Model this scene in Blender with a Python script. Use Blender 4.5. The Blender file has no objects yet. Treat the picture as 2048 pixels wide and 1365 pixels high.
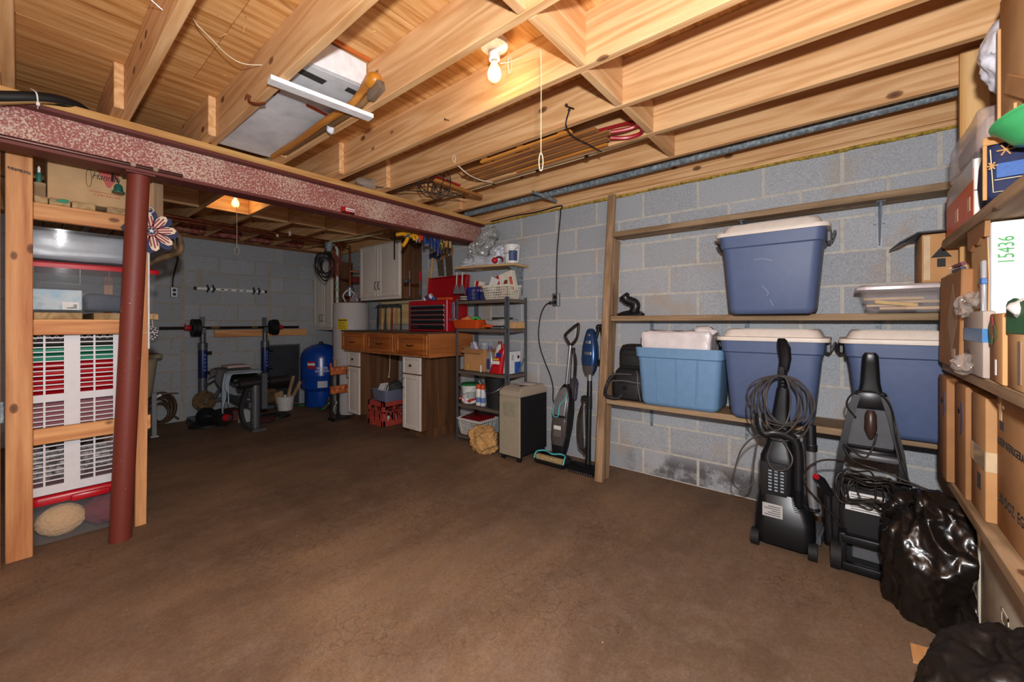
import bpy, bmesh, math, random
from mathutils import Matrix, Vector, Euler, noise as mnoise
random.seed(7)
SC = bpy.context.scene
COL = SC.collection
PI = math.pi

# ---------------------------------------------------------------- camera
# world: X = along the steel beam (to the shelf wall), Y = along the joists (to the back wall), Z up, camera above the origin
BETA = math.radians(39.365)
FPX, YH, CAMH = 809.25, 644.18, 1.20
SB, CB = math.sin(BETA), math.cos(BETA)
cam_d = bpy.data.cameras.new('camera')
cam_d.sensor_width = 36.0
cam_d.lens = FPX / 2048 * 36.0
cam_d.shift_y = -(682.5 - YH) / 2048
cam_d.clip_start = 0.02
cam = bpy.data.objects.new('camera', cam_d)
COL.objects.link(cam)
cam.location = (0, 0, CAMH)
cam.rotation_euler = (PI / 2, 0, BETA - PI / 2)
SC.camera = cam

# ---------------------------------------------------------------- world, lights, exposure
SC.view_settings.view_transform = 'Standard'
SC.view_settings.look = 'None'
SC.view_settings.gamma = 1.0
SC.view_settings.use_curve_mapping = False
SC.view_settings.exposure = 0.0
w = bpy.data.worlds.new('basement_air')
SC.world = w
w.use_nodes = True
w.node_tree.nodes['Background'].inputs[0].default_value = (0.9, 0.95, 1.0, 1)
w.node_tree.nodes['Background'].inputs[1].default_value = 0.06

def lamp(name, typ, loc, power, color=(1, 1, 1), size=0.05, rot=None):
    l = bpy.data.lights.new(name, typ)
    l.energy = power
    l.color = color
    if typ == 'AREA':
        l.shape = 'DISK'
        l.size = size
    else:
        l.shadow_soft_size = size
    o = bpy.data.objects.new(name, l)
    COL.objects.link(o)
    o.location = loc
    if rot: o.rotation_euler = rot
    return o

# the photographer's flash on the camera
lamp('camera_flash', 'POINT', (-0.02 + 0.05 * SB, -0.02 - 0.05 * CB, CAMH + 0.28), 235, (0.985, 0.985, 1.0), 0.035)

# ---------------------------------------------------------------- pixel helpers: where a sight line of the photograph meets a plane
def onX(u, v, X):
    t = (u - 1024) / FPX; d = X / (t * SB + CB)
    return Vector((X, d * (SB - t * CB), CAMH + (YH - v) / FPX * d))
def onY(u, v, Y):
    t = (u - 1024) / FPX; d = Y / (SB - t * CB)
    return Vector((d * (t * SB + CB), Y, CAMH + (YH - v) / FPX * d))
def onZ(u, v, Z):
    t = (u - 1024) / FPX; d = (Z - CAMH) * FPX / (YH - v)
    return Vector((d * (t * SB + CB), d * (SB - t * CB), Z))

# ---------------------------------------------------------------- object helpers
def props(o, label=None, cat=None, group=None, kind=None):
    if label: o['label'] = label
    if cat: o['category'] = cat
    if group: o['group'] = group
    if kind: o['kind'] = kind
    return o

def thing(name, label, cat, loc=(0, 0, 0), group=None):
    o = bpy.data.objects.new(name, None)
    COL.objects.link(o)
    o.location = loc
    o.empty_display_size = 0.05
    return props(o, label, cat, group)

def place(o, parent, c):
    """put o's origin at world point c under parent (parents are never rotated)"""
    if parent is not None:
        o.parent = parent
        p = Vector((0, 0, 0)); q = parent
        while q is not None:
            p += q.location; q = q.parent
        o.location = Vector(c) - p
    else:
        o.location = c

def T(x=0, y=0, z=0): return Matrix.Translation((x, y, z))
def RZ(a): return Matrix.Rotation(math.radians(a), 4, 'Z')
def RX(a): return Matrix.Rotation(math.radians(a), 4, 'X')
def RY(a): return Matrix.Rotation(math.radians(a), 4, 'Y')
def basis(o, x, y, z=None):
    x = Vector(x).normalized(); y = Vector(y).normalized()
    z = x.cross(y).normalized() if z is None else Vector(z).normalized()
    m = Matrix.Identity(4)
    for i in range(3):
        m[i][0], m[i][1], m[i][2], m[i][3] = x[i], y[i], z[i], o[i]
    return m

class B:
    """collects shapes (in world space, through the matrix M) into one mesh"""
    def __init__(s, M=None):
        s.bm = bmesh.new(); s.M = M or Matrix.Identity(4)
    def _x(s, vs, L=None):
        m = s.M @ L if L is not None else s.M
        for v in vs: v.co = m @ v.co
    def _merge(s, tb, L=None):
        m = s.M @ L if L is not None else s.M
        mp = {}
        for v in tb.verts: mp[v] = s.bm.verts.new(m @ v.co)
        for f in tb.faces:
            try: s.bm.faces.new([mp[v] for v in f.verts])
            except ValueError: pass
        tb.free()
        return s
    def box(s, x0, x1, y0, y1, z0, z1, bev=0.0, L=None, seg=1):
        tb = bmesh.new()
        bmesh.ops.create_cube(tb, size=1)
        for v in tb.verts:
            v.co = Vector(((x0 + x1) / 2 + v.co.x * (x1 - x0), (y0 + y1) / 2 + v.co.y * (y1 - y0), (z0 + z1) / 2 + v.co.z * (z1 - z0)))
        if bev > 0:
            bev = min(bev, 0.45 * min(abs(x1 - x0), abs(y1 - y0), abs(z1 - z0)))
            bmesh.ops.bevel(tb, geom=list(tb.edges), offset=bev, segments=seg, affect='EDGES', profile=0.5)
        return s._merge(tb, L)
    def loft(s, rings, cap0=True, cap1=True, close=False, L=None):
        m = s.M @ L if L is not None else s.M
        R = [[s.bm.verts.new(m @ Vector(p)) for p in r] for r in rings]
        n = len(R[0])
        ks = range(len(R)) if close else range(len(R) - 1)
        for k in ks:
            a, b = R[k], R[(k + 1) % len(R)]
            for i in range(n):
                j = (i + 1) % n
                try: s.bm.faces.new((a[i], a[j], b[j], b[i]))
                except ValueError: pass
        if cap0 and not close and n > 2: s.bm.faces.new(R[0][::-1])
        if cap1 and not close and n > 2: s.bm.faces.new(R[-1])
        return s
    def tube(s, pts, r, seg=8, close=False, L=None, caps=True):
        pts = [Vector(p) for p in pts]
        n = len(pts); rings = []
        nrm = None
        for i, p in enumerate(pts):
            if close: t = pts[(i + 1) % n] - pts[i - 1]
            elif i == 0: t = pts[1] - p
            elif i == n - 1: t = p - pts[i - 1]
            else: t = (pts[i + 1] - p).normalized() + (p - pts[i - 1]).normalized()
            if t.length < 1e-9: t = Vector((0, 0, 1))
            t.normalize()
            if nrm is None:
                nrm = t.cross(Vector((0, 0, 1)))
                if nrm.length < 0.05: nrm = t.cross(Vector((1, 0, 0)))
            nrm = nrm - t * nrm.dot(t)
            if nrm.length < 1e-6: nrm = t.orthogonal()
            nrm.normalize()
            b = t.cross(nrm)
            rr = r[i] if isinstance(r, (list, tuple)) else r
            rings.append([p + (nrm * math.cos(2 * PI * k / seg) + b * math.sin(2 * PI * k / seg)) * rr for k in range(seg)])
        return s.loft(rings, caps, caps, close, L)
    def cyl(s, p0, p1, r0, r1=None, seg=16, L=None):
        return s.tube([p0, p1], [r0, r0 if r1 is None else r1], seg, L=L)
    def lathe(s, prof, c=(0, 0, 0), seg=24, L=None, cap=True):
        """prof: list of (radius, z)"""
        rings = [[(c[0] + max(r, 1e-4) * math.cos(2 * PI * k / seg), c[1] + max(r, 1e-4) * math.sin(2 * PI * k / seg), c[2] + z) for k in range(seg)] for r, z in prof]
        return s.loft(rings, cap, cap, L=L)
    def prism(s, outline, d, L=None):
        """outline of (x, y) in local XY extruded to z = d"""
        a = [(p[0], p[1], 0) for p in outline]; b = [(p[0], p[1], d) for p in outline]
        return s.loft([a, b], L=L)
    def quad(s, a, b, c, d):
        vs = [s.bm.verts.new(s.M @ Vector(p)) for p in (a, b, c, d)]
        s.bm.faces.new(vs); return s
    def ball(s, c, r, sub=2, sq=(1, 1, 1), L=None):
        tb = bmesh.new()
        bmesh.ops.create_icosphere(tb, subdivisions=sub, radius=1)
        for v in tb.verts: v.co = Vector((c[0] + v.co.x * r * sq[0], c[1] + v.co.y * r * sq[1], c[2] + v.co.z * r * sq[2]))
        return s._merge(tb, L)
    def to(s, name, m, parent=None, label=None, cat=None, group=None, kind=None, smooth=35, origin=None):
        bm = s.bm
        bmesh.ops.recalc_face_normals(bm, faces=bm.faces)
        xs = [v.co for v in bm.verts]
        lo = Vector((min(v.x for v in xs), min(v.y for v in xs), min(v.z for v in xs)))
        hi = Vector((max(v.x for v in xs), max(v.y for v in xs), max(v.z for v in xs)))
        c = (lo + hi) / 2
        if parent is None: c.z = lo.z
        if origin is not None: c = Vector(origin)
        for v in bm.verts: v.co -= c
        me = bpy.data.meshes.new(name)
        bm.to_mesh(me); bm.free()
        if isinstance(m, (list, tuple)):
            for q in m: me.materials.append(q)
        else: me.materials.append(m)
        if smooth:
            me.shade_smooth()
            me.set_sharp_from_angle(angle=math.radians(smooth))
        o = bpy.data.objects.new(name, me)
        COL.objects.link(o)
        place(o, parent, c)
        return props(o, label, cat, group, kind)

def copy_tree(o, delta, parent=None, label=None):
    c = o.copy(); COL.objects.link(c)
    if parent is None:
        c.location = o.location + Vector(delta)
        if label: c['label'] = label
    else: c.parent = parent
    for ch in o.children: copy_tree(ch, delta, c)
    return c

def rrect(w, d, r, n=4, cx=0, cy=0, z=0):
    """rounded rectangle ring"""
    r = min(r, w / 2 - 1e-4, d / 2 - 1e-4); out = []
    for q, (sx, sy) in enumerate(((1, 1), (-1, 1), (-1, -1), (1, -1))):
        for k in range(n + 1):
            a = PI / 2 * q + PI / 2 * k / n
            out.append((cx + sx * (w / 2 - r) + r * math.cos(a), cy + sy * (d / 2 - r) + r * math.sin(a), z))
    return out

def text(name, s, size, m, M, parent, ext=0.0004, align='CENTER', shear=0, sx=1.0, label=None):
    cu = bpy.data.curves.new(name, 'FONT')
    cu.body = s; cu.size = size; cu.extrude = ext; cu.align_x = align; cu.align_y = 'CENTER'; cu.shear = shear
    cu.resolution_u = 2
    tmp = bpy.data.objects.new(name, cu)
    me = bpy.data.meshes.new_from_object(tmp)
    bpy.data.objects.remove(tmp); bpy.data.curves.remove(cu)
    me.name = name
    me.materials.clear(); me.materials.append(m)
    R = M.to_3x3()
    for v in me.vertices: v.co = R @ Vector((v.co.x * sx, v.co.y, v.co.z))
    o = bpy.data.objects.new(name, me)
    COL.objects.link(o)
    place(o, parent, M.to_translation())
    o['kind'] = 'stuff'
    if label: o['label'] = label
    return o

def spline(pts, n=8, close=False):
    """Catmull-Rom through pts"""
    P = [Vector(p) for p in pts]; out = []; N = len(P)
    for i in range(N if close else N - 1):
        p0 = P[i - 1] if (i > 0 or close) else P[0]; p1 = P[i]; p2 = P[(i + 1) % N]
        p3 = P[(i + 2) % N] if (close or i + 2 < N) else P[-1]
        for k in range(n):
            t = k / n
            out.append(0.5 * ((2 * p1) + (p2 - p0) * t + (2 * p0 - 5 * p1 + 4 * p2 - p3) * t * t + (3 * p1 - p0 - 3 * p2 + p3) * t ** 3))
    if not close: out.append(P[-1])
    return out

def crumple(bm_owner, amp, scale, seed=0, ridge=0.0):
    """wrinkle every vertex of a B along its normal"""
    bm = bm_owner.bm
    bm.normal_update()
    off = Vector((seed * 3.1, seed * 1.7, seed * 2.3))
    for v in bm.verts:
        p = (v.co + off) * scale
        h = mnoise.noise(p) + 0.5 * mnoise.noise(p * 2.1) + 0.3 * mnoise.noise(p * 4.3)
        if ridge: h += ridge * (0.5 - abs(mnoise.noise(p * 1.6)))
        v.co += v.normal * (h * amp)
    return bm_owner

# ---------------------------------------------------------------- materials
MATS = {}
def lin(c):
    if isinstance(c, str):
        c = [int(c[i:i + 2], 16) / 255 for i in (0, 2, 4)]
        c = [x / 12.92 if x <= 0.04045 else ((x + 0.055) / 1.055) ** 2.4 for x in c]
    return (c[0], c[1], c[2], 1)
def base_mat(name):
    m = bpy.data.materials.new(name); m.use_nodes = True
    nt = m.node_tree; bs = nt.nodes['Principled BSDF']
    MATS[name] = m
    return m, nt, bs
def N(nt, t, **kw):
    n = nt.nodes.new(t)
    for k, v in kw.items():
        if isinstance(v, bpy.types.NodeSocket): nt.links.new(v, n.inputs[k])
        elif k in n.inputs: n.inputs[k].default_value = v
        else: setattr(n, k, v)
    return n
def ramp(nt, fac, stops):
    r = nt.nodes.new('ShaderNodeValToRGB')
    while len(r.color_ramp.elements) < len(stops): r.color_ramp.elements.new(0.5)
    for e, (p, c) in zip(r.color_ramp.elements, stops): e.position = p; e.color = lin(c)
    nt.links.new(fac, r.inputs[0]); return r.outputs[0]
def mix(nt, fac, a, b, mode='MIX'):
    n = nt.nodes.new('ShaderNodeMix'); n.data_type = 'RGBA'; n.blend_type = mode
    for s, v in ((n.inputs[0], fac), (n.inputs[6], a), (n.inputs[7], b)):
        if isinstance(v, bpy.types.NodeSocket): nt.links.new(v, s)
        elif isinstance(v, (int, float)): s.default_value = v
        else: s.default_value = lin(v)
    return n.outputs[2]
def objco(nt, scale=(1, 1, 1), rnd=9.0):
    tc = nt.nodes.new('ShaderNodeTexCoord'); oi = nt.nodes.new('ShaderNodeObjectInfo')
    mp = nt.nodes.new('ShaderNodeMapping')
    mu = nt.nodes.new('ShaderNodeMath'); mu.operation = 'MULTIPLY'; mu.inputs[1].default_value = rnd
    nt.links.new(oi.outputs['Random'], mu.inputs[0])
    ad = nt.nodes.new('ShaderNodeVectorMath'); ad.operation = 'ADD'
    nt.links.new(tc.outputs['Object'], ad.inputs[0]); nt.links.new(mu.outputs[0], ad.inputs[1])
    nt.links.new(ad.outputs[0], mp.inputs[0]); mp.inputs['Scale'].default_value = scale
    return mp.outputs[0], oi.outputs['Random'], ad.outputs[0]
def bump(nt, bs, h, strength=0.3, dist=0.01):
    b = nt.nodes.new('ShaderNodeBump'); b.inputs['Strength'].default_value = strength; b.inputs['Distance'].default_value = dist
    nt.links.new(h, b.inputs['Height']); nt.links.new(b.outputs[0], bs.inputs['Normal'])

def bagify(o, amp, scale, seed=0, zs=0.5):
    """sharp creases of thin plastic or cloth, running mostly up and down"""
    bm = o.bm
    bm.normal_update()
    off = Vector((seed * 2.7, seed * 1.3, seed * 4.1))
    for v in bm.verts:
        p = Vector((v.co.x, v.co.y, v.co.z * zs)) * scale + off
        q = p + Vector((mnoise.noise(p * 1.7), mnoise.noise(p * 1.7 + off), mnoise.noise(p * 1.7 - off))) * 0.5
        h = (1 - 2.2 * abs(mnoise.noise(q))) * 0.6 + (1 - 2.2 * abs(mnoise.noise(q * 2.3))) * 0.35 + (1 - 2.2 * abs(mnoise.noise(q * 4.9))) * 0.18 - 0.5
        v.co += v.normal * (h * amp)
    return o

def plain(name, c, rough=0.5, metal=0.0, var=0.06, scale=25, bmp=0.0, trans=0.0, emit=None, estr=0.0, spec=0.5, coat=0.0, alpha=1.0, ior=1.45):
    if name in MATS: return MATS[name]
    m, nt, bs = base_mat(name)
    co, rnd, _ = objco(nt)
    nz = N(nt, 'ShaderNodeTexNoise', Vector=co, Scale=scale, Detail=4.0)
    col = lin(c)
    dk = [x * (1 - var * 2) for x in col[:3]]; lt = [min(1, x * (1 + var * 1.2)) for x in col[:3]]
    nt.links.new(ramp(nt, nz.outputs[0], [(0.3, dk), (0.7, lt)]), bs.inputs['Base Color'])
    bs.inputs['Roughness'].default_value = rough
    bs.inputs['Metallic'].default_value = metal
    bs.inputs['Specular IOR Level'].default_value = spec
    bs.inputs['Coat Weight'].default_value = coat
    bs.inputs['IOR'].default_value = ior
    if trans: bs.inputs['Transmission Weight'].default_value = trans
    if alpha < 1: bs.inputs['Alpha'].default_value = alpha
    if emit:
        bs.inputs['Emission Color'].default_value = lin(emit); bs.inputs['Emission Strength'].default_value = estr
    if bmp: bump(nt, bs, nz.outputs[0], bmp, 0.004)
    return m

def wood(name, light, dark, axis='Y', ring=1.0, knots=0.0, rough=0.6, knotc='5a3018', grain=0.5, stain=0.0):
    """long grain along axis, growth-ring figure and a few knots"""
    if name in MATS: return MATS[name]
    m, nt, bs = base_mat(name)
    sc = {'X': (0.55, 9, 9), 'Y': (9, 0.55, 9), 'Z': (9, 9, 0.55)}[axis]
    co, rnd, raw = objco(nt, sc)
    warp = N(nt, 'ShaderNodeTexNoise', Vector=co, Scale=0.7, Detail=2.0)
    wv = N(nt, 'ShaderNodeMath', operation='MULTIPLY'); nt.links.new(warp.outputs[0], wv.inputs[0]); wv.inputs[1].default_value = 34.0 * ring
    sn = N(nt, 'ShaderNodeMath', operation='SINE'); nt.links.new(wv.outputs[0], sn.inputs[0])
    sn2 = N(nt, 'ShaderNodeMath', operation='MULTIPLY_ADD'); nt.links.new(sn.outputs[0], sn2.inputs[0]); sn2.inputs[1].default_value = 0.5; sn2.inputs[2].default_value = 0.5
    fine = N(nt, 'ShaderNodeTexNoise', Vector=co, Scale=7.0, Detail=5.0, Roughness=0.65)
    a = N(nt, 'ShaderNodeMath', operation='MULTIPLY'); nt.links.new(sn2.outputs[0], a.inputs[0]); a.inputs[1].default_value = 0.30 * grain * 2
    b2 = N(nt, 'ShaderNodeMath', operation='MULTIPLY'); nt.links.new(fine.outputs[0], b2.inputs[0]); b2.inputs[1].default_value = 1.0 - 0.30 * grain * 2
    f = N(nt, 'ShaderNodeMath', operation='ADD'); nt.links.new(a.outputs[0], f.inputs[0]); nt.links.new(b2.outputs[0], f.inputs[1])
    col = ramp(nt, f.outputs[0], [(0.22, light), (0.80, dark)])
    # board to board tone
    hs = N(nt, 'ShaderNodeHueSaturation', Color=col)
    mr = N(nt, 'ShaderNodeMapRange'); nt.links.new(rnd, mr.inputs[0]); mr.inputs[3].default_value = 0.90; mr.inputs[4].default_value = 1.06
    nt.links.new(mr.outputs[0], hs.inputs['Value'])
    col = hs.outputs[0]
    if stain:
        sn_ = N(nt, 'ShaderNodeTexNoise', Vector=raw, Scale=3.1, Detail=5.0, Roughness=0.6)
        sf = ramp(nt, sn_.outputs[0], [(0.50, (0, 0, 0)), (0.68, (stain, stain, stain))])
        col = mix(nt, sf, col, '6b5138', 'MIX')
    if knots:
        ks = {'X': (3.6, 6.5, 6.5), 'Y': (6.5, 3.6, 6.5), 'Z': (6.5, 6.5, 3.6)}[axis]
        mp = N(nt, 'ShaderNodeMapping', Vector=raw); mp.inputs['Scale'].default_value = ks
        vo = N(nt, 'ShaderNodeTexVoronoi', Vector=mp.outputs[0], Scale=1.0)
        kf = ramp(nt, vo.outputs['Distance'], [(0.0, (1, 1, 1)), (0.05 * knots + 0.04, (0.75, 0.75, 0.75)), (0.06 * knots + 0.06, (0, 0, 0))])
        col = mix(nt, kf, col, knotc)
    nt.links.new(col, bs.inputs['Base Color'])
    bs.inputs['Roughness'].default_value = rough
    bs.inputs['Specular IOR Level'].default_value = 0.3
    bump(nt, bs, f.outputs[0], 0.15, 0.003)
    return m

def block_mat(name, c_lo, c_hi, stain='8d7458', stain_amt=0.0, wet=0.0):
    m, nt, bs = base_mat(name)
    co, rnd, raw = objco(nt)
    tc = nt.nodes.new('ShaderNodeNewGeometry')
    fine = N(nt, 'ShaderNodeTexNoise', Vector=co, Scale=150.0, Detail=3.0, Roughness=0.8)
    big = N(nt, 'ShaderNodeTexNoise', Vector=tc.outputs['Position'], Scale=2.6, Detail=6.0, Roughness=0.6)
    c = ramp(nt, fine.outputs[0], [(0.30, c_lo), (0.72, c_hi)])
    v = N(nt, 'ShaderNodeMapRange'); nt.links.new(rnd, v.inputs[0]); v.inputs[3].default_value = 0.92; v.inputs[4].default_value = 1.07
    hs = N(nt, 'ShaderNodeHueSaturation', Color=c); nt.links.new(v.outputs[0], hs.inputs['Value'])
    c = hs.outputs[0]
    c = mix(nt, ramp(nt, big.outputs[0], [(0.58, (0, 0, 0)), (0.70, (stain_amt,) * 3)]), c, stain)
    if wet:
        sx = N(nt, 'ShaderNodeSeparateXYZ', Vector=tc.outputs['Position'])
        b3 = N(nt, 'ShaderNodeTexNoise', Vector=tc.outputs['Position'], Scale=3.4, Detail=7.0, Roughness=0.7)
        hz = N(nt, 'ShaderNodeMapRange'); nt.links.new(sx.outputs[2], hz.inputs[0]); hz.inputs[1].default_value = 0.25; hz.inputs[2].default_value = 0.12
        hz.inputs[3].default_value = 0.0; hz.inputs[4].default_value = 1.0
        mm = N(nt, 'ShaderNodeMath', operation='MULTIPLY'); nt.links.new(hz.outputs[0], mm.inputs[0])
        nt.links.new(ramp(nt, b3.outputs[0], [(0.42, (0, 0, 0)), (0.53, (wet,) * 3)]), mm.inputs[1])
        ym = N(nt, 'ShaderNodeMapRange', interpolation_type='SMOOTHSTEP'); nt.links.new(sx.outputs[1], ym.inputs[0]); ym.inputs[1].default_value = 1.45; ym.inputs[2].default_value = 1.2
        m2 = N(nt, 'ShaderNodeMath', operation='MULTIPLY'); nt.links.new(mm.outputs[0], m2.inputs[0]); nt.links.new(ym.outputs[0], m2.inputs[1])
        c = mix(nt, m2.outputs[0], c, '3a3330')
    nt.links.new(c, bs.inputs['Base Color'])
    bs.inputs['Roughness'].default_value = 0.95; bs.inputs['Specular IOR Level'].default_value = 0.1
    bump(nt, bs, fine.outputs[0], 0.5, 0.003)
    return m

def mottled(name, stops, scale=6.0, rough=0.8, detail=8.0, stretch=(1, 1, 1), bmp=0.2, spec=0.3, bdist=0.004, world=False):
    if name in MATS: return MATS[name]
    m, nt, bs = base_mat(name)
    co, rnd, raw = objco(nt, stretch)
    nz = N(nt, 'ShaderNodeTexNoise', Vector=co, Scale=scale, Detail=detail, Roughness=0.65)
    nt.links.new(ramp(nt, nz.outputs[0], stops), bs.inputs['Base Color'])
    bs.inputs['Roughness'].default_value = rough; bs.inputs['Specular IOR Level'].default_value = spec
    if bmp: bump(nt, bs, nz.outputs[0], bmp, bdist)
    return m

def floor_mat():
    m, nt, bs = base_mat('concrete_floor')
    co, rnd, raw = objco(nt, rnd=0)
    big = N(nt, 'ShaderNodeTexNoise', Vector=co, Scale=0.8, Detail=7.0, Roughness=0.62, Distortion=0.4)
    st = N(nt, 'ShaderNodeMapping', Vector=co); st.inputs['Scale'].default_value = (0.8, 3.2, 1); st.inputs['Rotation'].default_value = (0, 0, math.radians(10))
    sw = N(nt, 'ShaderNodeTexNoise', Vector=st.outputs[0], Scale=1.1, Detail=7.0, Roughness=0.65)
    fine = N(nt, 'ShaderNodeTexNoise', Vector=co, Scale=95.0, Detail=4.0, Roughness=0.8)
    mid = N(nt, 'ShaderNodeTexNoise', Vector=co, Scale=9.0, Detail=6.0, Roughness=0.7)
    c = ramp(nt, big.outputs[0], [(0.30, '574636'), (0.46, '6f5947'), (0.60, '80664e'), (0.75, '917760')])
    c = mix(nt, ramp(nt, sw.outputs[0], [(0.42, (0, 0, 0)), (0.66, (0.45, 0.45, 0.45))]), c, '4d3a2e')
    c = mix(nt, ramp(nt, mid.outputs[0], [(0.46, (0, 0, 0)), (0.70, (0.40, 0.40, 0.40))]), c, '7f6d60')
    c = mix(nt, 0.6, c, ramp(nt, fine.outputs[0], [(0.25, (0.26, 0.26, 0.26)), (0.75, (0.74, 0.73, 0.72))]), 'OVERLAY')
    ce_ = N(nt, 'ShaderNodeTexVoronoi', feature='DISTANCE_TO_EDGE', Vector=N(nt, 'ShaderNodeVectorMath', operation='MULTIPLY_ADD').outputs[0], Scale=15.0)
    wn_ = ce_.inputs['Vector'].links[0].from_node
    nz = N(nt, 'ShaderNodeTexNoise', Vector=co, Scale=12.0, Detail=3.0)
    nt.links.new(nz.outputs['Color'], wn_.inputs[0]); wn_.inputs[1].default_value = (0.12, 0.12, 0.12); nt.links.new(co, wn_.inputs[2])
    area = N(nt, 'ShaderNodeTexNoise', Vector=co, Scale=1.6, Detail=2.0)
    cr = N(nt, 'ShaderNodeMath', operation='MULTIPLY')
    nt.links.new(ramp(nt, ce_.outputs['Distance'], [(0.0, (1, 1, 1)), (0.035, (0, 0, 0))]), cr.inputs[0])
    nt.links.new(ramp(nt, area.outputs[0], [(0.46, (0, 0, 0)), (0.64, (0.55, 0.55, 0.55))]), cr.inputs[1])
    c = mix(nt, cr.outputs[0], c, '3c2c22')
    vo = N(nt, 'ShaderNodeTexVoronoi', Vector=co, Scale=7.0)
    c = mix(nt, ramp(nt, vo.outputs['Distance'], [(0.0, (0.7,) * 3), (0.022, (0.6,) * 3), (0.03, (0, 0, 0))]), c, 'b9a898')
    nt.links.new(c, bs.inputs['Base Color'])
    rr = ramp(nt, big.outputs[0], [(0.3, (0.55,) * 3), (0.7, (0.8,) * 3)])
    nt.links.new(rr, bs.inputs['Roughness'])
    bs.inputs['Specular IOR Level'].default_value = 0.25
    bump(nt, bs, fine.outputs[0], 0.25, 0.003)
    return m

def ply_mat():
    m, nt, bs = base_mat('plywood_subfloor')
    co, rnd, raw = objco(nt, (0.8, 11, 1))
    gr = N(nt, 'ShaderNodeTexNoise', Vector=co, Scale=2.2, Detail=6.0, Roughness=0.7)
    big = N(nt, 'ShaderNodeTexNoise', Vector=raw, Scale=0.9, Detail=4.0)
    c = ramp(nt, gr.outputs[0], [(0.28, 'eabf86'), (0.46, 'd8a468'), (0.58, 'be8448'), (0.74, '7e5028')])
    c = mix(nt, ramp(nt, big.outputs[0], [(0.4, (0, 0, 0)), (0.75, (0.5,) * 3)]), c, 'd59a60')
    st = N(nt, 'ShaderNodeMapping', Vector=raw); st.inputs['Scale'].default_value = (2.2, 9, 1)
    vo = N(nt, 'ShaderNodeTexNoise', Vector=st.outputs[0], Scale=1.1, Detail=2.0)
    c = mix(nt, ramp(nt, vo.outputs[0], [(0.70, (0, 0, 0)), (0.76, (0.7,) * 3)]), c, '5a3416')
    nt.links.new(c, bs.inputs['Base Color'])
    bs.inputs['Roughness'].default_value = 0.7; bs.inputs['Specular IOR Level'].default_value = 0.25
    bump(nt, bs, gr.outputs[0], 0.2, 0.004)
    return m

def peeling_mat(name, paint, under, thr=0.5, scale=55, amt=1.0):
    """red primer with flaked dusty patches"""
    m, nt, bs = base_mat(name)
    co, rnd, raw = objco(nt, (1, 1, 1), 3)
    nz = N(nt, 'ShaderNodeTexNoise', Vector=co, Scale=scale, Detail=6.0, Roughness=0.62, Distortion=0.6)
    bg = N(nt, 'ShaderNodeTexNoise', Vector=co, Scale=2.4, Detail=4.0)
    s = N(nt, 'ShaderNodeMath', operation='MULTIPLY_ADD'); nt.links.new(bg.outputs[0], s.inputs[0]); s.inputs[1].default_value = 0.35; nt.links.new(nz.outputs[0], s.inputs[2])
    f = ramp(nt, s.outputs[0], [(thr, (0, 0, 0)), (thr + 0.05, (amt,) * 3)])
    c = mix(nt, f, paint, under)
    nt.links.new(c, bs.inputs['Base Color'])
    bs.inputs['Roughness'].default_value = 0.55
    bump(nt, bs, s.outputs[0], 0.3, 0.003)
    return m

def carton(name, c='b58a5e', var=0.05):
    if name in MATS: return MATS[name]
    m, nt, bs = base_mat(name)
    co, rnd, raw = objco(nt)
    wv = N(nt, 'ShaderNodeTexNoise', Vector=co, Scale=9.0, Detail=5.0)
    col = lin(c)
    c1 = ramp(nt, wv.outputs[0], [(0.3, [x * 0.86 for x in col[:3]]), (0.7, [x * 1.08 for x in col[:3]])])
    hs = N(nt, 'ShaderNodeHueSaturation', Color=c1)
    mr = N(nt, 'ShaderNodeMapRange'); nt.links.new(rnd, mr.inputs[0]); mr.inputs[3].default_value = 0.88; mr.inputs[4].default_value = 1.08
    nt.links.new(mr.outputs[0], hs.inputs['Value'])
    nt.links.new(hs.outputs[0], bs.inputs['Base Color'])
    bs.inputs['Roughness'].default_value = 0.75; bs.inputs['Specular IOR Level'].default_value = 0.25
    return m

def film(name, c, rough=0.15, alpha=0.35, bmp=0.4, scale=18):
    """thin see-through plastic"""
    if name in MATS: return MATS[name]
    m = plain(name, c, rough, var=0.02, scale=scale, bmp=bmp, alpha=alpha)
    return m

M_JOIST = wood('spruce_joist', 'e9bd8a', 'c48c56', 'Y', 1.5, 1.1, 0.6)
M_JOISTX = wood('spruce_blocking', 'ebc08e', 'c88f58', 'X', 1.4, 0.6, 0.6)
M_POST = wood('fir_post', 'd9a06a', 'a8653a', 'Z', 1.0, 0.8, 0.6)
M_POSTX = wood('fir_rail', 'd9a26a', 'ab6a3c', 'X', 1.0, 0.8, 0.6)
M_OLDZ = wood('weathered_stud', 'b09070', '7a5e42', 'Z', 1.0, 0.6, 0.7, stain=0.5)
M_OLDY = wood('weathered_board', 'ab9070', '735a3e', 'Y', 1.2, 0.7, 0.7, stain=0.5)
M_OLDX = wood('weathered_board_across', 'b09270', '765a3c', 'X', 1.2, 0.7, 0.7, stain=0.5)
M_PLY = ply_mat()
M_BLOCK = block_mat('concrete_block', '8a8d92', 'bfc2c6', 'ad9678', 0.55, 0.75)
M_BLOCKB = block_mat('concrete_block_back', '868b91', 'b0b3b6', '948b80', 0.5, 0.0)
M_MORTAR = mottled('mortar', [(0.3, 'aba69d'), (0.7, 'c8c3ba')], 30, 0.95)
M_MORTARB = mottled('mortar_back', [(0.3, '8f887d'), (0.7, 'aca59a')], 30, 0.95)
M_FLOOR = floor_mat()
M_PRIMER = peeling_mat('peeling_red_primer', '94504a', 'c6ac9a', 0.652, 100)
M_FLANGE = peeling_mat('red_primer_flange', '5f2620', '9a7a66', 0.86, 60)
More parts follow.
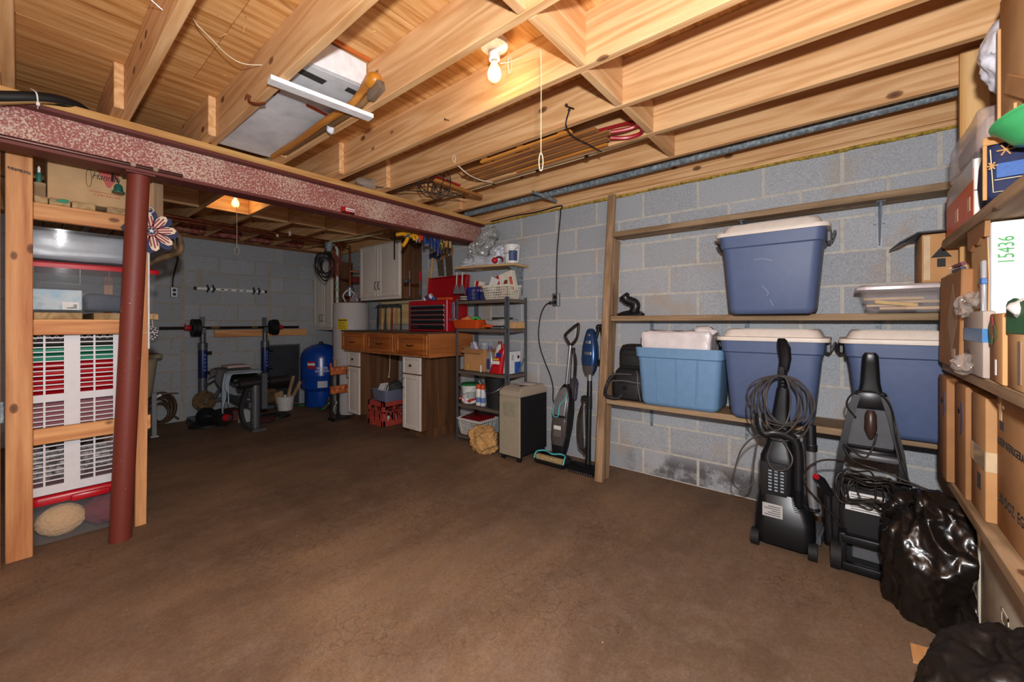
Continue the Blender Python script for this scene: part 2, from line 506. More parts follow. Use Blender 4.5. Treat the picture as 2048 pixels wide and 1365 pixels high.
M_COLUMN = peeling_mat('red_column_paint', '6e2c20', '9c7d66', 0.86, 40)
M_BLACK = plain('black_plastic', '17171a', 0.35)
M_BLACKM = plain('matte_black', '131314', 0.7)
M_GREYP = plain('grey_plastic', '55565a', 0.4)
M_STEEL = plain('zinc_steel', 'a9adb2', 0.35, 0.9, 0.08)
M_GALV = mottled('galvanized', [(0.35, '59656c'), (0.55, '7b878d'), (0.7, 'a5adb0')], 45, 0.45, 3)
M_WHITE = plain('white_plastic', 'e4e2de', 0.4)
M_WPAINT = plain('white_paint', 'e9e9ea', 0.45)
M_RED = plain('red_plastic', 'b01820', 0.35)
M_ROPE = plain('string', 'd8ccb0', 0.9)
M_WIRE = plain('dark_wire', '241d1a', 0.5)
M_COPPER = plain('copper_pipe', '8a4a2c', 0.35, 0.8, 0.2)
M_CARD = carton('cardboard')
M_INK = plain('black_ink', '22201f', 0.7)
M_REDINK = plain('red_ink', 'b0392e', 0.7)
M_PAPER = plain('label_paper', 'dcdad6', 0.6)
M_TAPE = plain('clear_tape', 'c8b08e', 0.12, spec=0.8)
# ================================================================ the setting
XW, YB, ZW = 3.135, 6.176, 2.229
XL, YN = -1.75, -0.98
ZJ, ZP = 2.270, 2.495
fl = B().box(XL - .1, XW + .15, YN - .1, YB + .15, -0.12, 0.0).to('floor', M_FLOOR, kind='structure', smooth=0)
# ---- block walls: mortar body with every block a part of its own
def mk_block(name, w, h, m):
    b = B(); b.box(-w / 2, w / 2, -0.006, 0.004, -h / 2, h / 2, 0.002)
    o = b.to(name, m, origin=(0, 0, 0), smooth=0)
    COL.objects.unlink(o)
    return o
BW, BH, GJ = 0.4064, 0.2032, 0.019
cache = {}
def put_block(parent, m, a0, a1, z0, z1, base, axis, proud=0.0):
    """block between a0..a1 along the wall and z0..z1; base = world position of the wall face"""
    w = a1 - a0 - GJ; h = z1 - z0 - 0.016
    if w < 0.03: return
    key = (round(w, 3), round(h, 3), m.name)
    if key not in cache: cache[key] = mk_block('block', w, h, m)
    o = cache[key].copy(); COL.objects.link(o)
    o.name = 'block'
    j = random.uniform(-0.0012, 0.0012)
    if axis == 'Y':
        o.rotation_euler = (0, 0, PI / 2)
        place(o, parent, (base + 0.002 - proud + j, (a0 + a1) / 2, (z0 + z1) / 2))
    else:
        place(o, parent, ((a0 + a1) / 2, base + 0.002 - proud + j, (z0 + z1) / 2))
def course(parent, m, lo, hi, phase, z0, z1, base, axis):
    k = math.floor(lo / BW - phase) ; 
    x = (k + phase) * BW
    while x < hi:
        a0, a1 = max(x, lo), min(x + BW, hi)
        if a1 - a0 > 0.04: put_block(parent, m, a0, a1, z0, z1, base, axis)
        x += BW
zc = lambda k: -0.006 + BH * k
wr = B().box(XW, XW + .19, YN - .1, YB + .19, -0.1, ZW).to('wall_right', M_MORTAR, kind='structure', smooth=0)
for k in range(11):
    course(wr, M_BLOCK, -0.96, YB - 0.004, 0.02 if k % 2 == 0 else 0.52, max(zc(k), 0.0), zc(k + 1), XW, 'Y')
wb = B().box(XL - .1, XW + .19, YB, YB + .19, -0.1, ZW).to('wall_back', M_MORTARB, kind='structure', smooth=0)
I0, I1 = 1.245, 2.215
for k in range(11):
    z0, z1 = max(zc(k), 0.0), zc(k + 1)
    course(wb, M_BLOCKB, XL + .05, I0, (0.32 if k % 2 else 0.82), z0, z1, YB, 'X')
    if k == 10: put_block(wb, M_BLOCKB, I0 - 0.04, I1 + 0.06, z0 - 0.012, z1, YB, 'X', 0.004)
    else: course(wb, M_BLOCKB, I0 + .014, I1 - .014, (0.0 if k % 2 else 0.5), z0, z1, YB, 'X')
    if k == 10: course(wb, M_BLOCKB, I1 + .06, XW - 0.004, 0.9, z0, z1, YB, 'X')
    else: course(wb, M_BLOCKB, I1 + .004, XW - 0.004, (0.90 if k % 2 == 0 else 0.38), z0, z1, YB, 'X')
wn = B().box(XL - .1, XW + .19, YN - .12, YN, -0.1, ZP + .02).to('wall_near', M_MORTAR, kind='structure', smooth=0)
wl = B().box(XL - .12, XL, YN - .1, YB + .19, -0.1, ZP + .02).to('wall_left', M_MORTAR, kind='structure', smooth=0)
for k in range(11):
    z0, z1 = max(zc(k), 0.0), zc(k + 1)
    course(wn, M_BLOCK, XL + .01, XW - .01, (0.3 if k % 2 else 0.8), z0, z1, YN - .002, 'X')
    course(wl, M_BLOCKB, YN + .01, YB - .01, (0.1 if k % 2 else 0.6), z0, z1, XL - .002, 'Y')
# ---- ceiling: plywood sheets on joists with solid blocking
ce = B().box(XL - .1, XW + .19, YN - .1, YB + .19, ZP + .018, ZP + .05).to('ceiling', M_PLY, kind='structure', smooth=0)
def sheet(x0, x1, y0, y1): B().box(x0 + .001, x1 - .001, y0 + .0015, y1 - .0015, ZP, ZP + .018, 0.001).to('plywood_sheet', M_PLY, ce, smooth=0)
for i, y in enumerate((-1.0, 0.24, 1.46, 2.68, 3.9, 5.12)):
    o = -0.6 if i % 2 else 0.0
    for x in (-1.85, 0.59 + o, 3.03 + o):
        x1 = {-1.85: 0.59 + o}.get(x, min(x + 2.44, XW + .18))
        if x1 - x > .05: sheet(x, x1, y, min(y + 1.22, YB + .18))
JX = [-1.14, -0.78, -0.40, -0.03, 0.357, 0.743, 1.125, 1.517, 1.905, 2.290, 2.700]
JT = 0.038
YG0, YG1 = 2.94, 3.07       # beam flange edges
for i, x in enumerate(JX):
    B().box(x - JT / 2, x + JT / 2, YN, 3.16, ZJ, ZP, 0.003).to('joist', M_JOIST, ce, smooth=0)
    xf = x - JT - 0.001
    B().box(xf - JT / 2, xf + JT / 2, 2.80, YB + .1, ZJ, ZP, 0.003).to('joist', M_JOIST, ce, smooth=0)
# joist along the wall, its sill plate and seal
B().box(XW - .012, XW + .026, YN, YB + .15, ZJ, ZP, 0.002).to('rim_joist', M_JOIST, ce, smooth=0)
B().box(XW - .012, XW + .13, YN, YB + .15, ZW + .006, ZJ - .003, 0.002).to('sill_plate', M_JOIST, ce, smooth=0)
M_FOAM = mottled('sill_seal', [(0.35, '6b5a2a'), (0.6, 'b8983a'), (0.75, 'd8c470')], 35, 0.9, 6)
s_ = B()
for i in range(60):
    y = YN + i * 0.12
    s_.box(XW - .010 - random.random() * .012, XW + .05, y, y + .121, ZW - .004 - random.random() * .008, ZW + .008)
s_.to('sill_seal', M_FOAM, ce, smooth=0, kind='stuff')
B().box(XL, XW, YB - .006, YB + .14, ZW + .002, ZJ - .003, 0.002).to('sill_plate', wood('dark_sill', '9a6a44', '60391f', 'X', 1, .3, .7), ce, smooth=0)
B().box(XL, XW, YB + .05, YB + .09, ZJ, ZP, 0.002).to('rim_joist', M_JOISTX, ce, smooth=0)
# solid blocking between joists
for i in range(3, len(JX)):
    a = JX[i] + JT / 2 + .002; b = (JX[i + 1] if i + 1 < len(JX) else XW - .012) - JT / 2 - .002
    if i + 1 == len(JX): continue
    yo = 0.012 * (i % 2)
    B().box(a, b, .83 + yo, .868 + yo, ZJ + .001, ZP - .001, 0.002).to('blocking', M_JOISTX, ce, smooth=0)
for i in range(0, len(JX)):
    a = JX[i] - JT + JT / 2 - .0; b = (JX[i + 1] if i + 1 < len(JX) else XW + .02) - JT - JT / 2 - .003
    yo = 0.04 * (i % 2)
    B().box(a + .002, b, 4.60 + yo, 4.638 + yo, ZJ + .001, ZP - .001, 0.002).to('blocking', M_JOISTX, ce, smooth=0)
M_GLASSWOOL = mottled('pink_insulation', [(0.3, '5b2f2a'), (0.5, '8f4a40'), (0.75, 'b98a70')], 22, 0.95, 8, bmp=0.8, bdist=0.02)
for i in range(3, len(JX) - 1):
    b = B(); b.box(JX[i] - .01, JX[i + 1] - .065, YB - .10, YB + .045, ZJ + .005, ZP - .03, .02, seg=2)
    bmesh.ops.subdivide_edges(b.bm, edges=b.bm.edges, cuts=3, use_grid_fill=True)
    crumple(b, .012, 14, i)
    b.to('insulation', M_GLASSWOOL, ce)
# nail points and splinters coming through the plywood
sp = B()
for k in range(150):
    x = random.uniform(-.5, 1.9); y = random.uniform(.9, 2.9)
    if min(abs(x - j) for j in JX) < .03: continue
    a = random.uniform(0, 6.28); l = random.uniform(.012, .035)
    sp.cyl((x, y, ZP + .001), (x + l * math.cos(a), y + l * math.sin(a), ZP - l * random.uniform(.2, .8)), .0016, .0006, 4)
sp.to('splinter', wood('splinter_wood', 'e8c890', 'c89a5c', 'X'), ce, smooth=0, kind='stuff')
# ---- steel beam on its pipe column
bt = thing('steel_beam', 'long red primed steel I beam with flaking paint under the joists', 'beam', (0.7, 3.005, 2.01))
B().box(XL, XW + .03, 2.996, 3.014, 2.03, 2.21).to('web', M_PRIMER, bt, smooth=0)
B().box(XL, XW + .03, YG0, YG1, 2.209, ZW, .002).to('top_flange', M_FLANGE, bt, smooth=0)
B().box(XL, XW + .03, YG0, YG1, 2.012, 2.031, .002).to('bottom_flange', M_FLANGE, bt, smooth=0)
B().box(XL, XW - .014, YG0 + .0, YG1 + .0, ZW + .0005, ZJ - .0005, .002).to('nailer_plate', wood('nailer', 'd8a868', 'b07c42', 'X', 1, .4, .6), bt, smooth=0)
# conduit lying on the lower flange
B().tube([(XL, 2.953, 2.0425), (0.60, 2.953, 2.0425)], .0105, 10).to('conduit', plain('brown_conduit', '4a2e28', .3, .6), bt)
for x in (.378, .47):
    B().box(x, x + .022, 2.937, 2.972, 2.033, 2.056, .004).to('clip', plain('clip_plastic', 'a08b7c', .3), bt)
ct = thing('pipe_column', 'round red steel pipe column standing under the steel beam', 'column', (0.365, 3.08, 0))
p0, p1 = Vector((0.355, 3.085, 0)), Vector((0.420, 3.005, 2.012))
B().tube([p0 + (p1 - p0) * (i / 6) for i in range(7)], .0475, 28).to('pipe', M_COLUMN, ct)
B().box(p1.x - .06, p1.x + .06, 2.945, 3.065, 2.002, 2.0115, .001).to('cap_plate', M_FLANGE, ct)
# ================================================================ shelf wall: leaning post, three shelves, brackets
def beam_between(b, a, c, wx, wy, bev=0.002):
    """board from a to c (roughly vertical), wx along X, wy along Y"""
    a = Vector(a); c = Vector(c)
    z = (c - a).normalized(); y = Vector((0, 1, 0)); x = y.cross(z).normalized(); y = z.cross(x)
    b.box(-wx / 2, wx / 2, -wy / 2, wy / 2, 0, (c - a).length, bev, L=basis(a, x, y, z))
ws = thing('storage_shelf', 'three long wooden shelves on a leaning post along the block wall', 'shelf', (2.95, 0.45, 0))
LEAN = lambda z: 2.762 + 0.272 * z / 2.229
b = B(); beam_between(b, (LEAN(0), 1.423, 0.0), (LEAN(2.222), 1.443, 2.222), .034, .058); b.to('post', M_OLDZ, ws, smooth=0)
for z0, z1 in ((0.0, .576), (.617, 1.206), (1.247, 1.862)):
    b = B(); beam_between(b, (LEAN(z0) + .074, 1.421, z0), (LEAN(z1) + .074, 1.43, z1), .108, .038); b.to('support_block', M_OLDZ, ws, smooth=0)
SHZ = {'low': .616, 'mid': 1.246, 'top': 1.903}
for key, xf in (('low', 2.832), ('mid', 2.905), ('top', 2.95)):
    z = SHZ[key]; xm = (xf + 3.126) / 2 + .01
    B().box(xf, xm - .001, -.93, 1.398, z - .038, z, .003).to('plank', M_OLDY, ws, smooth=0)
    B().box(xm + .001, 3.126, -.93, 1.398, z - .038, z - .001, .003).to('plank', M_OLDY, ws, smooth=0)
def bracket(y, z, xf, drop, big=False):
    b = B(); wv = .030 if not big else .04
    b.box(xf + .04, 3.126, y - wv / 2, y + wv / 2, z - .0035, z, .001)
    b.loft([[(3.126, y - wv / 2, z), (3.126, y + wv / 2, z), (3.122, y + wv / 2, z), (3.122, y - wv / 2, z)],
            [(3.126, y - .009, z - drop), (3.126, y + .009, z - drop), (3.122, y + .009, z - drop), (3.122, y - .009, z - drop)]])
    if big: b.loft([[(xf + .05, y - .005, z - .003), (xf + .05, y + .005, z - .003), (3.124, y + .005, z - .003), (3.124, y - .005, z - .003)],
            [(xf + .055, y - .005, z - .012), (xf + .055, y + .005, z - .012), (3.124, y + .004, z - drop * .93), (3.124, y - .004, z - drop * .93)]])
    for k in (.2, .55, .85): b.cyl((3.121, y, z - drop * k), (3.115, y, z - drop * k), .006, seg=8)
    if big:
        for s in (-1, 1): b.cyl((3.118, y + s * .018, z - .10), (3.108, y + s * .018, z - .10), .007, seg=8)
    b.to('bracket', plain('zinc_bracket', '7c8289', .5, .6) if big else M_GALV, ws)
for y in (onX(1303, 0, 3.12).y, onX(1494, 0, 3.12).y, onX(1757, 0, 3.12).y):
    bracket(y, SHZ['low'] - .038, 2.832, .19)
    bracket(y, SHZ['mid'] - .038, 2.905, .16)
for y in (onX(1488, 0, 3.1).y, onX(1759, 0, 3.12).y): bracket(y, SHZ['top'] - .038, 2.95, .25, True)

# ---------------------------------------------------------------- storage bins
M_BIN = plain('slate_blue_plastic', '4f5e80', .5, var=.03)
M_LID = plain('cream_plastic', 'd9cec2', .45, var=.03)
M_TOTE = plain('light_blue_plastic', '6b90b4', .48, var=.03)
def bin_body(cx, cy, z, h, wb, wt, db, dt, m, parent, ribs=0, rim=.83):
    """wb/wt: length along Y at bottom / top, db/dt: depth along X"""
    b = B()
    L = lambda f: (db + (dt - db) * f, wb + (wt - wb) * f)
    def R(f, zz, grow=0, r=.045):
        d, w_ = L(f); return rrect(d + grow, w_ + grow, r, 5, cx, cy, z + zz)
    f1 = rim * h
    b.loft([R(0, .012, -.03, .03), R(0, 0, -.05, .025), R(0, .0, -.05, .025), R(0, .012, -.012), R(.03, .03), R(.78, f1 - .004), R(.80, f1 + .004, .022), R(1, h, .022), R(1, h, .006), R(.0, .03, -.02)], cap0=True, cap1=True)
    b.to('tub', m, parent, smooth=40)
    if ribs:
        for k in range(1, ribs + 1):
            f = k / (ribs + 1) - .5
            d0, w0 = L(.03); d1, w1 = L(.77)
            b = B()
            b.loft([[(cx - d0 / 2 - .007, cy + f * w0 - .003, z + .035), (cx - d0 / 2 - .007, cy + f * w0 + .003, z + .035), (cx - d0 / 2 + .004, cy + f * w0 + .009, z + .035), (cx - d0 / 2 + .004, cy + f * w0 - .009, z + .035)],
                    [(cx - d1 / 2 - .007, cy + f * w1 - .003, z + f1 - .006), (cx - d1 / 2 - .007, cy + f * w1 + .003, z + f1 - .006), (cx - d1 / 2 + .004, cy + f * w1 + .009, z + f1 - .006), (cx - d1 / 2 + .004, cy + f * w1 - .009, z + f1 - .006)]])
            b.to('rib', m, parent, smooth=0)
def storage_bin(label, cx, cy, z, h, wb, wt, db, dt, tilt=0):
    t = thing('storage_bin', label, 'bin', (cx, cy, z), 'slate blue lidded storage bins')
    bin_body(cx, cy, z, h * .93, wb, wt, db, dt, M_BIN, t)
    b = B(); zz = z + h * .93
    b.loft([rrect(dt + .05, wt + .055, .05, 5, cx, cy, zz - .012), rrect(dt + .054, wt + .06, .05, 5, cx, cy, zz), rrect(dt + .05, wt + .055, .05, 5, cx, cy, zz + .010),
            rrect(dt + .012, wt - .005, .05, 5, cx, cy, zz + .014), rrect(dt - .01, wt - .035, .05, 5, cx, cy, zz + .046), rrect(dt - .03, wt - .055, .05, 5, cx, cy, zz + .056),
            rrect(dt - .075, wt - .10, .04, 5, cx, cy, zz + .056), rrect(dt - .085, wt - .11, .04, 5, cx, cy, zz + .048)], cap0=True)
    b.to('lid', M_LID, t, smooth=40)
    for s in (-1, 1):
        b = B()
        b.box(cx - .05, cx + .05, cy + s * (wt / 2 + .018) - .012, cy + s * (wt / 2 + .018) + .012, zz - .075, zz - .013, .006)
        b.tube([(cx - .055, cy + s * (wt / 2 + .03), zz - .06), (cx - .055, cy + s * (wt / 2 + .045), zz - .02), (cx + .055, cy + s * (wt / 2 + .045), zz - .02), (cx + .055, cy + s * (wt / 2 + .03), zz - .06)], .006, 8)
        b.to('latch_handle', M_BLACK if s > 0 else M_GREYP, t)
    return t
storage_bin('tall slate blue bin with cream lid alone on the middle shelf', 2.925, .335, 1.2462, .515, .425, .505, .35, .385)
storage_bin('slate blue bin with cream lid on the low shelf beside the light blue tote', 2.935, .335, .6165, .520, .41, .50, .34, .38)
storage_bin('slate blue bin with cream lid on the low shelf beside the cardboard boxes', 2.935, -.272, .6165, .520, .43, .53, .34, .38)
t = thing('open_tote', 'light blue ribbed plastic tote without lid on the low shelf', 'tote', (2.95, .855, .6165))
bin_body(2.955, .868, .6165, .405, .50, .555, .31, .35, M_TOTE, t, ribs=3)
M_FILMW = plain('cloudy_film', 'dcd3d2', .25, bmp=.6, scale=14, spec=.6)
b = B(); b.box(2.80, 3.09, .665, 1.115, .93, 1.135, .02, seg=2)
bmesh.ops.subdivide_edges(b.bm, edges=b.bm.edges, cuts=8, use_grid_fill=True); bagify(b, .016, 7, 3, 1); bagify(b, .005, 22, 4, 1)
t = thing('wrapped_package', 'cloudy plastic wrapped package sitting in the light blue tote', 'package', (2.95, .85, .93))
b.to('wrapped_slab', M_FILMW, t, smooth=60)
b = B(); b.ball((2.90, .71, 1.135), .06, 3, (1.2, 1.3, .5)); bagify(b, .03, 14, 8, 1); b.to('film_end', M_FILMW, t, smooth=60)

# ---------------------------------------------------------------- black bags at the left end of the low shelf
M_NYLON = plain('black_nylon', '1b1a1c', .65, bmp=.25, scale=90)
M_PIPING = plain('grey_piping', '6d6b6c', .6)
t = thing('shoulder_bag', 'black nylon shoulder bag with grey piping on the low shelf', 'bag', (2.96, 1.25, .6165))
b = B(); b.loft([rrect(.20, .225, .04, 4, 2.97, 1.245, .6165), rrect(.235, .25, .05, 4, 2.96, 1.245, .65), rrect(.23, .255, .05, 4, 2.965, 1.245, .75), rrect(.20, .235, .05, 4, 2.975, 1.24, .825), rrect(.15, .20, .04, 4, 2.98, 1.24, .848)])
bmesh.ops.subdivide_edges(b.bm, edges=b.bm.edges, cuts=1); crumple(b, .006, 18, 5); b.to('body', M_NYLON, t, smooth=50)
b = B(); b.box(2.838, 2.862, 1.15, 1.335, .63, .745, .012, seg=2); b.to('front_pocket', M_NYLON, t)
b = B()
b.tube(spline([(2.845, 1.135, .63), (2.836, 1.15, .72), (2.85, 1.16, .81), (2.88, 1.18, .84)]), .0035, 6)
b.tube(spline([(2.836, 1.345, .755), (2.832, 1.26, .765), (2.834, 1.16, .757), (2.85, 1.125, .75)]), .0035, 6)
b.tube(spline([(2.836, 1.355, .80), (2.832, 1.30, .812), (2.836, 1.20, .815)]), .003, 6)
b.to('piping', M_PIPING, t)
b = B(); pts = spline([(2.90, 1.36, .80), (2.86, 1.39, .75), (2.83, 1.40, .69), (2.80, 1.385, .65), (2.80, 1.34, .635), (2.83, 1.30, .632), (2.845, 1.28, .66)])
b.tube(pts, .014, 8); b.to('strap', M_NYLON, t)
b = B(); b.box(2.826, 2.838, 1.235, 1.265, .70, .725, .003); b.to('buckle', M_BLACK, t)
t = thing('camera_bag', 'small black nylon bag stacked on the shoulder bag', 'bag', (2.98, 1.22, .853))
b = B(); b.loft([rrect(.17, .215, .03, 4, 2.985, 1.215, .853), rrect(.19, .225, .04, 4, 2.985, 1.215, .88), rrect(.19, .225, .04, 4, 2.985, 1.215, .985), rrect(.16, .20, .04, 4, 2.99, 1.215, 1.022), rrect(.10, .15, .03, 4, 2.99, 1.215, 1.03)])
b.to('body', M_NYLON, t, smooth=50)
B().box(2.873, 2.893, 1.13, 1.30, .87, .955, .01, seg=2).to('front_pocket', M_NYLON, t)
b = B(); b.tube(spline([(2.885, 1.29, .985), (2.872, 1.27, 1.0), (2.868, 1.215, 1.004), (2.872, 1.16, 1.0), (2.885, 1.14, .985)]), .008, 8); b.to('handle', M_NYLON, t)
# tool head on the middle shelf
t = thing('vacuum_tool', 'black vacuum floor tool standing on the left end of the middle shelf', 'vacuum attachment', (3.0, 1.27, 1.2465))
b = B(); b.loft([rrect(.07, .20, .02, 3, 2.99, 1.27, 1.2465), rrect(.075, .21, .025, 3, 2.99, 1.27, 1.262), rrect(.05, .15, .02, 3, 3.0, 1.265, 1.28), rrect(.035, .06, .015, 3, 3.0, 1.255, 1.29)]); b.to('nozzle', M_BLACK, t)
b = B(); b.tube(spline([(3.0, 1.25, 1.28), (3.0, 1.235, 1.315), (3.0, 1.245, 1.345), (2.99, 1.30, 1.37), (2.985, 1.315, 1.395)]), [.036] * 33, 12); b.to('neck', M_BLACK, t)
b = B(); b.cyl((2.985, 1.312, 1.388), (2.983, 1.325, 1.405), .042, .04, 14); b.to('collar', M_BLACK, t)

# ---------------------------------------------------------------- upright vacuum (heads to the wall, its back to the room)
M_GLOSS = plain('gloss_black', '121215', .32, spec=.45)
M_SILVER = plain('silver_plastic', '8c8e92', .3, .5)
M_CORD = plain('grey_cord', '4a4644', .5)
vx, vy = 2.60, .245
t = thing('upright_vacuum', 'black upright vacuum with looped grey cord in front of the low shelf', 'vacuum cleaner', (vx, vy, 0))
b = B(); b.loft([rrect(.17, .25, .05, 4, 2.60, vy, .03), rrect(.19, .27, .05, 4, 2.60, vy, .07), rrect(.18, .26, .05, 4, 2.61, vy, .16), rrect(.15, .23, .05, 4, 2.625, vy + .01, .24), rrect(.13, .2, .04, 4, 2.63, vy + .02, .28)]); b.to('lower_body', M_GLOSS, t, smooth=45)
b = B(); b.loft([rrect(.08, .15, .03, 4, 2.615, vy + .035, .22), rrect(.085, .16, .03, 4, 2.615, vy + .035, .40), rrect(.085, .155, .03, 4, 2.62, vy + .035, .47), rrect(.06, .12, .03, 4, 2.63, vy + .03, .53), rrect(.05, .075, .02, 4, 2.635, vy + .02, .72), rrect(.045, .06, .02, 4, 2.635, vy + .01, .84)]); b.to('back_housing', M_GLOSS, t, smooth=45)
B().box(2.562, 2.574, vy - .015, vy + .105, .26, .445, .006, seg=2).to('filter_door', M_BLACKM, t)
b = B()
for i in range(3):
    for k in range(7): b.box(2.558, 2.563, vy + .062 - i * .027 - .008, vy + .062 - i * .027 + .008, .295 + k * .017, .303 + k * .017, .001)
b.to('vent', plain('vent_grey', '8f9aa8', .5), t, kind='stuff')
b = B(); b.box(2.5055, 2.5075, vy + .0, vy + .09, .175, .245, 0, L=T(0, 0, 0)); b.to('rating_label', plain('grey_label_paper', 'a9a8a6', .6), t)
b = B()
for k in range(5): b.box(2.5050, 2.5056, vy + .01, vy + .08 - .015 * (k % 3), .185 + k * .011, .188 + k * .011)
b.to('label_print', M_INK, t, smooth=0)
b = B(); b.tube([(2.56, vy - .06, .10)] + spline([(2.57, vy - .06, .16), (2.575, vy - .062, .35), (2.58, vy - .055, .55), (2.57, vy - .01, .60), (2.555, vy + .045, .61), (2.55, vy + .085, .60), (2.55, vy + .105, .64), (2.56, vy + .11, .70)], 12), .0245, 12)
for k in range(26):
    z = .10 + k * .009; b.lathe([(.024, -.002), (.029, 0), (.024, .002)], (2.5655, vy - .06, z), 12, cap=False)
b.to('hose', M_BLACK, t)
b = B(); b.tube([(2.60, vy - .125, .235), (2.605, vy - .118, .30), (2.62, vy - .112, .56)], [.021, .0215, .0215], 16); b.to('wand', M_SILVER, t)
b = B(); b.cyl((2.62, vy - .112, .56), (2.627, vy - .109, .66), .0245, seg=16); b.cyl((2.598, vy - .126, .225), (2.60, vy - .125, .24), .026, seg=16); b.cyl((2.6155, vy - .1145, .53), (2.6145, vy - .1145, .56), .0255, seg=16); b.to('wand_collar', M_BLACK, t, kind='stuff')
b = B(); b.tube([(2.64, vy + .015, .80), (2.64, vy + .012, .90), (2.635, vy + .008, .95)], [.024, .02, .018], 14)
for k in range(4): b.lathe([(.020, -.004), (.025, 0), (.020, .004)], (2.638, vy + .01, .85 + k * .018), 14, cap=False)
b.to('stem', M_BLACK, t)
b = B(); b.loft([rrect(.035, .05, .014, 4, 2.635, vy + .008, .94), rrect(.04, .055, .016, 4, 2.63, vy + .0, 1.0), rrect(.045, .062, .018, 4, 2.625, vy + .006, 1.06), rrect(.045, .045, .016, 4, 2.605, vy + .012, 1.10), rrect(.03, .03, .01, 4, 2.59, vy + .014, 1.112)]); b.to('grip', M_GLOSS, t, smooth=50)
b = B(); b.box(2.592, 2.615, vy + .0, vy + .03, .895, .96, .008, seg=2); b.cyl((2.60, vy + .015, .905), (2.585, vy + .015, .905), .012, seg=12); b.to('cord_hook', M_BLACKM, t)
b = B(); random.seed(4)
for k in range(9):
    w_ = random.uniform(.055, .155); hgt = random.uniform(.24, .36); off = random.uniform(-.03, .03); x0 = 2.575 - random.random() * .035
    pts = [(x0 + .01 * math.sin(3 * a + k), vy + .015 + off * (1 - math.cos(a)) / 2 + w_ * math.sin(a) * (1 + .1 * math.sin(2 * a + k)), .915 - hgt * (1 - math.cos(a)) / 2) for a in [2 * PI * i / 40 for i in range(40)]]
    b.tube(pts, .0042, 6, close=True)
b.tube(spline([(2.56, vy + .02, .60), (2.545, vy + .12, .58), (2.535, vy + .19, .50), (2.54, vy + .225, .38), (2.55, vy + .235, .29), (2.56, vy + .20, .265), (2.575, vy + .15, .30), (2.58, vy + .14, .42), (2.575, vy + .12, .56)], 10), .0042, 6)
b.tube(spline([(2.55, vy + .0, .57), (2.52, vy - .04, .50), (2.52, vy - .02, .44), (2.53, vy + .04, .42), (2.54, vy + .07, .47), (2.54, vy + .05, .56)], 10), .0042, 6)
b.to('power_cord', M_CORD, t, smooth=60)
for s, y in ((1, vy + .125), (-1, vy - .125)):
    B().cyl((2.53, y - .018, .043), (2.53, y + .018, .043), .043, seg=20).to('wheel', M_BLACKM, t)
b = B(); b.loft([[(2.64 + .02, vy - .15, .012), (2.64, vy + .15, .012), (2.64, vy + .15, .075), (2.64 + .02, vy - .15, .075)], [(2.80, vy - .17, .01), (2.80, vy + .17, .01), (2.80, vy + .17, .095), (2.80, vy - .17, .095)], [(2.90, vy - .17, .01), (2.90, vy + .17, .01), (2.90, vy + .17, .05), (2.90, vy - .17, .05)]])
bmesh.ops.bevel(b.bm, geom=list(b.bm.edges), offset=.012, segments=2, affect='EDGES'); b.to('floor_head', M_GREYP, t, smooth=50)

# ---------------------------------------------------------------- carpet cleaner
cx_, cy_ = 2.60, -.10
t = thing('carpet_cleaner', 'black carpet cleaner with open A shaped frame and tangled black cord', 'vacuum cleaner', (cx_, cy_, 0))
def strip(b, pts, w_, d_):
    """flat bar through pts, d_ along X"""
    P = [Vector(p) for p in pts]; rings = []
    for i, p in enumerate(P):
        a = (P[min(i + 1, len(P) - 1)] - P[max(i - 1, 0)]).normalized(); n = Vector((1, 0, 0)).cross(a).normalized()
        rings.append([p + n * w_ / 2 - Vector((d_ / 2, 0, 0)), p + n * w_ / 2 + Vector((d_ / 2, 0, 0)), p - n * w_ / 2 + Vector((d_ / 2, 0, 0)), p - n * w_ / 2 - Vector((d_ / 2, 0, 0))])
    b.loft(rings)
b = B()
for s in (-1, 1): strip(b, [(2.60, cy_ + s * .135, .12), (2.61, cy_ + s * .13, .35), (2.63, cy_ + s * .105, .58), (2.645, cy_ + s * .075, .74), (2.65, cy_ + s * .05, .84)], .028, .05)
b.box(2.625, 2.665, cy_ - .06, cy_ + .06, .775, .86, .012, seg=2)
b.box(2.61, 2.66, cy_ - .12, cy_ + .12, .545, .585, .01); b.box(2.59, 2.65, cy_ - .135, cy_ + .135, .40, .44, .01)
b.to('frame', M_GLOSS, t, smooth=45)
b = B(); b.box(2.655, 2.662, cy_ - .085, cy_ + .085, .585, .77, .002); b.to('back_plate', plain('dark_plate', '4c4e52', .45), t)
b = B(); b.loft([rrect(.04, .10, .015, 4, 2.65, cy_, .83), rrect(.04, .075, .018, 4, 2.65, cy_, .90), rrect(.042, .065, .02, 4, 2.645, cy_, 1.0), rrect(.04, .060, .02, 4, 2.638, cy_, 1.035), rrect(.02, .04, .01, 4, 2.634, cy_, 1.05)]); b.to('grip', M_GLOSS, t, smooth=50)
b = B(); b.tube([(2.62, cy_, .77), (2.615, cy_, .75), (2.612, cy_, .68), (2.61, cy_, .65), (2.608, cy_, .635)], [.014, .022, .024, .014, .006], 14); b.to('lower_stem', plain('dark_bronze', '3a2a22', .35), t)
b = B(); b.box(2.575, 2.625, cy_ - .10, cy_ + .08, .535, .565, .012, seg=2); b.to('cord_shelf', M_GREYP, t)
b = B(); b.loft([rrect(.10, .245, .03, 4, 2.62, cy_, .17), rrect(.10, .245, .03, 4, 2.62, cy_, .26), rrect(.085, .23, .03, 4, 2.625, cy_, .40)]); b.to('tank', M_BLACKM, t, smooth=45)
b = B(); b.box(2.567, 2.5695, cy_ - .095, cy_ + .095, .285, .375, L=T(0, 0, 0)); b.to('instruction_label', M_PAPER, t, smooth=0)
b = B()
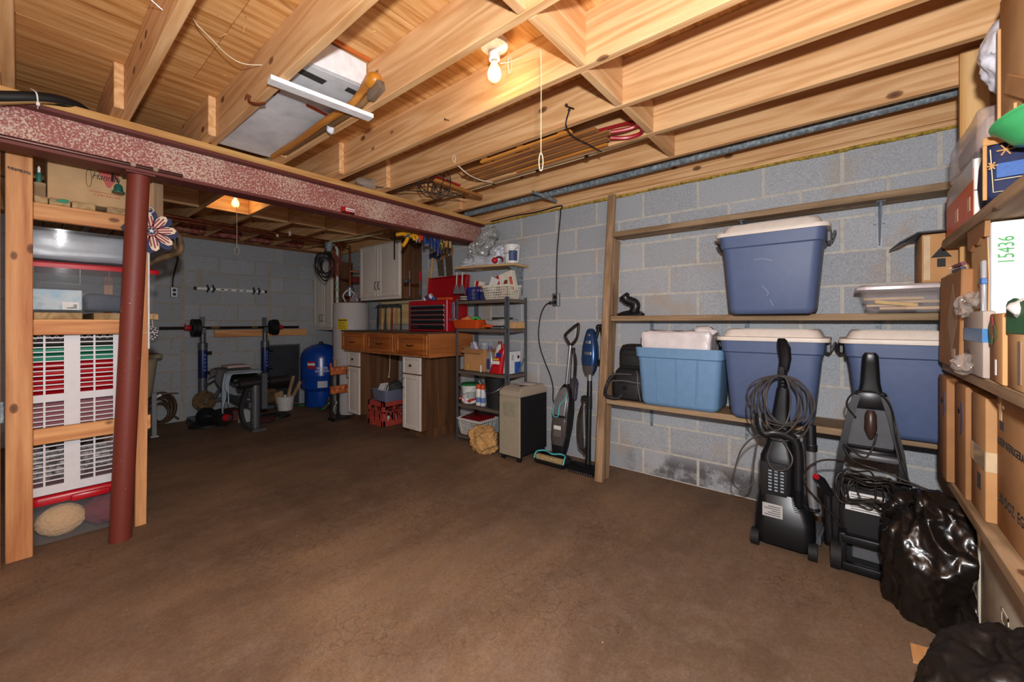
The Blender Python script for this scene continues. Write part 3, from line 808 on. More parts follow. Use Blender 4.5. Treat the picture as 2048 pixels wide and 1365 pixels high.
for k in range(7): b.box(2.5664, 2.5672, cy_ - .085, cy_ + .075, .292 + k * .0115, .2955 + k * .0115)
b.to('label_print', M_GREYP, t, smooth=0)
b = B()
for y in (cy_ + .078, cy_ - .02, cy_ - .085): b.box(2.5662, 2.567, y, y + .014, .31 + (.03 if y < cy_ + .05 and y > cy_ - .05 else 0), .345 + (.02 if y < cy_ + .05 and y > cy_ - .05 else 0))
b.to('label_marks', plain('label_yellow', 'c9a52a', .5), t, smooth=0, kind='stuff')
b = B(); b.loft([rrect(.16, .24, .03, 4, 2.67, cy_ - .01, .012), rrect(.18, .25, .03, 4, 2.67, cy_ - .01, .06), rrect(.14, .25, .03, 4, 2.67, cy_ - .01, .17)]); b.to('base', M_BLACKM, t, smooth=45)
for s in (-1, 1): B().box(2.50, 2.62, cy_ - .01 + s * .115 - .016, cy_ - .01 + s * .115 + .016, .03, .19, .008, seg=2).to('side_rail', M_GLOSS, t)
for z in (.035, .165): B().box(2.495, 2.53, cy_ - .13, cy_ + .11, z - .02, z + .02, .008, seg=2).to('cross_bar', M_GLOSS, t)
B().box(2.56, 2.575, cy_ - .09, cy_ + .07, .06, .14, .004).to('rear_panel', M_GREYP, t)
for s in (.13, -.15): B().cyl((2.535, cy_ + s - .02, .066), (2.535, cy_ + s + .02, .066), .066, seg=24).to('wheel', M_BLACKM, t)
b = B(); b.tube([(2.58, cy_ + .155, .10), (2.59, cy_ + .165, .36)], .018, 10); b.tube([(2.59, cy_ + .155, .33), (2.56, cy_ + .19, .40), (2.545, cy_ + .205, .418)], [.02, .022, .018], 10); b.to('spray_tool', M_BLACK, t)
b = B(); b.cyl((2.545, cy_ + .205, .418), (2.538, cy_ + .212, .425), .014, seg=10); b.to('trigger', M_RED, t)
b = B(); random.seed(11)
for k in range(7):
    ry, rz = random.uniform(.06, .12), random.uniform(.05, .10); oy, oz = random.uniform(-.02, .05), .385 + random.uniform(-.02, .045); x0 = 2.555 - random.random() * .03
    b.tube([(x0 + .012 * math.sin(2 * a + k), cy_ + oy + ry * math.cos(a), oz + rz * math.sin(a) + .02 * math.sin(3 * a)) for a in [2 * PI * i / 36 for i in range(36)]], .0042, 6, close=True)
b.tube(spline([(2.56, cy_ + .05, .52), (2.52, cy_ + .17, .52), (2.50, cy_ + .24, .47), (2.51, cy_ + .26, .40), (2.53, cy_ + .22, .33), (2.55, cy_ + .15, .25), (2.56, cy_ + .10, .18), (2.56, cy_ + .11, .30), (2.56, cy_ + .05, .44), (2.52, cy_ - .1, .475), (2.49, cy_ - .22, .46), (2.50, cy_ - .23, .455), (2.55, cy_ - .05, .50), (2.555, cy_ + .06, .53), (2.56, cy_ + .1, .60), (2.57, cy_ + .02, .55), (2.59, cy_ - .02, .66), (2.60, cy_ - .0, .64)], 9), .0042, 6)
b.tube(spline([(2.61, cy_ + .055, .73), (2.60, cy_ + .09, .79), (2.61, cy_ + .06, .85), (2.62, cy_ - .02, .86), (2.60, cy_ - .07, .80), (2.59, cy_ - .09, .65), (2.58, cy_ - .12, .5), (2.60, cy_ - .17, .36), (2.62, cy_ - .20, .32)], 9), .0042, 6)
b.to('power_cord', M_WIRE, t, smooth=60)

# ---------------------------------------------------------------- wet mop vacuum and blue stick vacuum against the wall
M_TEAL = plain('teal_plastic', '4fb0b4', .35)
M_SMOKE = plain('smoky_clear', '5a5350', .1, alpha=.75)
t = thing('mop_vacuum', 'slim wet mop vacuum with teal trim leaning against the wall', 'vacuum cleaner', (2.86, 1.87, 0))
b = B(); b.loft([[(2.765, 1.735, .012), (2.765, 2.03, .012), (2.92, 2.03, .012), (2.92, 1.735, .012)], [(2.765, 1.735, .05), (2.765, 2.03, .05), (2.92, 2.03, .05), (2.92, 1.735, .05)], [(2.83, 1.765, .085), (2.83, 2.0, .085), (2.91, 2.0, .085), (2.91, 1.765, .085)]])
bmesh.ops.bevel(b.bm, geom=list(b.bm.edges), offset=.01, segments=2, affect='EDGES'); b.to('floor_head', M_BLACK, t, smooth=50)
M_BRUSH = mottled('brush_roll', [(.3, '5a4a32'), (.5, '9a8458'), (.7, 'd0bf94')], 120, .9, 3)
B().cyl((2.797, 1.755, .058), (2.797, 2.012, .058), .027, seg=16).to('brush_roll', M_BRUSH, t)
b = B(); b.tube(spline([(2.765, 2.025, .05), (2.79, 2.025, .092), (2.83, 2.01, .10), (2.84, 1.95, .105), (2.82, 1.88, .098), (2.84, 1.81, .105), (2.83, 1.76, .10), (2.79, 1.742, .092), (2.765, 1.74, .05)], 8), .007, 8); b.to('window_trim', M_TEAL, t)
lm = lambda z: 2.885 + .125 * z / 1.16
ym = lambda z: 1.86 - .06 * z / 1.16
def ring_at(z, d, w_, r, dx=0, dy=0): return rrect(d * 1.1, w_ * 1.28, r, 4, lm(z) + dx, ym(z) + dy, z)
b = B(); b.loft([ring_at(.06, .07, .07, .02), ring_at(.14, .09, .10, .03), ring_at(.30, .12, .125, .04), ring_at(.44, .12, .13, .04), ring_at(.56, .10, .115, .035), ring_at(.64, .05, .07, .02), ring_at(.67, .03, .035, .012)]); b.to('body', M_BLACK, t, smooth=50)
b = B(); b.loft([ring_at(.42, .03, .10, .01, -.055, .01), ring_at(.52, .03, .10, .01, -.05, .01), ring_at(.60, .03, .075, .01, -.035, .0), ring_at(.645, .02, .03, .008, -.02)]); b.to('front_shell', M_SILVER, t, smooth=50)
b = B(); b.tube(spline([(lm(.42) - .068, ym(.42) + .065, .425), (lm(.50) - .066, ym(.5) + .062, .50), (lm(.42) - .068, ym(.42) + .06, .412), (lm(.41) - .07, ym(.42) + .01, .412), (lm(.47) - .068, ym(.5) + .005, .50), (lm(.54) - .06, ym(.54) - .03, .55), (lm(.58) - .05, ym(.58) - .05, .60)], 8), .005, 8); b.to('teal_trim', M_TEAL, t)
b = B(); b.loft([ring_at(.17, .05, .085, .02, -.03), ring_at(.25, .06, .11, .03, -.04), ring_at(.38, .06, .115, .03, -.045), ring_at(.40, .05, .11, .03, -.04)]); b.to('dirt_tank', M_SMOKE, t, smooth=50)
b = B(); b.box(-.0006, .0006, -.035, .035, -.045, .045, L=T(lm(.29) - .073, ym(.29), .29)); b.to('tank_label', M_PAPER, t, smooth=0)
b = B(); b.cyl((lm(.66), ym(.66), .66), (lm(1.0), ym(1.0) - .0, 1.0), .0135, seg=12); b.to('pole', M_SILVER, t)
b = B(); b.tube(spline([(lm(1.0), ym(1.0), .995), (lm(1.05) - .01, ym(1.0) + .045, 1.065), (lm(1.1) - .02, ym(1.0) + .035, 1.10), (lm(1.15), ym(1.1) - .045, 1.175), (lm(1.15), ym(1.1) - .065, 1.165), (lm(1.08), ym(1.0) - .055, 1.06), (lm(1.0), ym(1.0), .995)], 8), .012, 10); b.to('loop_handle', plain('dark_chrome', '3a3432', .25, .6), t)
b = B(); b.box(lm(.95) + .005, lm(.95) + .03, ym(.95) - .04, ym(.95) - .01, .93, .98, .006)
for k in range(4): b.tube(spline([(lm(.95), ym(.95) - .03 - .004 * k, .965), (lm(.85), ym(.85) - .055 - .008 * k, .85), (lm(.6), ym(.6) - .065 - .006 * k, .60), (lm(.5), ym(.5) - .05, .475 + .01 * k), (lm(.6), ym(.6) - .04, .62), (lm(.9), ym(.9) - .028, .95)], 8), .004, 6)
b.to('power_cord', M_WIRE, t, smooth=60)
b = B(); b.loft([ring_at(.55, .04, .05, .015, .03, -.06), ring_at(.68, .05, .06, .02, .03, -.055), ring_at(.72, .03, .04, .01, .03, -.05)]); b.to('water_tank', plain('purple_clear', '4a4258', .2, alpha=.85), t, smooth=50)
M_BLUEV = plain('metallic_blue', '2b4a78', .25, .5)
t = thing('stick_vacuum', 'blue and black stick vacuum leaning beside the shelf post', 'vacuum cleaner', (2.86, 1.57, 0))
b = B(); b.loft([[(2.775, 1.475, .01), (2.775, 1.715, .01), (2.88, 1.715, .01), (2.88, 1.475, .01)], [(2.775, 1.475, .045), (2.775, 1.715, .045), (2.88, 1.715, .045), (2.88, 1.475, .045)], [(2.83, 1.50, .075), (2.83, 1.70, .075), (2.87, 1.70, .075), (2.87, 1.50, .075)]])
bmesh.ops.bevel(b.bm, geom=list(b.bm.edges), offset=.008, segments=2, affect='EDGES'); b.to('floor_head', M_GLOSS, t, smooth=50)
b = B()
for k in range(11): b.cyl((2.774, 1.49 + k * .021, .022), (2.772, 1.49 + k * .021, .022), .006, seg=8)
b.to('bumper_studs', M_STEEL, t, kind='stuff')
l2 = lambda z: 2.855 + .13 * z / 1.16
y2 = lambda z: 1.565 + .045 * z / 1.16
def r2(z, d, w_, r, dx=0, dy=0): return rrect(d * 1.15, w_ * 1.3, r, 4, l2(z) + dx, y2(z) + dy, z)
b = B(); b.tube([(l2(z), y2(z), z) for z in (.06, .2, .45, .62, .73)], [.024, .021, .021, .021, .019], 12); b.to('tube', M_BLACK, t)
b = B(); b.tube([(l2(.06), y2(.06), .06), (l2(.13), y2(.13), .13)], [.022, .02], 12); b.tube([(l2(.5), y2(.5), .50), (l2(.60), y2(.60), .60)], [.024, .022], 12); b.box(l2(.58) - .035, l2(.58) + .02, y2(.58) + .0, y2(.58) + .06, .56, .60, .006); b.to('wand_joint', M_BLACKM, t, kind='stuff')
b = B(); b.tube([(l2(.7), y2(.7), .70), (l2(.78), y2(.78), .785)], [.018, .022], 12); b.to('neck', M_SILVER, t)
b = B(); b.loft([r2(.78, .05, .05, .02), r2(.82, .07, .08, .03), r2(.90, .08, .105, .035), r2(1.0, .075, .10, .035), r2(1.08, .06, .075, .03), r2(1.13, .045, .05, .02), r2(1.145, .02, .025, .009)]); b.to('motor_body', M_BLUEV, t, smooth=60)
b = B(); b.loft([r2(.775, .04, .045, .015, -.012), r2(.81, .055, .065, .02, -.012), r2(.845, .06, .085, .025, -.012), r2(.85, .05, .075, .02, -.01)]); b.to('dust_cup', M_SMOKE, t, smooth=50)
b = B()
for zz, ww in ((1.035, .035), (.945, .05)): b.loft([r2(zz - .012, .01, ww, .004, -.04), r2(zz + .012, .01, ww, .004, -.042)])
b.loft([r2(1.085, .01, .02, .004, -.03), r2(1.10, .01, .02, .004, -.028)]); b.to('badge', M_STEEL, t, kind='stuff')
b = B(); b.tube(spline([(l2(1.05) + .02, y2(1.05) - .035, 1.06), (l2(1.1) + .02, y2(1.1) - .06, 1.14), (l2(1.15) + .02, y2(1.1) - .08, 1.165), (l2(1.0) + .02, y2(1.0) - .105, 1.05), (l2(.9) + .02, y2(.9) - .105, .93), (l2(.85) + .02, y2(.85) - .06, .86)], 8), .014, 10); b.to('handle', M_GLOSS, t)
b = B(); b.ball((l2(1.14) + .015, y2(1.14) - .062, 1.16), .022, 2); b.to('release_button', M_BLACK, t)
b = B()
for k in range(5): b.tube(spline([(l2(.58) - .03, y2(.58) + .04, .57), (l2(.4) - .02, y2(.4) + .045 + .012 * k, .40), (l2(.2) - .02, y2(.2) + .03 + .012 * k, .20), (l2(.15) - .02, y2(.15) + .02, .155 + .01 * k), (l2(.3) - .02, y2(.3) + .012, .3), (l2(.5) - .025, y2(.5) + .02, .55)], 8), .004, 6)
b.to('power_cord', M_WIRE, t, smooth=60)
# pale scuffs on the single bin and a cobweb smear on the wall above
SCF = [o for o in bpy.data.objects if o.name == 'storage_bin'][0]
M_SCUFF = plain('pale_scuff', 'a9b2c4', .8)
def on_bin(u, v):
    p = onX(u, v, 2.741); f = (p.z - 1.246) / .515
    return Vector((2.75 - .0175 * f - .0012, p.y, p.z))
for P in ([(1508, 520), (1528, 518), (1545, 522)], [(1524, 572), (1536, 585), (1533, 592)], [(1540, 600), (1546, 612)]):
    b = B(); b.tube(spline([on_bin(*q) for q in P], 5), .0012, 5); b.to('scuff', M_SCUFF, SCF)
b = B(); random.seed(77)
for k in range(14):
    a = onX(1788 + 1.8 * k + random.uniform(-3, 3), 312 + 1.7 * k + random.uniform(-4, 4), 3.128); c = onX(1800 + 1.6 * k + random.uniform(-4, 6), 322 + 1.5 * k + random.uniform(-3, 6), 3.129)
    b.tube([a, (a + c) / 2 + Vector((-.004, 0, random.uniform(-.004, .004))), c], .0012, 4)
o = b.to('cobweb', plain('cobweb', 'd8dade', .9, alpha=.5), None, 'wispy pale cobweb on the block wall above the top shelf', 'cobweb', kind='stuff')
# ================================================================ shelf rack of boxes at the right, just in front of the near wall
M_TAN = carton('cardboard_tan', 'b8895a')
M_TANL = carton('cardboard_light', 'c79d6c')
M_BRN = carton('cardboard_brown', '9c6f47')
M_WCARD = carton('white_cardboard', 'dddbd8')
rk = thing('box_rack', 'wooden rack of rough boards packed with cardboard boxes at the right', 'shelf', (2.2, -.6, 0))
YF = -.345
for z in (.53, 1.02, 1.57):
    B().box(1.45, 2.66, YF - .22, YF, z - .038, z, .003).to('board', M_OLDX, rk, smooth=0)
    B().box(1.45, 2.66, YF - .45, YF - .225, z - .038, z, .003).to('board', M_OLDX, rk, smooth=0)
B().box(2.643, 2.681, -.487, -.398, 0, 2.40, .006).to('post', wood('pale_stud', 'efc489', 'cc9350', 'Z', 1.2, .8), rk, smooth=0)
B().box(1.46, 1.498, -.80, -.711, 0, 2.26, .004).to('post', M_POST, rk, smooth=0)
B().box(2.643, 2.681, -.80, -.711, 0, 2.26, .004).to('post', wood('pale_stud', 'efc489', 'cc9350', 'Z', 1.2, .8), rk, smooth=0)
B().box(1.46, 1.498, -.487, -.398, 0, 2.26, .004).to('post', M_POST, rk, smooth=0)

def carton_box(name, label, x0, x1, y0, y1, z0, z1, m=None, rot=0, group=None, flaps=None, tape=False, tilt=0, cat='box', open_top=False):
    """corrugated box: side walls with visible thickness, closed or torn top"""
    m = m or M_TAN
    cx, cy = (x0 + x1) / 2, (y0 + y1) / 2
    t = thing(name, label, cat, (cx, cy, z0), group)
    L = T(cx, cy, z0) @ RZ(rot) @ RY(tilt); w_, d_, h_ = x1 - x0, y1 - y0, z1 - z0
    b = B(L); k = .005
    if open_top:
        b.box(-w_ / 2, w_ / 2, -d_ / 2, d_ / 2, 0, k)
        for s in (-1, 1):
            b.box(-w_ / 2, w_ / 2, s * d_ / 2 - (k if s > 0 else 0), s * d_ / 2 + (0 if s > 0 else k), 0, h_, .001)
            b.box(s * w_ / 2 - (k if s > 0 else 0), s * w_ / 2 + (0 if s > 0 else k), -d_ / 2 + k, d_ / 2 - k, 0, h_, .001)
    else: b.box(-w_ / 2, w_ / 2, -d_ / 2, d_ / 2, 0, h_, .006, seg=2)
    b.to('carton', m, t)
    t['_L'] = [c for r in L for c in r]
    if tape:
        b = B(L); b.box(-.028, .028, -d_ / 2 - .001, d_ / 2 + .001, h_ * .55, h_ + .001) ; b.to('packing_tape', M_TAPE, t, smooth=0)
    for f in flaps or []:
        side, ang, ln = f
        b = B(L)
        if side == 'f': b.box(-w_ / 2 + .004, w_ / 2 - .004, -.004, 0, 0, ln, .001, L=T(0, d_ / 2, h_) @ RX(-ang))
        if side == 'b': b.box(-w_ / 2 + .004, w_ / 2 - .004, 0, .004, 0, ln, .001, L=T(0, -d_ / 2, h_) @ RX(ang))
        if side == 'l': b.box(0, .004, -d_ / 2 + .004, d_ / 2 - .004, 0, ln, .001, L=T(-w_ / 2, 0, h_) @ RY(-ang))
        if side == 'r': b.box(-.004, 0, -d_ / 2 + .004, d_ / 2 - .004, 0, ln, .001, L=T(w_ / 2, 0, h_) @ RY(ang))
        b.to('flap', m, t, smooth=0)
    return t
FY = lambda x, y, z: basis((x, y, z), (-1, 0, 0), (0, 0, 1))       # lettering on a face looking to +Y
FX = lambda x, y, z: basis((x, y, z), (0, -1, 0), (0, 0, 1))       # lettering on a face looking to -X
FYm = lambda x, y, z: basis((x, y, z), (1, 0, 0), (0, 0, 1))       # face looking to -Y

# ---- lower deck (z .53)
ZB = .5305
t = carton_box('cardboard_box', 'brown shipping box with torn hand hole, farthest on the lower rack deck', 2.455, 2.635, -.66, -.330, ZB, .965, M_BRN)
def torn_hole(t, x, y, z):
    b = B(); b.prism([(-.02, -.008), (-.004, -.014), (.02, -.008), (.018, .006), (.003, .004), (-.012, .012)], .0012, L=FY(x, y, z) @ T(0, 0, -.0003)); b.to('torn_hole', M_BLACKM, t, smooth=0)
torn_hole(t, 2.545, -.3298, .86)
M_BLUEINK = plain('blue_ink', '33334a', .7)
b = B(); b.tube(spline([(2.495, -.3295, .90), (2.485, -.3295, .85), (2.498, -.3295, .80)]), .004, 6); b.to('printed_arc', M_BLUEINK, t)
t = carton_box('cardboard_box', 'brown shipping box with torn hand hole, second on the lower rack deck', 2.255, 2.445, -.66, -.352, ZB, .955, M_BRN)
torn_hole(t, 2.36, -.3518, .85)
b = B(); b.tube(spline([(2.305, -.3515, .89), (2.295, -.3515, .83), (2.31, -.3515, .77)]), .004, 6); b.to('printed_arc', M_BLUEINK, t)
t = carton_box('cardboard_box', 'brown box bound with a wide strip of clear tape on the lower rack deck', 2.045, 2.235, -.66, -.364, ZB, .945, M_TAN)
b = B(); b.box(2.044, 2.236, -.365, -.3632, .70, .765); b.box(2.0440, 2.0455, -.60, -.364, .70, .765); b.to('packing_tape', M_TAPE, t, smooth=0)
b = B()
for k in range(4): b.box(2.10 + k * .012, 2.106 + k * .012, -.364, -.3630, .62, .675)
b.to('printed_bars', M_INK, t, smooth=0, kind='stuff')
t = carton_box('egg_case', 'large brown egg case with a hand hole nearest on the lower rack deck', 1.60, 2.035, -.72, -.388, ZB, .975, M_TAN)
b = B(); b.box(1.955, 2.0, -.389, -.3868, .855, .882, .006); b.to('hand_hole', plain('hole_lining', '4a4340', .8), t)
text('printed_text', 'KEEP REFRIGERATED', .034, M_INK, FY(1.865, -.3872, .815), t)
text('printed_text', '30 DOZ  EGGS', .045, M_INK, FY(1.865, -.3872, .635), t)
b = B(); b.box(1.98, 2.006, -.3895, -.3868, .885, .975); b.to('packing_tape', M_TAPE, t, smooth=0)
b = B(); b.box(1.955, 2.03, -.3895, -.3875, .925, .935, L=None); b.to('tape_end', plain('shiny_tape', 'd8d6d2', .15), t, smooth=0)
# ---- middle deck (z 1.02)
ZM = 1.0205
t = thing('flat_box', 'tall flat brown box with a printed diamond leaning on the middle rack deck', 'box', (2.42, -.335, ZM))
B(T(2.41, -.3445, ZM) @ RX(1)).box(-.205, .205, -.016, .016, 0, .375, .004).to('carton', M_BRN, t)
B(T(2.41, -.3445, ZM) @ RX(1)).prism([(-.03, .185), (.06, .06), (.15, .185), (.06, .33)], .0006, L=basis((0, .0158, 0), (-1, 0, 0), (0, 0, 1))).to('printed_diamond', plain('diamond_ink', 'a98a6c', .7), t, smooth=0)
B(T(2.41, -.3445, ZM) @ RX(1)).box(-.13, -.07, .0155, .0168, .04, .075).to('printed_label', plain('pale_ink', 'c3b29c', .7), t, smooth=0)
t = carton_box('tall_carton', 'tall white carton with green stamped number on the middle rack deck', 2.0, 2.25, -.70, -.368, ZM, 1.525, M_WCARD)
text('stamped_number', '15436', .05, plain('green_ink', '3c9a48', .6), basis((1.9992, -.402, 1.43), (0, 0, 1), (0, 1, 0)), t, .0003, sx=.72)
b = B()
def ell(cz, ry, rz, n=28): return [(1.999, -.475 + ry * math.cos(2 * PI * k / n), cz + rz * math.sin(2 * PI * k / n)) for k in range(n)]
b.tube(ell(1.445, .012, .055), .002, 5, close=True); b.tube([(1.999, -.475, 1.50), (1.999, -.56, 1.498)], .002, 5); b.tube([(1.999, -.475, 1.39), (1.999, -.56, 1.388)], .002, 5); b.tube(ell(1.445, .008, .05), .0014, 5, close=True)
b.to('printed_drum', plain('grey_ink', '3a3a3c', .7), t)
b = B(); b.prism([(-2.245, 1.06), (-2.235, 1.30), (-2.24, 1.49), (-2.03, 1.49), (-2.012, 1.35), (-2.02, 1.20), (-2.012, 1.08)], .0025, L=FY(0, -.3683, 0)); b.to('torn_patch', M_TANL, t, smooth=0)
b = B(); random.seed(3); b.prism([(-2.245, 1.47), (-2.20, 1.455), (-2.16, 1.475), (-2.10, 1.465), (-2.06, 1.485), (-2.01, 1.48), (-2.0, 1.53), (-2.245, 1.535)], .012, L=FY(0, -.368, 0)); b.to('torn_edge', M_BRN, t, smooth=0)
t = thing('wrapped_knife_set', 'clear wrapped utensil pack with blue band against the white carton', 'package', (2.04, -.352, 1.19))
b = B(); b.box(2.02, 2.048, -.3655, -.352, 1.18, 1.405, .012, seg=3); crumple(b, .001, 30, 1); b.to('film_sleeve', plain('clear_film', 'b9b6b8', .12, alpha=.65, spec=.9), t)
B().box(2.017, 2.051, -.366, -.3505, 1.325, 1.345, .002).to('blue_band', plain('blue_band', '2e5f9e', .4), t)
t = carton_box('grey_carton', 'grey product box with wide blue tape on the middle rack deck', 1.93, 2.19, -.3665, -.338, ZM, 1.235, carton('grey_board', 'a8998e'))
M_BTAPE = plain('blue_tape', '2c6ea6', .35)
b = B(); b.box(1.9292, 2.1908, -.3672, -.3372, 1.135, 1.178); b.to('blue_tape', M_BTAPE, t, smooth=0)
b = B()
for k in range(9): b.box(2.10, 2.13, -.339, -.3373, 1.05 + k * .006, 1.053 + k * .006)
b.to('barcode', M_INK, t, smooth=0, kind='stuff')
t = thing('film_wrap', 'crumpled clear plastic film stuffed beside the grey product box', 'plastic film', (2.08, -.34, ZM))
M_CLEAR = plain('crumpled_film', 'b5a99f', .08, alpha=.38, spec=1.0)
b = B(); b.ball((2.08, -.325, 1.052), .04, 3, (1.0, .55, .75)); bagify(b, .03, 20, 2, 1); b.to('film_bundle', M_CLEAR, t, smooth=60)
b = B(); b.ball((2.13, -.33, 1.25), .035, 3, (1.0, .4, .9)); b.ball((2.08, -.345, 1.275), .03, 3, (1.2, .5, .9)); bagify(b, .028, 20, 5, 1); b.to('film_bundle', M_CLEAR, t, smooth=60)
t = carton_box('produce_box', 'small brown box printed with a green and red pepper on the middle rack deck', 1.735, 1.905, -.56, -.345, ZM, 1.225, M_TAN, rot=-3)
M_GRN = plain('green_ink_pale', '4f7a48', .7); M_REDP = plain('red_ink_pale', 'b5524a', .7)
def blob(c, rx, rz, m, nm, y=-.3415, th=.0008, ph=0):
    b = B(); b.prism([(rx * math.cos(a) * (1 + .2 * math.sin(3 * a + ph)), rz * math.sin(a) * (1 + .15 * math.cos(2 * a + ph))) for a in [2 * PI * k / 22 for k in range(22)]], th, L=FY(c[0], y, c[1]) @ RZ(0)); b.to(nm, m, t, smooth=0)
blob((1.855, 1.168), .022, .042, M_GRN, 'printed_pepper', -.342); blob((1.84, 1.185), .014, .035, M_REDP, 'printed_pepper', -.3412, ph=1); blob((1.815, 1.17), .016, .02, M_GRN, 'printed_leaf', -.3412, ph=2)
B().box(1.80, 1.812, -.3425, -.3405, 1.045, 1.09).to('printed_stripe', M_PAPER, t, smooth=0)
t = carton_box('kraft_box', 'light brown box with green torn top nearest on the middle rack deck', 1.56, 1.71, -.56, -.345, ZM, 1.205, M_TANL)
b = B(); b.prism([(-1.712, 1.17), (-1.558, 1.17), (-1.558, 1.255), (-1.60, 1.25), (-1.65, 1.262), (-1.70, 1.255), (-1.714, 1.245)], .006, L=FY(0, -.349, 0)); b.box(1.558, 1.712, -.55, -.349, 1.206, 1.22); b.to('green_wrapper', plain('green_paper', '2f6b40', .6), t, smooth=0)
b = B(); b.box(1.60, 1.625, -.346, -.3438, 1.04, 1.15); b.to('printed_stripe', plain('grey_brown_ink', '8d7462', .7), t, smooth=0)
b = B(); b.ball((1.62, -.36, 1.235), .03, 3, (1, 1, .8)); crumple(b, .008, 30, 9, 1)
b.to('paper_wad', plain('grey_film', 'c9c3bf', .4), None, 'pale crumpled wad lying on the green topped box', 'wad')
# box and folder at the corner end of the middle wall shelf, clear tub in front
t = carton_box('arrow_carton', 'brown taped carton with a black arrow on the middle wall shelf', 2.76, 2.99, -.60, -.289, 1.3875, 1.62, M_TAN)
M_DARKP = plain('folder_grey', '3b4048', .5)
b = B(); AX = 2.7592
b.prism([(-.035, 0), (.035, 0), (0, .05)], .0008, L=basis((2.759, -.355, 1.505), (0, -1, 0), (0, 0, 1)) @ T(0, 0, 0)); b.prism([(-.014, -.045), (.014, -.045), (.014, -.005), (-.014, -.005)], .0008, L=basis((2.759, -.355, 1.505), (0, -1, 0), (0, 0, 1))); b.to('printed_arrow', M_INK, t, smooth=0, kind='stuff')
b = B(); b.box(2.758, 2.7605, -.318, -.296, 1.40, 1.61); b.to('packing_tape', M_TAPE, t, smooth=0)
t = thing('ring_binder', 'dark grey folder lying open on the taped arrow carton', 'binder', (2.88, -.42, 1.621))
b = B(T(2.875, -.36, 1.624) @ RZ(4)); b.box(-.15, .16, -.24, .10, 0, .006, .001); b.to('cover', M_DARKP, t, smooth=0)
b = B(T(2.875, -.262, 1.627) @ RZ(4) @ RX(-32)); b.box(-.15, .16, 0, .07, -.003, .003, .001); b.to('cover_flap', M_DARKP, t, smooth=0)
t = thing('clear_tub', 'clear lidded tub of wooden toy track on the middle wall shelf', 'tub', (2.78, -.22, 1.2465))
M_CTUB = plain('clear_tub_plastic', 'bdb4b2', .12, alpha=.16, spec=.6)
b = B(); b.loft([rrect(.19, .30, .03, 4, 2.86, -.245, 1.2472), rrect(.20, .31, .03, 4, 2.86, -.245, 1.252), rrect(.245, .365, .035, 4, 2.86, -.245, 1.365), rrect(.24, .36, .035, 4, 2.86, -.245, 1.365), rrect(.195, .305, .03, 4, 2.86, -.245, 1.255)], cap0=True, cap1=True); b.to('tub', M_CTUB, t, smooth=50)
b = B(); b.loft([rrect(.265, .40, .04, 4, 2.86, -.245, 1.362), rrect(.265, .40, .04, 4, 2.86, -.245, 1.376), rrect(.235, .36, .04, 4, 2.86, -.245, 1.386), rrect(.22, .34, .04, 4, 2.86, -.245, 1.380)]); b.to('lid', plain('frosted_lid', 'd5c9c8', .25, alpha=.8), t, smooth=50)
M_TRACK = wood('toy_track', 'e3c49a', 'c59a6a', 'Y', .6, 0, .5)
random.seed(21)
def track_arc(c, r, a0, a1, w_, z):
    b = B(); n = 12; rings = []
    for i in range(n + 1):
        a = math.radians(a0 + (a1 - a0) * i / n); u = Vector((math.cos(a) * .55, math.sin(a), 0)); p = Vector((c[0], c[1], z))
        rings.append([p + u * (r - w_ / 2), p + u * (r + w_ / 2), p + u * (r + w_ / 2) + Vector((0, 0, .012)), p + u * (r - w_ / 2) + Vector((0, 0, .012))])
    b.loft(rings); return b
tg = 'wooden toy track pieces in the clear tub'
tl = ['curved wooden toy track piece at the bottom of the clear tub', 'curved wooden toy track piece high in the clear tub', 'short curved toy track piece behind the others in the clear tub']
for i, (c, r, a0, a1, z) in enumerate((((2.86, -.30), .14, 130, 215, 1.262), ((2.875, -.20), .12, 120, 230, 1.312), ((2.90, -.29), .10, 100, 220, 1.296))):
    track_arc(c, r, a0, a1, .036, z).to('toy_track', M_TRACK, None, tl[i], 'toy track', tg)
B(T(2.80, -.19, 1.285) @ RX(8)).box(-.018, .018, -.09, .07, 0, .018, .002).to('toy_block', plain('yellow_paint', 'd8ae3e', .5), None, 'long yellow toy piece inside the clear tub', 'toy track')
B(T(2.80, -.28, 1.262)).box(-.02, .02, -.08, .14, 0, .014, .002).to('toy_track', M_TRACK, None, 'straight wooden toy track piece along the bottom of the clear tub', 'toy track', tg)
B(T(2.84, -.17, 1.278)).box(-.02, .02, -.10, .08, 0, .012, .002).to('toy_track', M_TRACK, None, 'straight wooden toy track piece under the yellow toy piece', 'toy track', tg)
# small dark item peeping out between the boxes
t = thing('paint_brush_set', 'bundle of dark brushes with brass tips lying on the tall flat box', 'brush', (2.33, -.36, 1.397))
for i, (dz, c) in enumerate(((0, '2b2f55'), (.018, '6d2238'))):
    b = B(); b.tube([(2.40, -.345, 1.405 + dz), (2.28, -.352, 1.405 + dz)], .008, 8); b.to('handle', plain('brush_handle_%d' % i, c, .5), t)
    b = B(); b.tube([(2.47, -.341, 1.405 + dz), (2.40, -.345, 1.405 + dz)], [.003, .007], 8); b.to('ferrule', plain('brass', 'b08a3a', .3, .8), t)
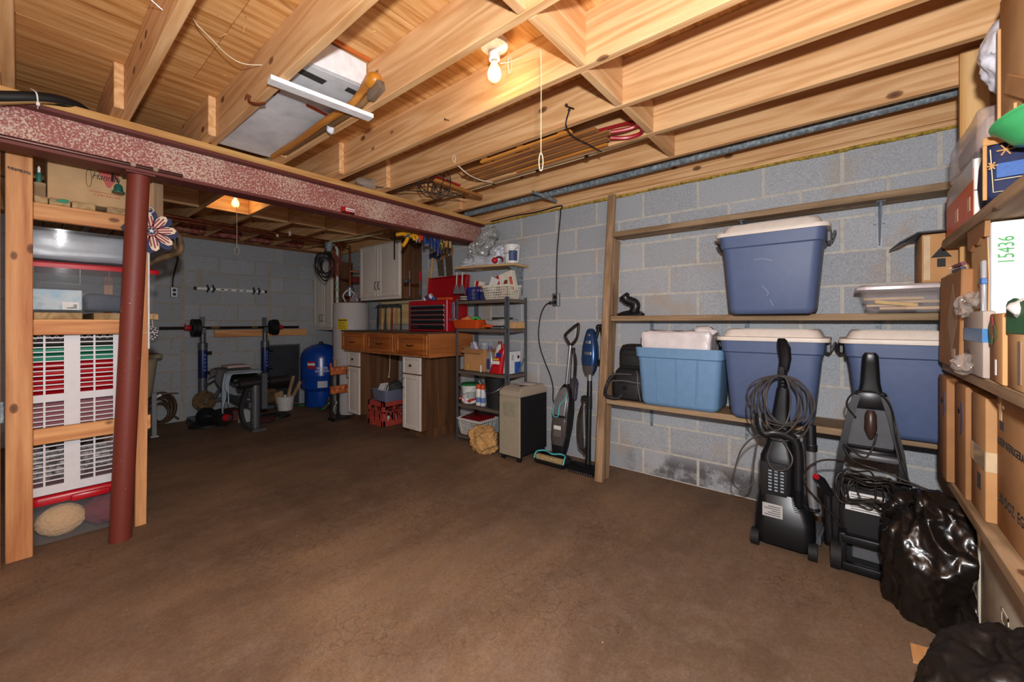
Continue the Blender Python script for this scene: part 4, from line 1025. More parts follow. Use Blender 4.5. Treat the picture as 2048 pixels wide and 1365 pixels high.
# ---- top deck (z 1.57)
ZT = 1.5705
t = carton_box('orange_box', 'glossy orange and white product box on the top rack deck', 2.125, 2.60, -.62, -.352, ZT, 1.775, plain('white_box_card', 'e2e0de', .4))
b = B(); b.box(2.126, 2.601, -.353, -.3508, ZT + .002, 1.74, 0); b.to('orange_face', plain('orange_print', 'd9601f', .4, spec=.25), t, smooth=0)
b = B(); b.prism([(-2.60, 1.70), (-2.45, 1.774), (-2.126, 1.774), (-2.126, 1.70)], .0012, L=FY(0, -.3512, 0)); b.to('grey_band', plain('grey_print', 'b4a9a2', .3), t, smooth=0)
b = B(); b.box(2.1238, 2.1252, -.62, -.352, 1.66, 1.664); b.to('lid_seam', M_GREYP, t, smooth=0)
b = B(); b.box(2.37, 2.42, -.3508, -.3498, 1.60, 1.65); b.box(2.17, 2.21, -.3508, -.3498, 1.60, 1.65); b.to('printed_panel', plain('pale_orange', 'd9a080', .4), t, smooth=0, kind='stuff')
b = B(); b.box(2.1235, 2.1252, -.44, -.37, 1.675, 1.735); b.to('printed_lines', plain('warm_grey_ink', '9a7f74', .6), t, smooth=0)
t = thing('blanket_bag', 'clear zip bag with folded navy bedding on the orange box', 'bag', (2.35, -.5, 1.776))
b = B(); b.box(2.07, 2.53, -.62, -.352, 1.7765, 1.93, .02, seg=3)
bmesh.ops.subdivide_edges(b.bm, edges=b.bm.edges, cuts=3, use_grid_fill=True); crumple(b, .006, 10, 2, 1.0); b.to('clear_cover', plain('vinyl_film', 'c4b0a8', .1, alpha=.45, spec=.8), t, smooth=60)
b = B(); b.box(2.09, 2.51, -.61, -.37, 1.79, 1.825, .014, seg=2); b.to('navy_fabric', plain('navy_cloth', '2c3d6b', .8, bmp=.2, scale=60), t)
b = B(); b.box(2.09, 2.51, -.61, -.37, 1.828, 1.905, .02, seg=2); b.to('tan_fabric', plain('tan_cloth', 'b9a398', .8, bmp=.2, scale=60), t)
t = thing('denim_stocking', 'dark denim bag with tan trim and stitched snowflakes on the top rack deck', 'bag', (1.9, -.35, ZT))
M_DENIM = plain('dark_denim', '23284a', .8, bmp=.4, scale=140); M_SUEDE = plain('tan_suede', 'b98a55', .8, bmp=.2, scale=60); M_STITCH = plain('cream_stitch', 'd8c8a4', .7)
b = B(T(1.985, -.385, ZT) @ RZ(-6)); b.box(-.115, .12, -.055, .04, 0, .185, .03, seg=3); bmesh.ops.subdivide_edges(b.bm, edges=b.bm.edges, cuts=1); crumple(b, .005, 14, 4); b.to('body', M_DENIM, t, smooth=60)
DL = T(1.985, -.385, ZT) @ RZ(-6); DX = DL @ T(-.121, 0, 0) @ basis((0, 0, 0), (0, -1, 0), (0, 0, 1))
b = B(DX); b.box(-.045, .06, .165, .19, -.002, .004, .002); b.to('trim', M_SUEDE, t)
b = B(DX); b.box(-.045, -.036, .0, .165, -.002, .003, .001); b.to('trim', M_SUEDE, t)
b = B(DX); b.box(-.018, .036, .062, .105, -.002, .003, .001); b.to('light_patch', plain('light_denim', '3d5f9c', .7, bmp=.3, scale=120), t)
b = B(DX)
b.tube([(-.03, .15, .004), (-.024, .02, .004), (.046, .02, .004), (.05, .15, .004)], .0013, 5); b.tube([(-.022, .056, .004), (.042, .056, .004)], .0013, 5); b.to('stitching', M_STITCH, t, kind='stuff')
for (cx3, cz3, r3) in ((.0, .142, .018), (-.027, .10, .012)):
    b = B(DX)
    for k in range(3):
        a = PI * k / 3; b.tube([(cx3 - r3 * math.cos(a), cz3 - r3 * math.sin(a), .005), (cx3 + r3 * math.cos(a), cz3 + r3 * math.sin(a), .005)], .0022, 5)
    b.to('snowflake', M_SUEDE, t)
t = thing('green_bowl', 'green plastic bowl tipped on its side on the top rack deck', 'bowl', (1.83, -.40, 1.73))
M_GBOWL = plain('green_bowl_plastic', '3f9a5c', .3)
b = B(T(1.75, -.425, 1.762) @ RX(-12) @ RY(8))
b.lathe([(r * .95, h * .95) for r, h in [(.045, -.07), (.05, -.075), (.08, -.055), (.105, 0), (.112, .004), (.112, .010), (.104, .008), (.076, -.048), (.045, -.066), (.0, -.066)]], seg=32, cap=False); b.to('shell', M_GBOWL, t, smooth=50)
t = carton_box('torn_carton', 'large torn cardboard carton at the top right corner of the rack', 1.50, 1.925, -.70, -.372, 1.792, 2.19, M_TANL)
b = B(); b.box(1.91, 1.922, -.3735, -.3655, 1.80, 2.10, .001); b.box(1.76, 1.915, -.3725, -.366, 1.794, 1.812, .001); b.to('torn_edge', M_TANL, t, smooth=0, kind='stuff')
b = B(T(1.70, -.366, 1.80) @ RY(-28)); b.box(-.12, .15, -.003, .003, .0, .05, .001); b.to('flap', M_TAN, t, smooth=0)
b = B(); b.box(1.62, 1.66, -.3725, -.3700, 1.78, 2.185); b.to('packing_tape', M_TAPE, t, smooth=0)
M_WBAG = plain('white_bag_film', 'dcdde6', .3, bmp=.3, scale=22)
t = thing('white_bag', 'white plastic bag bulging out behind the torn carton', 'bag', (2.05, -.42, 1.95))
b = B(); b.ball((2.06, -.46, 2.085), .115, 5, (1.3, .85, 1.05)); bagify(b, .03, 6, 6, .8); bagify(b, .006, 18, 3, .8); b.to('bag_skin', M_WBAG, t, smooth=70)
# ---- floor under the rack
t = thing('beige_cabinet', 'beige plastic cabinet with a pull slot standing under the rack', 'cabinet', (2.05, -.6, 0))
M_BEIGE = plain('beige_plastic', 'b5a68f', .5); M_BEIGEL = plain('beige_panel', 'd6cab4', .5)
B().box(1.82, 2.285, -.74, -.392, 0, .475, .008, seg=2).to('body', M_BEIGE, t)
B().box(1.814, 1.8205, -.735, -.397, .01, .468, .002).to('end_panel', M_BEIGEL, t)
b = B(); b.box(2.262, 2.29, -.40, -.386, .0, .478, .003); b.to('front_frame', M_BEIGEL, t)
b = B(); b.box(1.93, 2.0, -.3925, -.390, .275, .285); b.box(1.93, 2.0, -.3925, -.390, .24, .245); b.box(1.995, 2.0, -.3925, -.390, .24, .285); b.box(1.93, 1.935, -.3925, -.390, .24, .285); b.to('pull_slot_rim', M_BEIGEL, t, kind='stuff')
B().box(1.935, 1.995, -.3935, -.3912, .245, .275).to('pull_slot', plain('beige_dark', '8d7f6c', .6), t)
M_BAG = plain('black_bag_film', '15110f', .27, var=.02, spec=.6, bmp=.25, scale=16)
t = thing('black_bag', 'large knotted black trash bag on the floor beside the carpet cleaner', 'bag', (2.44, -.30, 0))
b = B(); b.ball((2.405, -.315, .235), .18, 6, (1.0, 1.0, 1.33))
for v in b.bm.verts:
    k = (v.co.z - .235) / .24
    if k < 0:
        g = min(2.2, (1 - .10 * k * k) / math.sqrt(max(.03, 1 - k * k))); v.co.x = 2.405 + (v.co.x - 2.405) * g; v.co.y = -.315 + (v.co.y + .315) * g; v.co.z = max(v.co.z, .01)
bagify(b, .075, 3.0, 3, .5); bagify(b, .014, 11, 7, .5)
for v in b.bm.verts:
    v.co.z = max(v.co.z, .002)
    if v.co.x < 2.295 and v.co.y < -.38: v.co.y = -.38
    if v.co.z > .48 and v.co.y < -.325: v.co.z = .48
    if v.co.x > 2.47: v.co.y = min(v.co.y, -.262)
b.to('bag_skin', M_BAG, t, smooth=80)
b = B(); b.tube(spline([(2.36, -.20, .47), (2.33, -.17, .44), (2.32, -.13, .40)]), [.03] * 8 + [.02] * 8 + [.035], 12); bagify(b, .02, 30, 2); b.to('tied_neck', M_BAG, t, smooth=80)
t = thing('black_sack', 'dull black trash bag lying nearest at the bottom right corner', 'bag', (1.60, -.30, 0))
M_BAG2 = plain('dull_bag_film', '1b1613', .42, var=.05, spec=.5)
b = B(); b.ball((1.68, -.375, .10), .2, 6, (1.1, .95, 1.2))
bagify(b, .05, 4.0, 9, .8); bagify(b, .010, 13, 4, .8)
for v in b.bm.verts: v.co.z = max(v.co.z, .002)
b.to('bag_skin', M_BAG2, t, smooth=80)
b = B(); P = [onZ(u, v, 0.0) for u, v in ((1820, 1291), (1882, 1308), (1875, 1338), (1826, 1328))]
b.loft([[(p.x, p.y, .0015) for p in P], [(p.x, p.y, .009) for p in P]]); b.to('wood_scrap', M_POSTX, None, 'small orange wood scrap lying on the floor near the trash bags', 'wood scrap', smooth=0)
# ================================================================ workbench, tool chest, wall cabinets
M_CABW = plain('cabinet_white', 'cfc6bc', .45, var=.03)
M_CABB = wood('cabinet_brown', '755036', '47301e', 'Z', .8, 0, .5)
M_CHERRY = wood('cherry_drawer', 'b56a30', '7a3c18', 'Y', .7, 0, .3)
M_CHERRYX = wood('cherry_end', 'b87440', '8c5028', 'X', .7, 0, .35)
M_PEWTER = plain('pewter', '3a3632', .4, .7)
def framed_front(b, x, y0, y1, z0, z1, fw=.045, proud=.018, ax=1):
    """raised-panel front on the plane X=x looking to -X: stiles, rails and a raised field"""
    b.box(x - .014, x, y0, y1, z0, z1, .001)
    for (a0, a1, c0, c1) in ((y0, y0 + fw, z0, z1), (y1 - fw, y1, z0, z1), (y0 + fw, y1 - fw, z0, z0 + fw), (y0 + fw, y1 - fw, z1 - fw, z1)):
        b.box(x - proud - .003, x - .012, a0, a1, c0, c1, .004)
    if z1 - z0 > .14 and y1 - y0 > .14:
        p, q = fw + .004, fw + .028
        A = [(x - .014, y0 + p, z0 + p), (x - .014, y1 - p, z0 + p), (x - .014, y1 - p, z1 - p), (x - .014, y0 + p, z1 - p)]
        C = [(x - proud - .001, y0 + q, z0 + q), (x - proud - .001, y1 - q, z0 + q), (x - proud - .001, y1 - q, z1 - q), (x - proud - .001, y0 + q, z1 - q)]
        b.loft([A, C])
def pull(b, x, y, z, h=.09):
    b.tube(spline([(x, y, z - h / 2), (x - .022, y, z - h / 2 + .012), (x - .026, y, z), (x - .022, y, z + h / 2 - .012), (x, y, z + h / 2)], 5), .0045, 8)
def wall_cab(label, x0, y0, y1, z0, z1, top=False):
    t = thing('wall_cabinet', label, 'cabinet', ((x0 + XW) / 2, (y0 + y1) / 2, z0), 'wall cabinets')
    B().box(x0, XW - .009, y0, y1, z0, z1, .002).to('body', M_CABB, t, smooth=0)
    b = B(); b.box(x0 - .006, x0 + .002, y0, y1, z0 - .002, z1, .001); b.to('face_frame', M_CABW, t, smooth=0)
    ym_ = (y0 + y1) / 2
    for (a, c, hy) in ((y0 + .015, ym_ - .004, ym_ - .035), (ym_ + .004, y1 - .015, ym_ + .035)):
        b = B(); framed_front(b, x0 - .006, a, c, z0 + .035, z1 - .02, .055)
        d = b.to('door', M_CABW, t)
        b = B(); pull(b, x0 - .027, hy, z0 + .17, .10); b.to('handle', M_PEWTER, d)
        for zz in (z0 + .10, z1 - .10):
            b = B(); yy = a if hy > a + .1 and hy == ym_ - .035 else c
            b.box(x0 - .016, x0 - .004, (y0 + .002) if yy == a else (y1 - .012), (y0 + .012) if yy == a else (y1 - .002), zz - .02, zz + .02, .002); b.to('hinge', M_CABW, d)
    return t
wall_cab('white two door wall cabinet hanging above the hammers', 2.83, 3.99, 4.87, 1.475, 2.16)
wall_cab('white two door wall cabinet in the far corner above the blue tank', 2.83, 5.60, 6.155, 1.085, 2.07)
# bench: drawer unit and worktop
t = thing('drawer_unit', 'reddish wooden unit of three wide drawers resting on two base cabinets', 'drawers', (2.8, 3.92, .847))
B().box(2.522, 3.12, 3.105, 4.725, .847, 1.084, .002).to('case', M_CHERRYX, t, smooth=0)
for u0, u1 in ((793, 859), (736, 790), (686, 732)):
    ya, yb = onX(u1, 0, 2.52).y, onX(u0, 0, 2.52).y
    b = B(); framed_front(b, 2.52, ya + .012, yb - .012, .872, 1.066, .042, .022); d = b.to('drawer', M_CHERRY, t)
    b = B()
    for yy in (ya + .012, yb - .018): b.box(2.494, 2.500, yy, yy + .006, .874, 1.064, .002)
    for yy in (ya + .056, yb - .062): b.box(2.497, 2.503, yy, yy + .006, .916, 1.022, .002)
    b.to('glint_bar', wood('cherry_glint', 'd58a48', 'a8602c', 'Z', .5, 0, .25), d, kind='stuff')  # added lighter bars paint in the flash glints along the frame bevels
    b = B(); yc = (ya + yb) / 2; b.tube(spline([(2.50, yc - .055, .965), (2.482, yc - .04, .962), (2.478, yc, .958), (2.482, yc + .04, .962), (2.50, yc + .055, .965)], 5), .005, 8); b.to('handle', M_PEWTER, d)
B().box(2.49, 3.128, 3.09, 4.74, 1.085, 1.1005, .003).to('worktop', plain('worktop_dark', '4a3a30', .35), None, 'thin dark worktop over the three wooden drawers', 'worktop')
def base_cab(label, y0, y1, pull_y=None):
    t = thing('base_cabinet', label, 'cabinet', (2.85, (y0 + y1) / 2, 0), 'base cabinets under the drawer unit')
    B().box(2.585, 3.12, y0, y1, .085, .8465, .002).to('body', M_CABB, t, smooth=0)
    B().box(2.655, 3.12, y0 + .0, y1 - .0, 0, .085, .001).to('toe_kick', M_CABB, t, smooth=0)
    b = B(); framed_front(b, 2.585, y0 + .004, y1 - .004, .665, .835, .03); d = b.to('drawer', M_CABW, t)
    b = B(); b.ball((2.552, (y0 + y1) / 2, .75), .014, 2); b.cyl((2.565, (y0 + y1) / 2, .75), (2.552, (y0 + y1) / 2, .75), .006); b.to('knob', M_PEWTER, d)
    b = B(); framed_front(b, 2.585, y0 + .004, y1 - .004, .09, .652, .045); d = b.to('door', M_CABW, t)
    b = B(); pull(b, 2.565, y1 - .03, .56, .10); b.to('handle', M_PEWTER, d)
    return t
base_cab('white front brown side base cabinet under the right end of the drawers', 3.30, 3.60)
base_cab('white front brown side base cabinet under the left end of the drawers', 4.455, 4.725)
# scrap strip below the toe kicks
t = thing('tool_chest', 'red metal tool chest with black drawers and open lid on the worktop', 'tool chest', (2.9, 3.43, 1.1005))
M_CHEST = plain('chest_red', 'a3121c', .3, var=.04)
B().box(2.752, 3.05, 3.11, 3.745, 1.101, 1.428, .006).to('case', M_CHEST, t)
zz = 1.12
for k in range(5):
    h = .05 if k else .062
    b = B(); b.box(2.744, 2.7535, 3.145, 3.70, zz, zz + h - .006, .002); d = b.to('drawer', M_BLACK, t)
    b = B(); b.box(2.739, 2.7505, 3.145, 3.70, zz + h - .018, zz + h - .006, .002); b.to('drawer_pull', M_STEEL, d)
    zz += h
b = B(); b.box(2.7405, 2.7445, 3.57, 3.68, 1.133, 1.157); b.to('badge', plain('badge_dark', '4a1a1c', .4), t)
for z in (1.155, 1.30, 1.375): pass
b = B()
for k in range(8): b.cyl((2.7525, 3.722, 1.13 + k * .034), (2.7505, 3.722, 1.13 + k * .034), .009, seg=8)
b.to('slide_rivets', M_STEEL, t, kind='stuff')
b = B(T(3.05, 0, 1.43) @ RY(6)); b.box(-.006, .006, 3.11, 3.745, 0, .275, .003); b.box(-.05, -.004, 3.11, 3.122, 0, .27, .002); b.box(-.05, -.004, 3.733, 3.745, 0, .27, .002); b.box(-.05, -.004, 3.11, 3.745, .265, .275, .002); b.to('lid', M_CHEST, t)
b = B(); b.box(2.85, 2.853, 3.107, 3.111, 1.30, 1.305); b.tube(spline([(2.80, 3.108, 1.40), (2.80, 3.085, 1.38), (2.80, 3.085, 1.30), (2.80, 3.108, 1.28)], 5), .006, 8); b.to('side_handle', M_STEEL, t, kind='stuff')
# things on the chest
t = thing('paint_can', 'small purple and white can tipped on the red tool chest', 'can', (2.85, 3.60, 1.4285))
b = B(T(2.85, 3.52, 1.462) @ RZ(30) @ RX(62)); b.lathe([(.0, -.05), (.032, -.05), (.033, -.047), (.033, .047), (.032, .05), (.0, .05)], seg=18); b.to('can', plain('white_can', 'd6d2d6', .4), t)
b = B(T(2.85, 3.52, 1.462) @ RZ(30) @ RX(62)); b.lathe([(.0335, -.03), (.0335, .02)], seg=18, cap=False); b.to('label_band', plain('purple_label', '4a2a52', .5), t)
t = thing('claw_tool', 'blue headed hand tool with orange grip lying on the red tool chest', 'hand tool', (2.85, 3.28, 1.4285))
b = B(); b.cyl((2.82, 3.33, 1.445), (2.83, 3.20, 1.442), .013, seg=10); b.cyl((2.83, 3.20, 1.442), (2.84, 3.13, 1.44), .015, seg=10); b.to('grip', plain('orange_grip', 'd2552a', .5), t)
b = B(); b.ball((2.815, 3.385, 1.448), .03, 2, (1, .8, .7)); b.to('head', plain('blue_head', '2a5a92', .4), t)
b = B(); b.cyl((2.815, 3.37, 1.448), (2.82, 3.33, 1.445), .007, seg=8); b.to('shank', M_STEEL, t)

# ---- wall plank with hammers
t = thing('hammer_rack', 'pale wooden board on the wall below the cabinet for hanging hammers', 'tool rack', (3.10, 4.35, 1.18))
B().box(3.095, 3.123, 3.92, 4.86, 1.17, 1.465, .003).to('board', wood('pale_plank', 'dcc496', 'c2a068', 'Y', .6, .3), t, smooth=0)
B().box(3.075, 3.096, 4.78, 4.86, 1.17, 1.45, .003).to('end_post', M_OLDZ, t, smooth=0)
B().box(3.06, 3.098, 3.95, 4.80, 1.425, 1.433, .002).to('ledge', M_OLDY, t, smooth=0)
M_HANDLE = wood('hammer_handle', 'd0a46a', 'a0713c', 'Z', .6, 0, .5)
def hammer(label, u, handle, head_c='5a5d62', big=0, L=.30):
    y = onX(u, 0, 3.05).y
    t = thing('hammer', label, 'hammer', (3.055, y, 1.15), 'hammers hanging on the wall board')
    b = B(); b.tube([(3.06, y, 1.40), (3.058, y, 1.30), (3.055, y, 1.22), (3.055, y, 1.40 - L)], [.009, .011, .014, .012], 10); b.to('handle', handle, t)
    b = B(); w_ = .06 + big
    b.cyl((3.06, y - w_, 1.405), (3.06, y - .01, 1.405), .022 + big * .3, seg=12); b.box(3.046, 3.074, y - .018, y + .018, 1.39, 1.42, .004)
    b.loft([[(3.05, y + .015, 1.395), (3.07, y + .015, 1.395), (3.07, y + .015, 1.415), (3.05, y + .015, 1.415)], [(3.052, y + .06 + big, 1.385), (3.068, y + .06 + big, 1.385), (3.068, y + .06 + big, 1.39), (3.052, y + .06 + big, 1.39)]])
    b.to('head', plain('hammer_head', head_c, .4, .6), t)
hammer('black handled hammer at the left end of the hammer board', 755, M_BLACKM)
hammer('round headed mallet with pale wooden handle beside the black handled hammer', 763.5, M_HANDLE, '2c2b2b', .012, .34)
hammer('dark brown handled hammer third on the hammer board', 770, plain('dark_handle', '3a2a1e', .5))
hammer('wooden handled hammer beside the dark brown handled one', 777.5, M_HANDLE, '77787a', .0, .30)
hammer('red tipped wooden handled hammer near the middle of the hammer board', 783, plain('red_handle', '7e1f1c', .4), '55565a')
hammer('hatchet shaped hammer with pale handle at the right of the board', 792, M_HANDLE, '3c4043', .015, .29)
t = thing('pry_bar', 'dark curved pry bar hanging last on the hammer board', 'pry bar', (3.055, 3.98, 1.08))
y = onX(800, 0, 3.05).y
b = B(); b.tube(spline([(3.06, y + .05, 1.385), (3.06, y + .02, 1.40), (3.06, y - .005, 1.385), (3.058, y - .012, 1.30), (3.056, y - .012, 1.10)], 6), .009, 8); b.to('bar', plain('dark_steel', '2e2b29', .4, .6), t)
# ---- cabinet side: pipe clamp and a pair of bars
t = thing('pipe_clamp', 'coppery pipe clamp lying against the brown side of the wall cabinet', 'clamp', (3.0, 3.96, 1.60))
for zz in (1.625, 1.645):
    b = B(); b.cyl((2.85, 3.972, zz), (3.10, 3.972, zz), .008, seg=10); b.to('pipe', M_COPPER, t)
b = B(); b.box(2.86, 2.93, 3.945, 3.985, 1.655, 1.70, .01); b.cyl((2.9, 3.95, 1.68), (2.9, 3.93, 1.68), .02, seg=10); b.to('jaw', plain('blue_grey_iron', '4a5560', .5, .4), t, kind='stuff')
b = B(); b.cyl((2.915, 3.95, 1.50), (2.915, 3.95, 1.80), .005, seg=8); b.to('screw_bar', M_STEEL, t)
t = thing('red_screwdriver', 'red handled screwdriver hanging by the wall cabinet side', 'screwdriver', (3.05, 3.93, 1.52))
b = B(); b.tube([(3.05, 3.93, 1.80), (3.05, 3.93, 1.77), (3.05, 3.93, 1.69)], [.014, .017, .012], 10); b.to('handle', M_RED, t)
b = B(); b.cyl((3.05, 3.93, 1.69), (3.05, 3.93, 1.52), .004, seg=8); b.to('blade', M_STEEL, t)
t = thing('wall_square', 'thin dark steel bar hanging in front of the white wall cabinet', 'metal bar', (2.80, 4.10, 1.93))
b = B(); yy = onX(789, 0, 2.80).y; b.box(2.797, 2.80, yy - .012, yy + .012, 1.93, 2.25); b.to('bar', plain('rusty_steel', '4a3f38', .5, .6), t, smooth=0)
# ---- clamps hung below the beam
def ax(u, Y): return onY(u, 0, Y).x
yl = plain('yellow_clamp_plastic', 'd99a1e', .4)
t = thing('clamp_rail', 'wooden rail behind the beam from which the clamps hang', 'tool rack', (2.5, 3.15, 2.02))
B().box(2.12, 2.86, 3.0715, 3.088, 2.02, 2.21, .003).to('rail', M_OLDX, t, smooth=0)
def spring_clamp(label, u, v, ang, m, s=1.0):
    p = onY(u, v, 3.09)
    t = thing('spring_clamp', label, 'clamp', p, 'spring clamps hanging under the beam')
    L = basis(p, (1, 0, 0), (0, 0, 1)) @ Matrix.Rotation(math.radians(ang), 4, 'Z') @ Matrix.Scale(s, 4)
    for k in (-1, 1):
        b = B(L); b.tube(spline([(-.075, k * .045, 0), (-.03, k * .03, 0), (0, k * .012, 0), (.04, -k * .022, 0), (.065, -k * .012, 0)], 6), [.013] * 24 + [.009], 8); b.to('arm', m, t)
    b = B(L); b.cyl((0, 0, -.018), (0, 0, .018), .014, seg=10); b.to('pivot', M_STEEL, t)
spring_clamp('large yellow spring clamp hanging under the beam at the far left', 814, 472, 35, yl, 1.25)
spring_clamp('yellow spring clamp hanging under the beam second from left', 828, 466, -70, yl, 1.0)
def bar_clamp(label, u, v0, v1, m, jaw=.05, handle=None):
    p0 = onY(u, v0, 3.10); p1 = onY(u, v1, 3.10)
    t = thing('bar_clamp', label, 'clamp', (p0.x, 3.10, p1.z), 'bar clamps hanging under the beam')
    b = B(); b.box(p0.x - .004, p0.x + .004, 3.094, 3.106, p1.z, p0.z + .08, .001); b.to('bar', M_STEEL, t)
    zj = p1.z + .03
    b = B(); b.box(p0.x - .009, p0.x + jaw, 3.09, 3.11, zj, zj + .03, .006); b.box(p0.x - .011, p0.x + .011, 3.088, 3.112, zj - .02, zj + .07, .005); b.to('jaw', m, t, kind='stuff')
    b = B(); b.tube([(p0.x + jaw - .008, 3.10, zj + .03), (p0.x + jaw - .008, 3.10, zj + .10)], [.012, .014], 8); b.to('grip', handle or m, t)
bl = plain('blue_clamp', '21356e', .4); rd = plain('orange_red_clamp', 'c8402a', .4); yb = plain('yellow_green_grip', 'c9b93a', .4)
bar_clamp('silver bar clamp with red grip beside the yellow spring clamps', 833, 462, 486, M_STEEL, .05, rd)
bar_clamp('red bar clamp between the silver one and the blue clamps', 839, 464, 486, rd, .04, rd)
bar_clamp('broad blue bar clamp beside the red clamp under the beam', 850, 466, 492, bl, .08, bl)
bar_clamp('blue bar clamp third from the red clamp under the beam', 863, 468, 497, bl, .06)
bar_clamp('blue bar clamp with long silver bar in the middle of the row', 869, 468, 503, bl, .05)
bar_clamp('bar clamp with yellow grip right of the blue clamps', 876, 470, 512, bl, .05, yb)
bar_clamp('long silver bar clamp with wooden grip right of the yellow grip', 882, 470, 508, plain('brown_iron', '4a382c', .5, .4), .05, M_HANDLE)
bar_clamp('silver bar clamp with wooden grip second from the saws', 887, 471, 506, plain('brown_iron', '4a382c', .5, .4), .05, M_HANDLE)
bar_clamp('rightmost silver bar clamp of the row beside the saws', 894, 472, 507, plain('brown_iron', '4a382c', .5, .4), .05, M_HANDLE)
# ---- axe and saws hung on the block wall behind the chest
t = thing('axe', 'axe with long curved wooden handle hanging behind the red lid', 'axe', (3.10, 3.7, 1.45))
P = [onX(u, v, 3.095) for u, v in ((865, 512), (864, 530), (861, 560), (858, 600))]
b = B(); b.tube(spline(P, 6), .013, 8); b.to('handle', M_HANDLE, t)
p = P[0]; b = B(); b.loft([[(3.085, p.y + .05, p.z + .03), (3.105, p.y + .05, p.z + .03), (3.105, p.y + .05, p.z - .03), (3.085, p.y + .05, p.z - .03)], [(3.08, p.y - .03, p.z + .025), (3.11, p.y - .03, p.z + .025), (3.11, p.y - .03, p.z - .025), (3.08, p.y - .03, p.z - .025)], [(3.093, p.y - .13, p.z + .055), (3.097, p.y - .13, p.z + .055), (3.097, p.y - .13, p.z - .07), (3.093, p.y - .13, p.z - .07)]]); b.to('head', plain('blue_axe_head', '2f3d63', .4, .4), t)
def saw(label, u, y0v, y1v, w0, w1):
    a = onX(u, y0v, 3.09); c = onX(u + 3, y1v, 3.09)
    t = thing('hand_saw', label, 'saw', (3.09, a.y, c.z), 'hand saws hanging on the wall')
    b = B(); b.loft([[(3.089, a.y - w0, a.z), (3.0905, a.y - w0, a.z), (3.0905, a.y + w0, a.z), (3.089, a.y + w0, a.z)], [(3.089, c.y - w1, c.z), (3.0905, c.y - w1, c.z), (3.0905, c.y + w1, c.z), (3.089, c.y + w1, c.z)]]); b.to('blade', plain('saw_steel', 'a59a88', .3, .9), t, smooth=0)
    b = B(); b.tube(spline([(3.09, a.y - .04, a.z), (3.09, a.y - .055, a.z + .06), (3.09, a.y - .02, a.z + .12), (3.09, a.y + .04, a.z + .10), (3.09, a.y + .05, a.z + .03), (3.09, a.y + .02, a.z - .01)], 6), .014, 8); b.to('handle', plain('saw_handle', '8a5a30', .5), t)
saw('broad hand saw with brown handle hanging beside the axe', 880, 520, 552, .055, .05)
saw('hand saw with dark handle hanging beside the broad saw', 897, 512, 560, .06, .05)
# brush / ladle hanging from the wooden wall shelf
for u, lab in ((914, 'long grey scrub brush hanging from the left end of the wall plank'), (925, 'grey handled brush hanging second from the left of the wall plank')):
    p = onX(u, 545, 2.87); q = onX(u - 1, 570, 2.87); r = onX(u - 1, 588, 2.87)
    t = thing('scrub_brush', lab, 'brush', r, 'brushes hanging from the wall plank')
    b = B(); b.tube([p, q], .007, 8); b.to('handle', plain('pale_handle', 'b9b3aa', .5), t)
    b = B(); b.loft([[(2.86, q.y - .01, q.z), (2.88, q.y - .01, q.z), (2.88, q.y + .01, q.z), (2.86, q.y + .01, q.z)], [(2.855, r.y - .03, r.z + .02), (2.885, r.y - .03, r.z + .02), (2.885, r.y + .03, r.z + .02), (2.855, r.y + .03, r.z + .02)], [(2.855, r.y - .03, r.z), (2.885, r.y - .03, r.z), (2.885, r.y + .03, r.z), (2.855, r.y + .03, r.z)]]); b.to('head', M_SILVER, t)

# ================================================================ steel shelving
M_RACK = plain('rack_grey', '5b6066', .4, .3)
t = thing('steel_shelving', 'narrow grey steel shelving unit of five shelves against the block wall', 'shelf', (2.94, 2.68, 0))
SX0, SX1, SY0, SY1 = 2.80, 3.095, 2.352, 3.03
for x, sx in ((SX0, 1), (SX1, -1)):
    for y, sy in ((SY0, 1), (SY1, -1)):
        b = B(); b.box(min(x, x + sx * .032), max(x, x + sx * .032), min(y, y + sy * .002), max(y, y + sy * .002), 0, 1.43); b.box(min(x, x + sx * .002), max(x, x + sx * .002), min(y, y + sy * .032), max(y, y + sy * .032), 0, 1.43); b.to('post', M_RACK, t, smooth=0)
M_SHELFM = plain('shelf_brown_grey', '6a5e55', .5, .2)
SL = [1.41, 1.135, .715, .385, .075]
for z in SL:
    b = B(); b.box(SX0 + .002, SX1 - .002, SY0 + .002, SY1 - .002, z - .003, z)
    for (a, c, d, e) in ((SX0 + .002, SX0 + .005, SY0, SY1), (SX1 - .005, SX1 - .002, SY0, SY1), (SX0, SX1, SY0 + .002, SY0 + .005), (SX0, SX1, SY1 - .005, SY1 - .002)): b.box(a, c, d, e, z - .032, z)
    b.to('shelf_panel', M_SHELFM, t, smooth=0)
for (y, s) in ((SY0, 1), (SY1, -1)):
    b = B(); b.tube([(SX0 + .03, y + s * .004, .58), (SX0 + .16, y + s * .004, .385)] if s > 0 else [(SX0 + .01, y - .004, .60), (SX0 + .20, y - .004, .40)], .009, 4); b.to('brace', M_RACK, t, smooth=0)
b = B(); b.tube([(SX1 - .01, SY0 + .004, .90), (SX0 + .17, SY0 + .004, .73)], .008, 4); b.to('brace', M_RACK, t, smooth=0)
b = B(); b.tube([(SX1 - .01, SY1 - .004, .65), (SX1 - .01, SY1 - .25, .42)], .008, 4); b.to('brace', M_RACK, t, smooth=0)

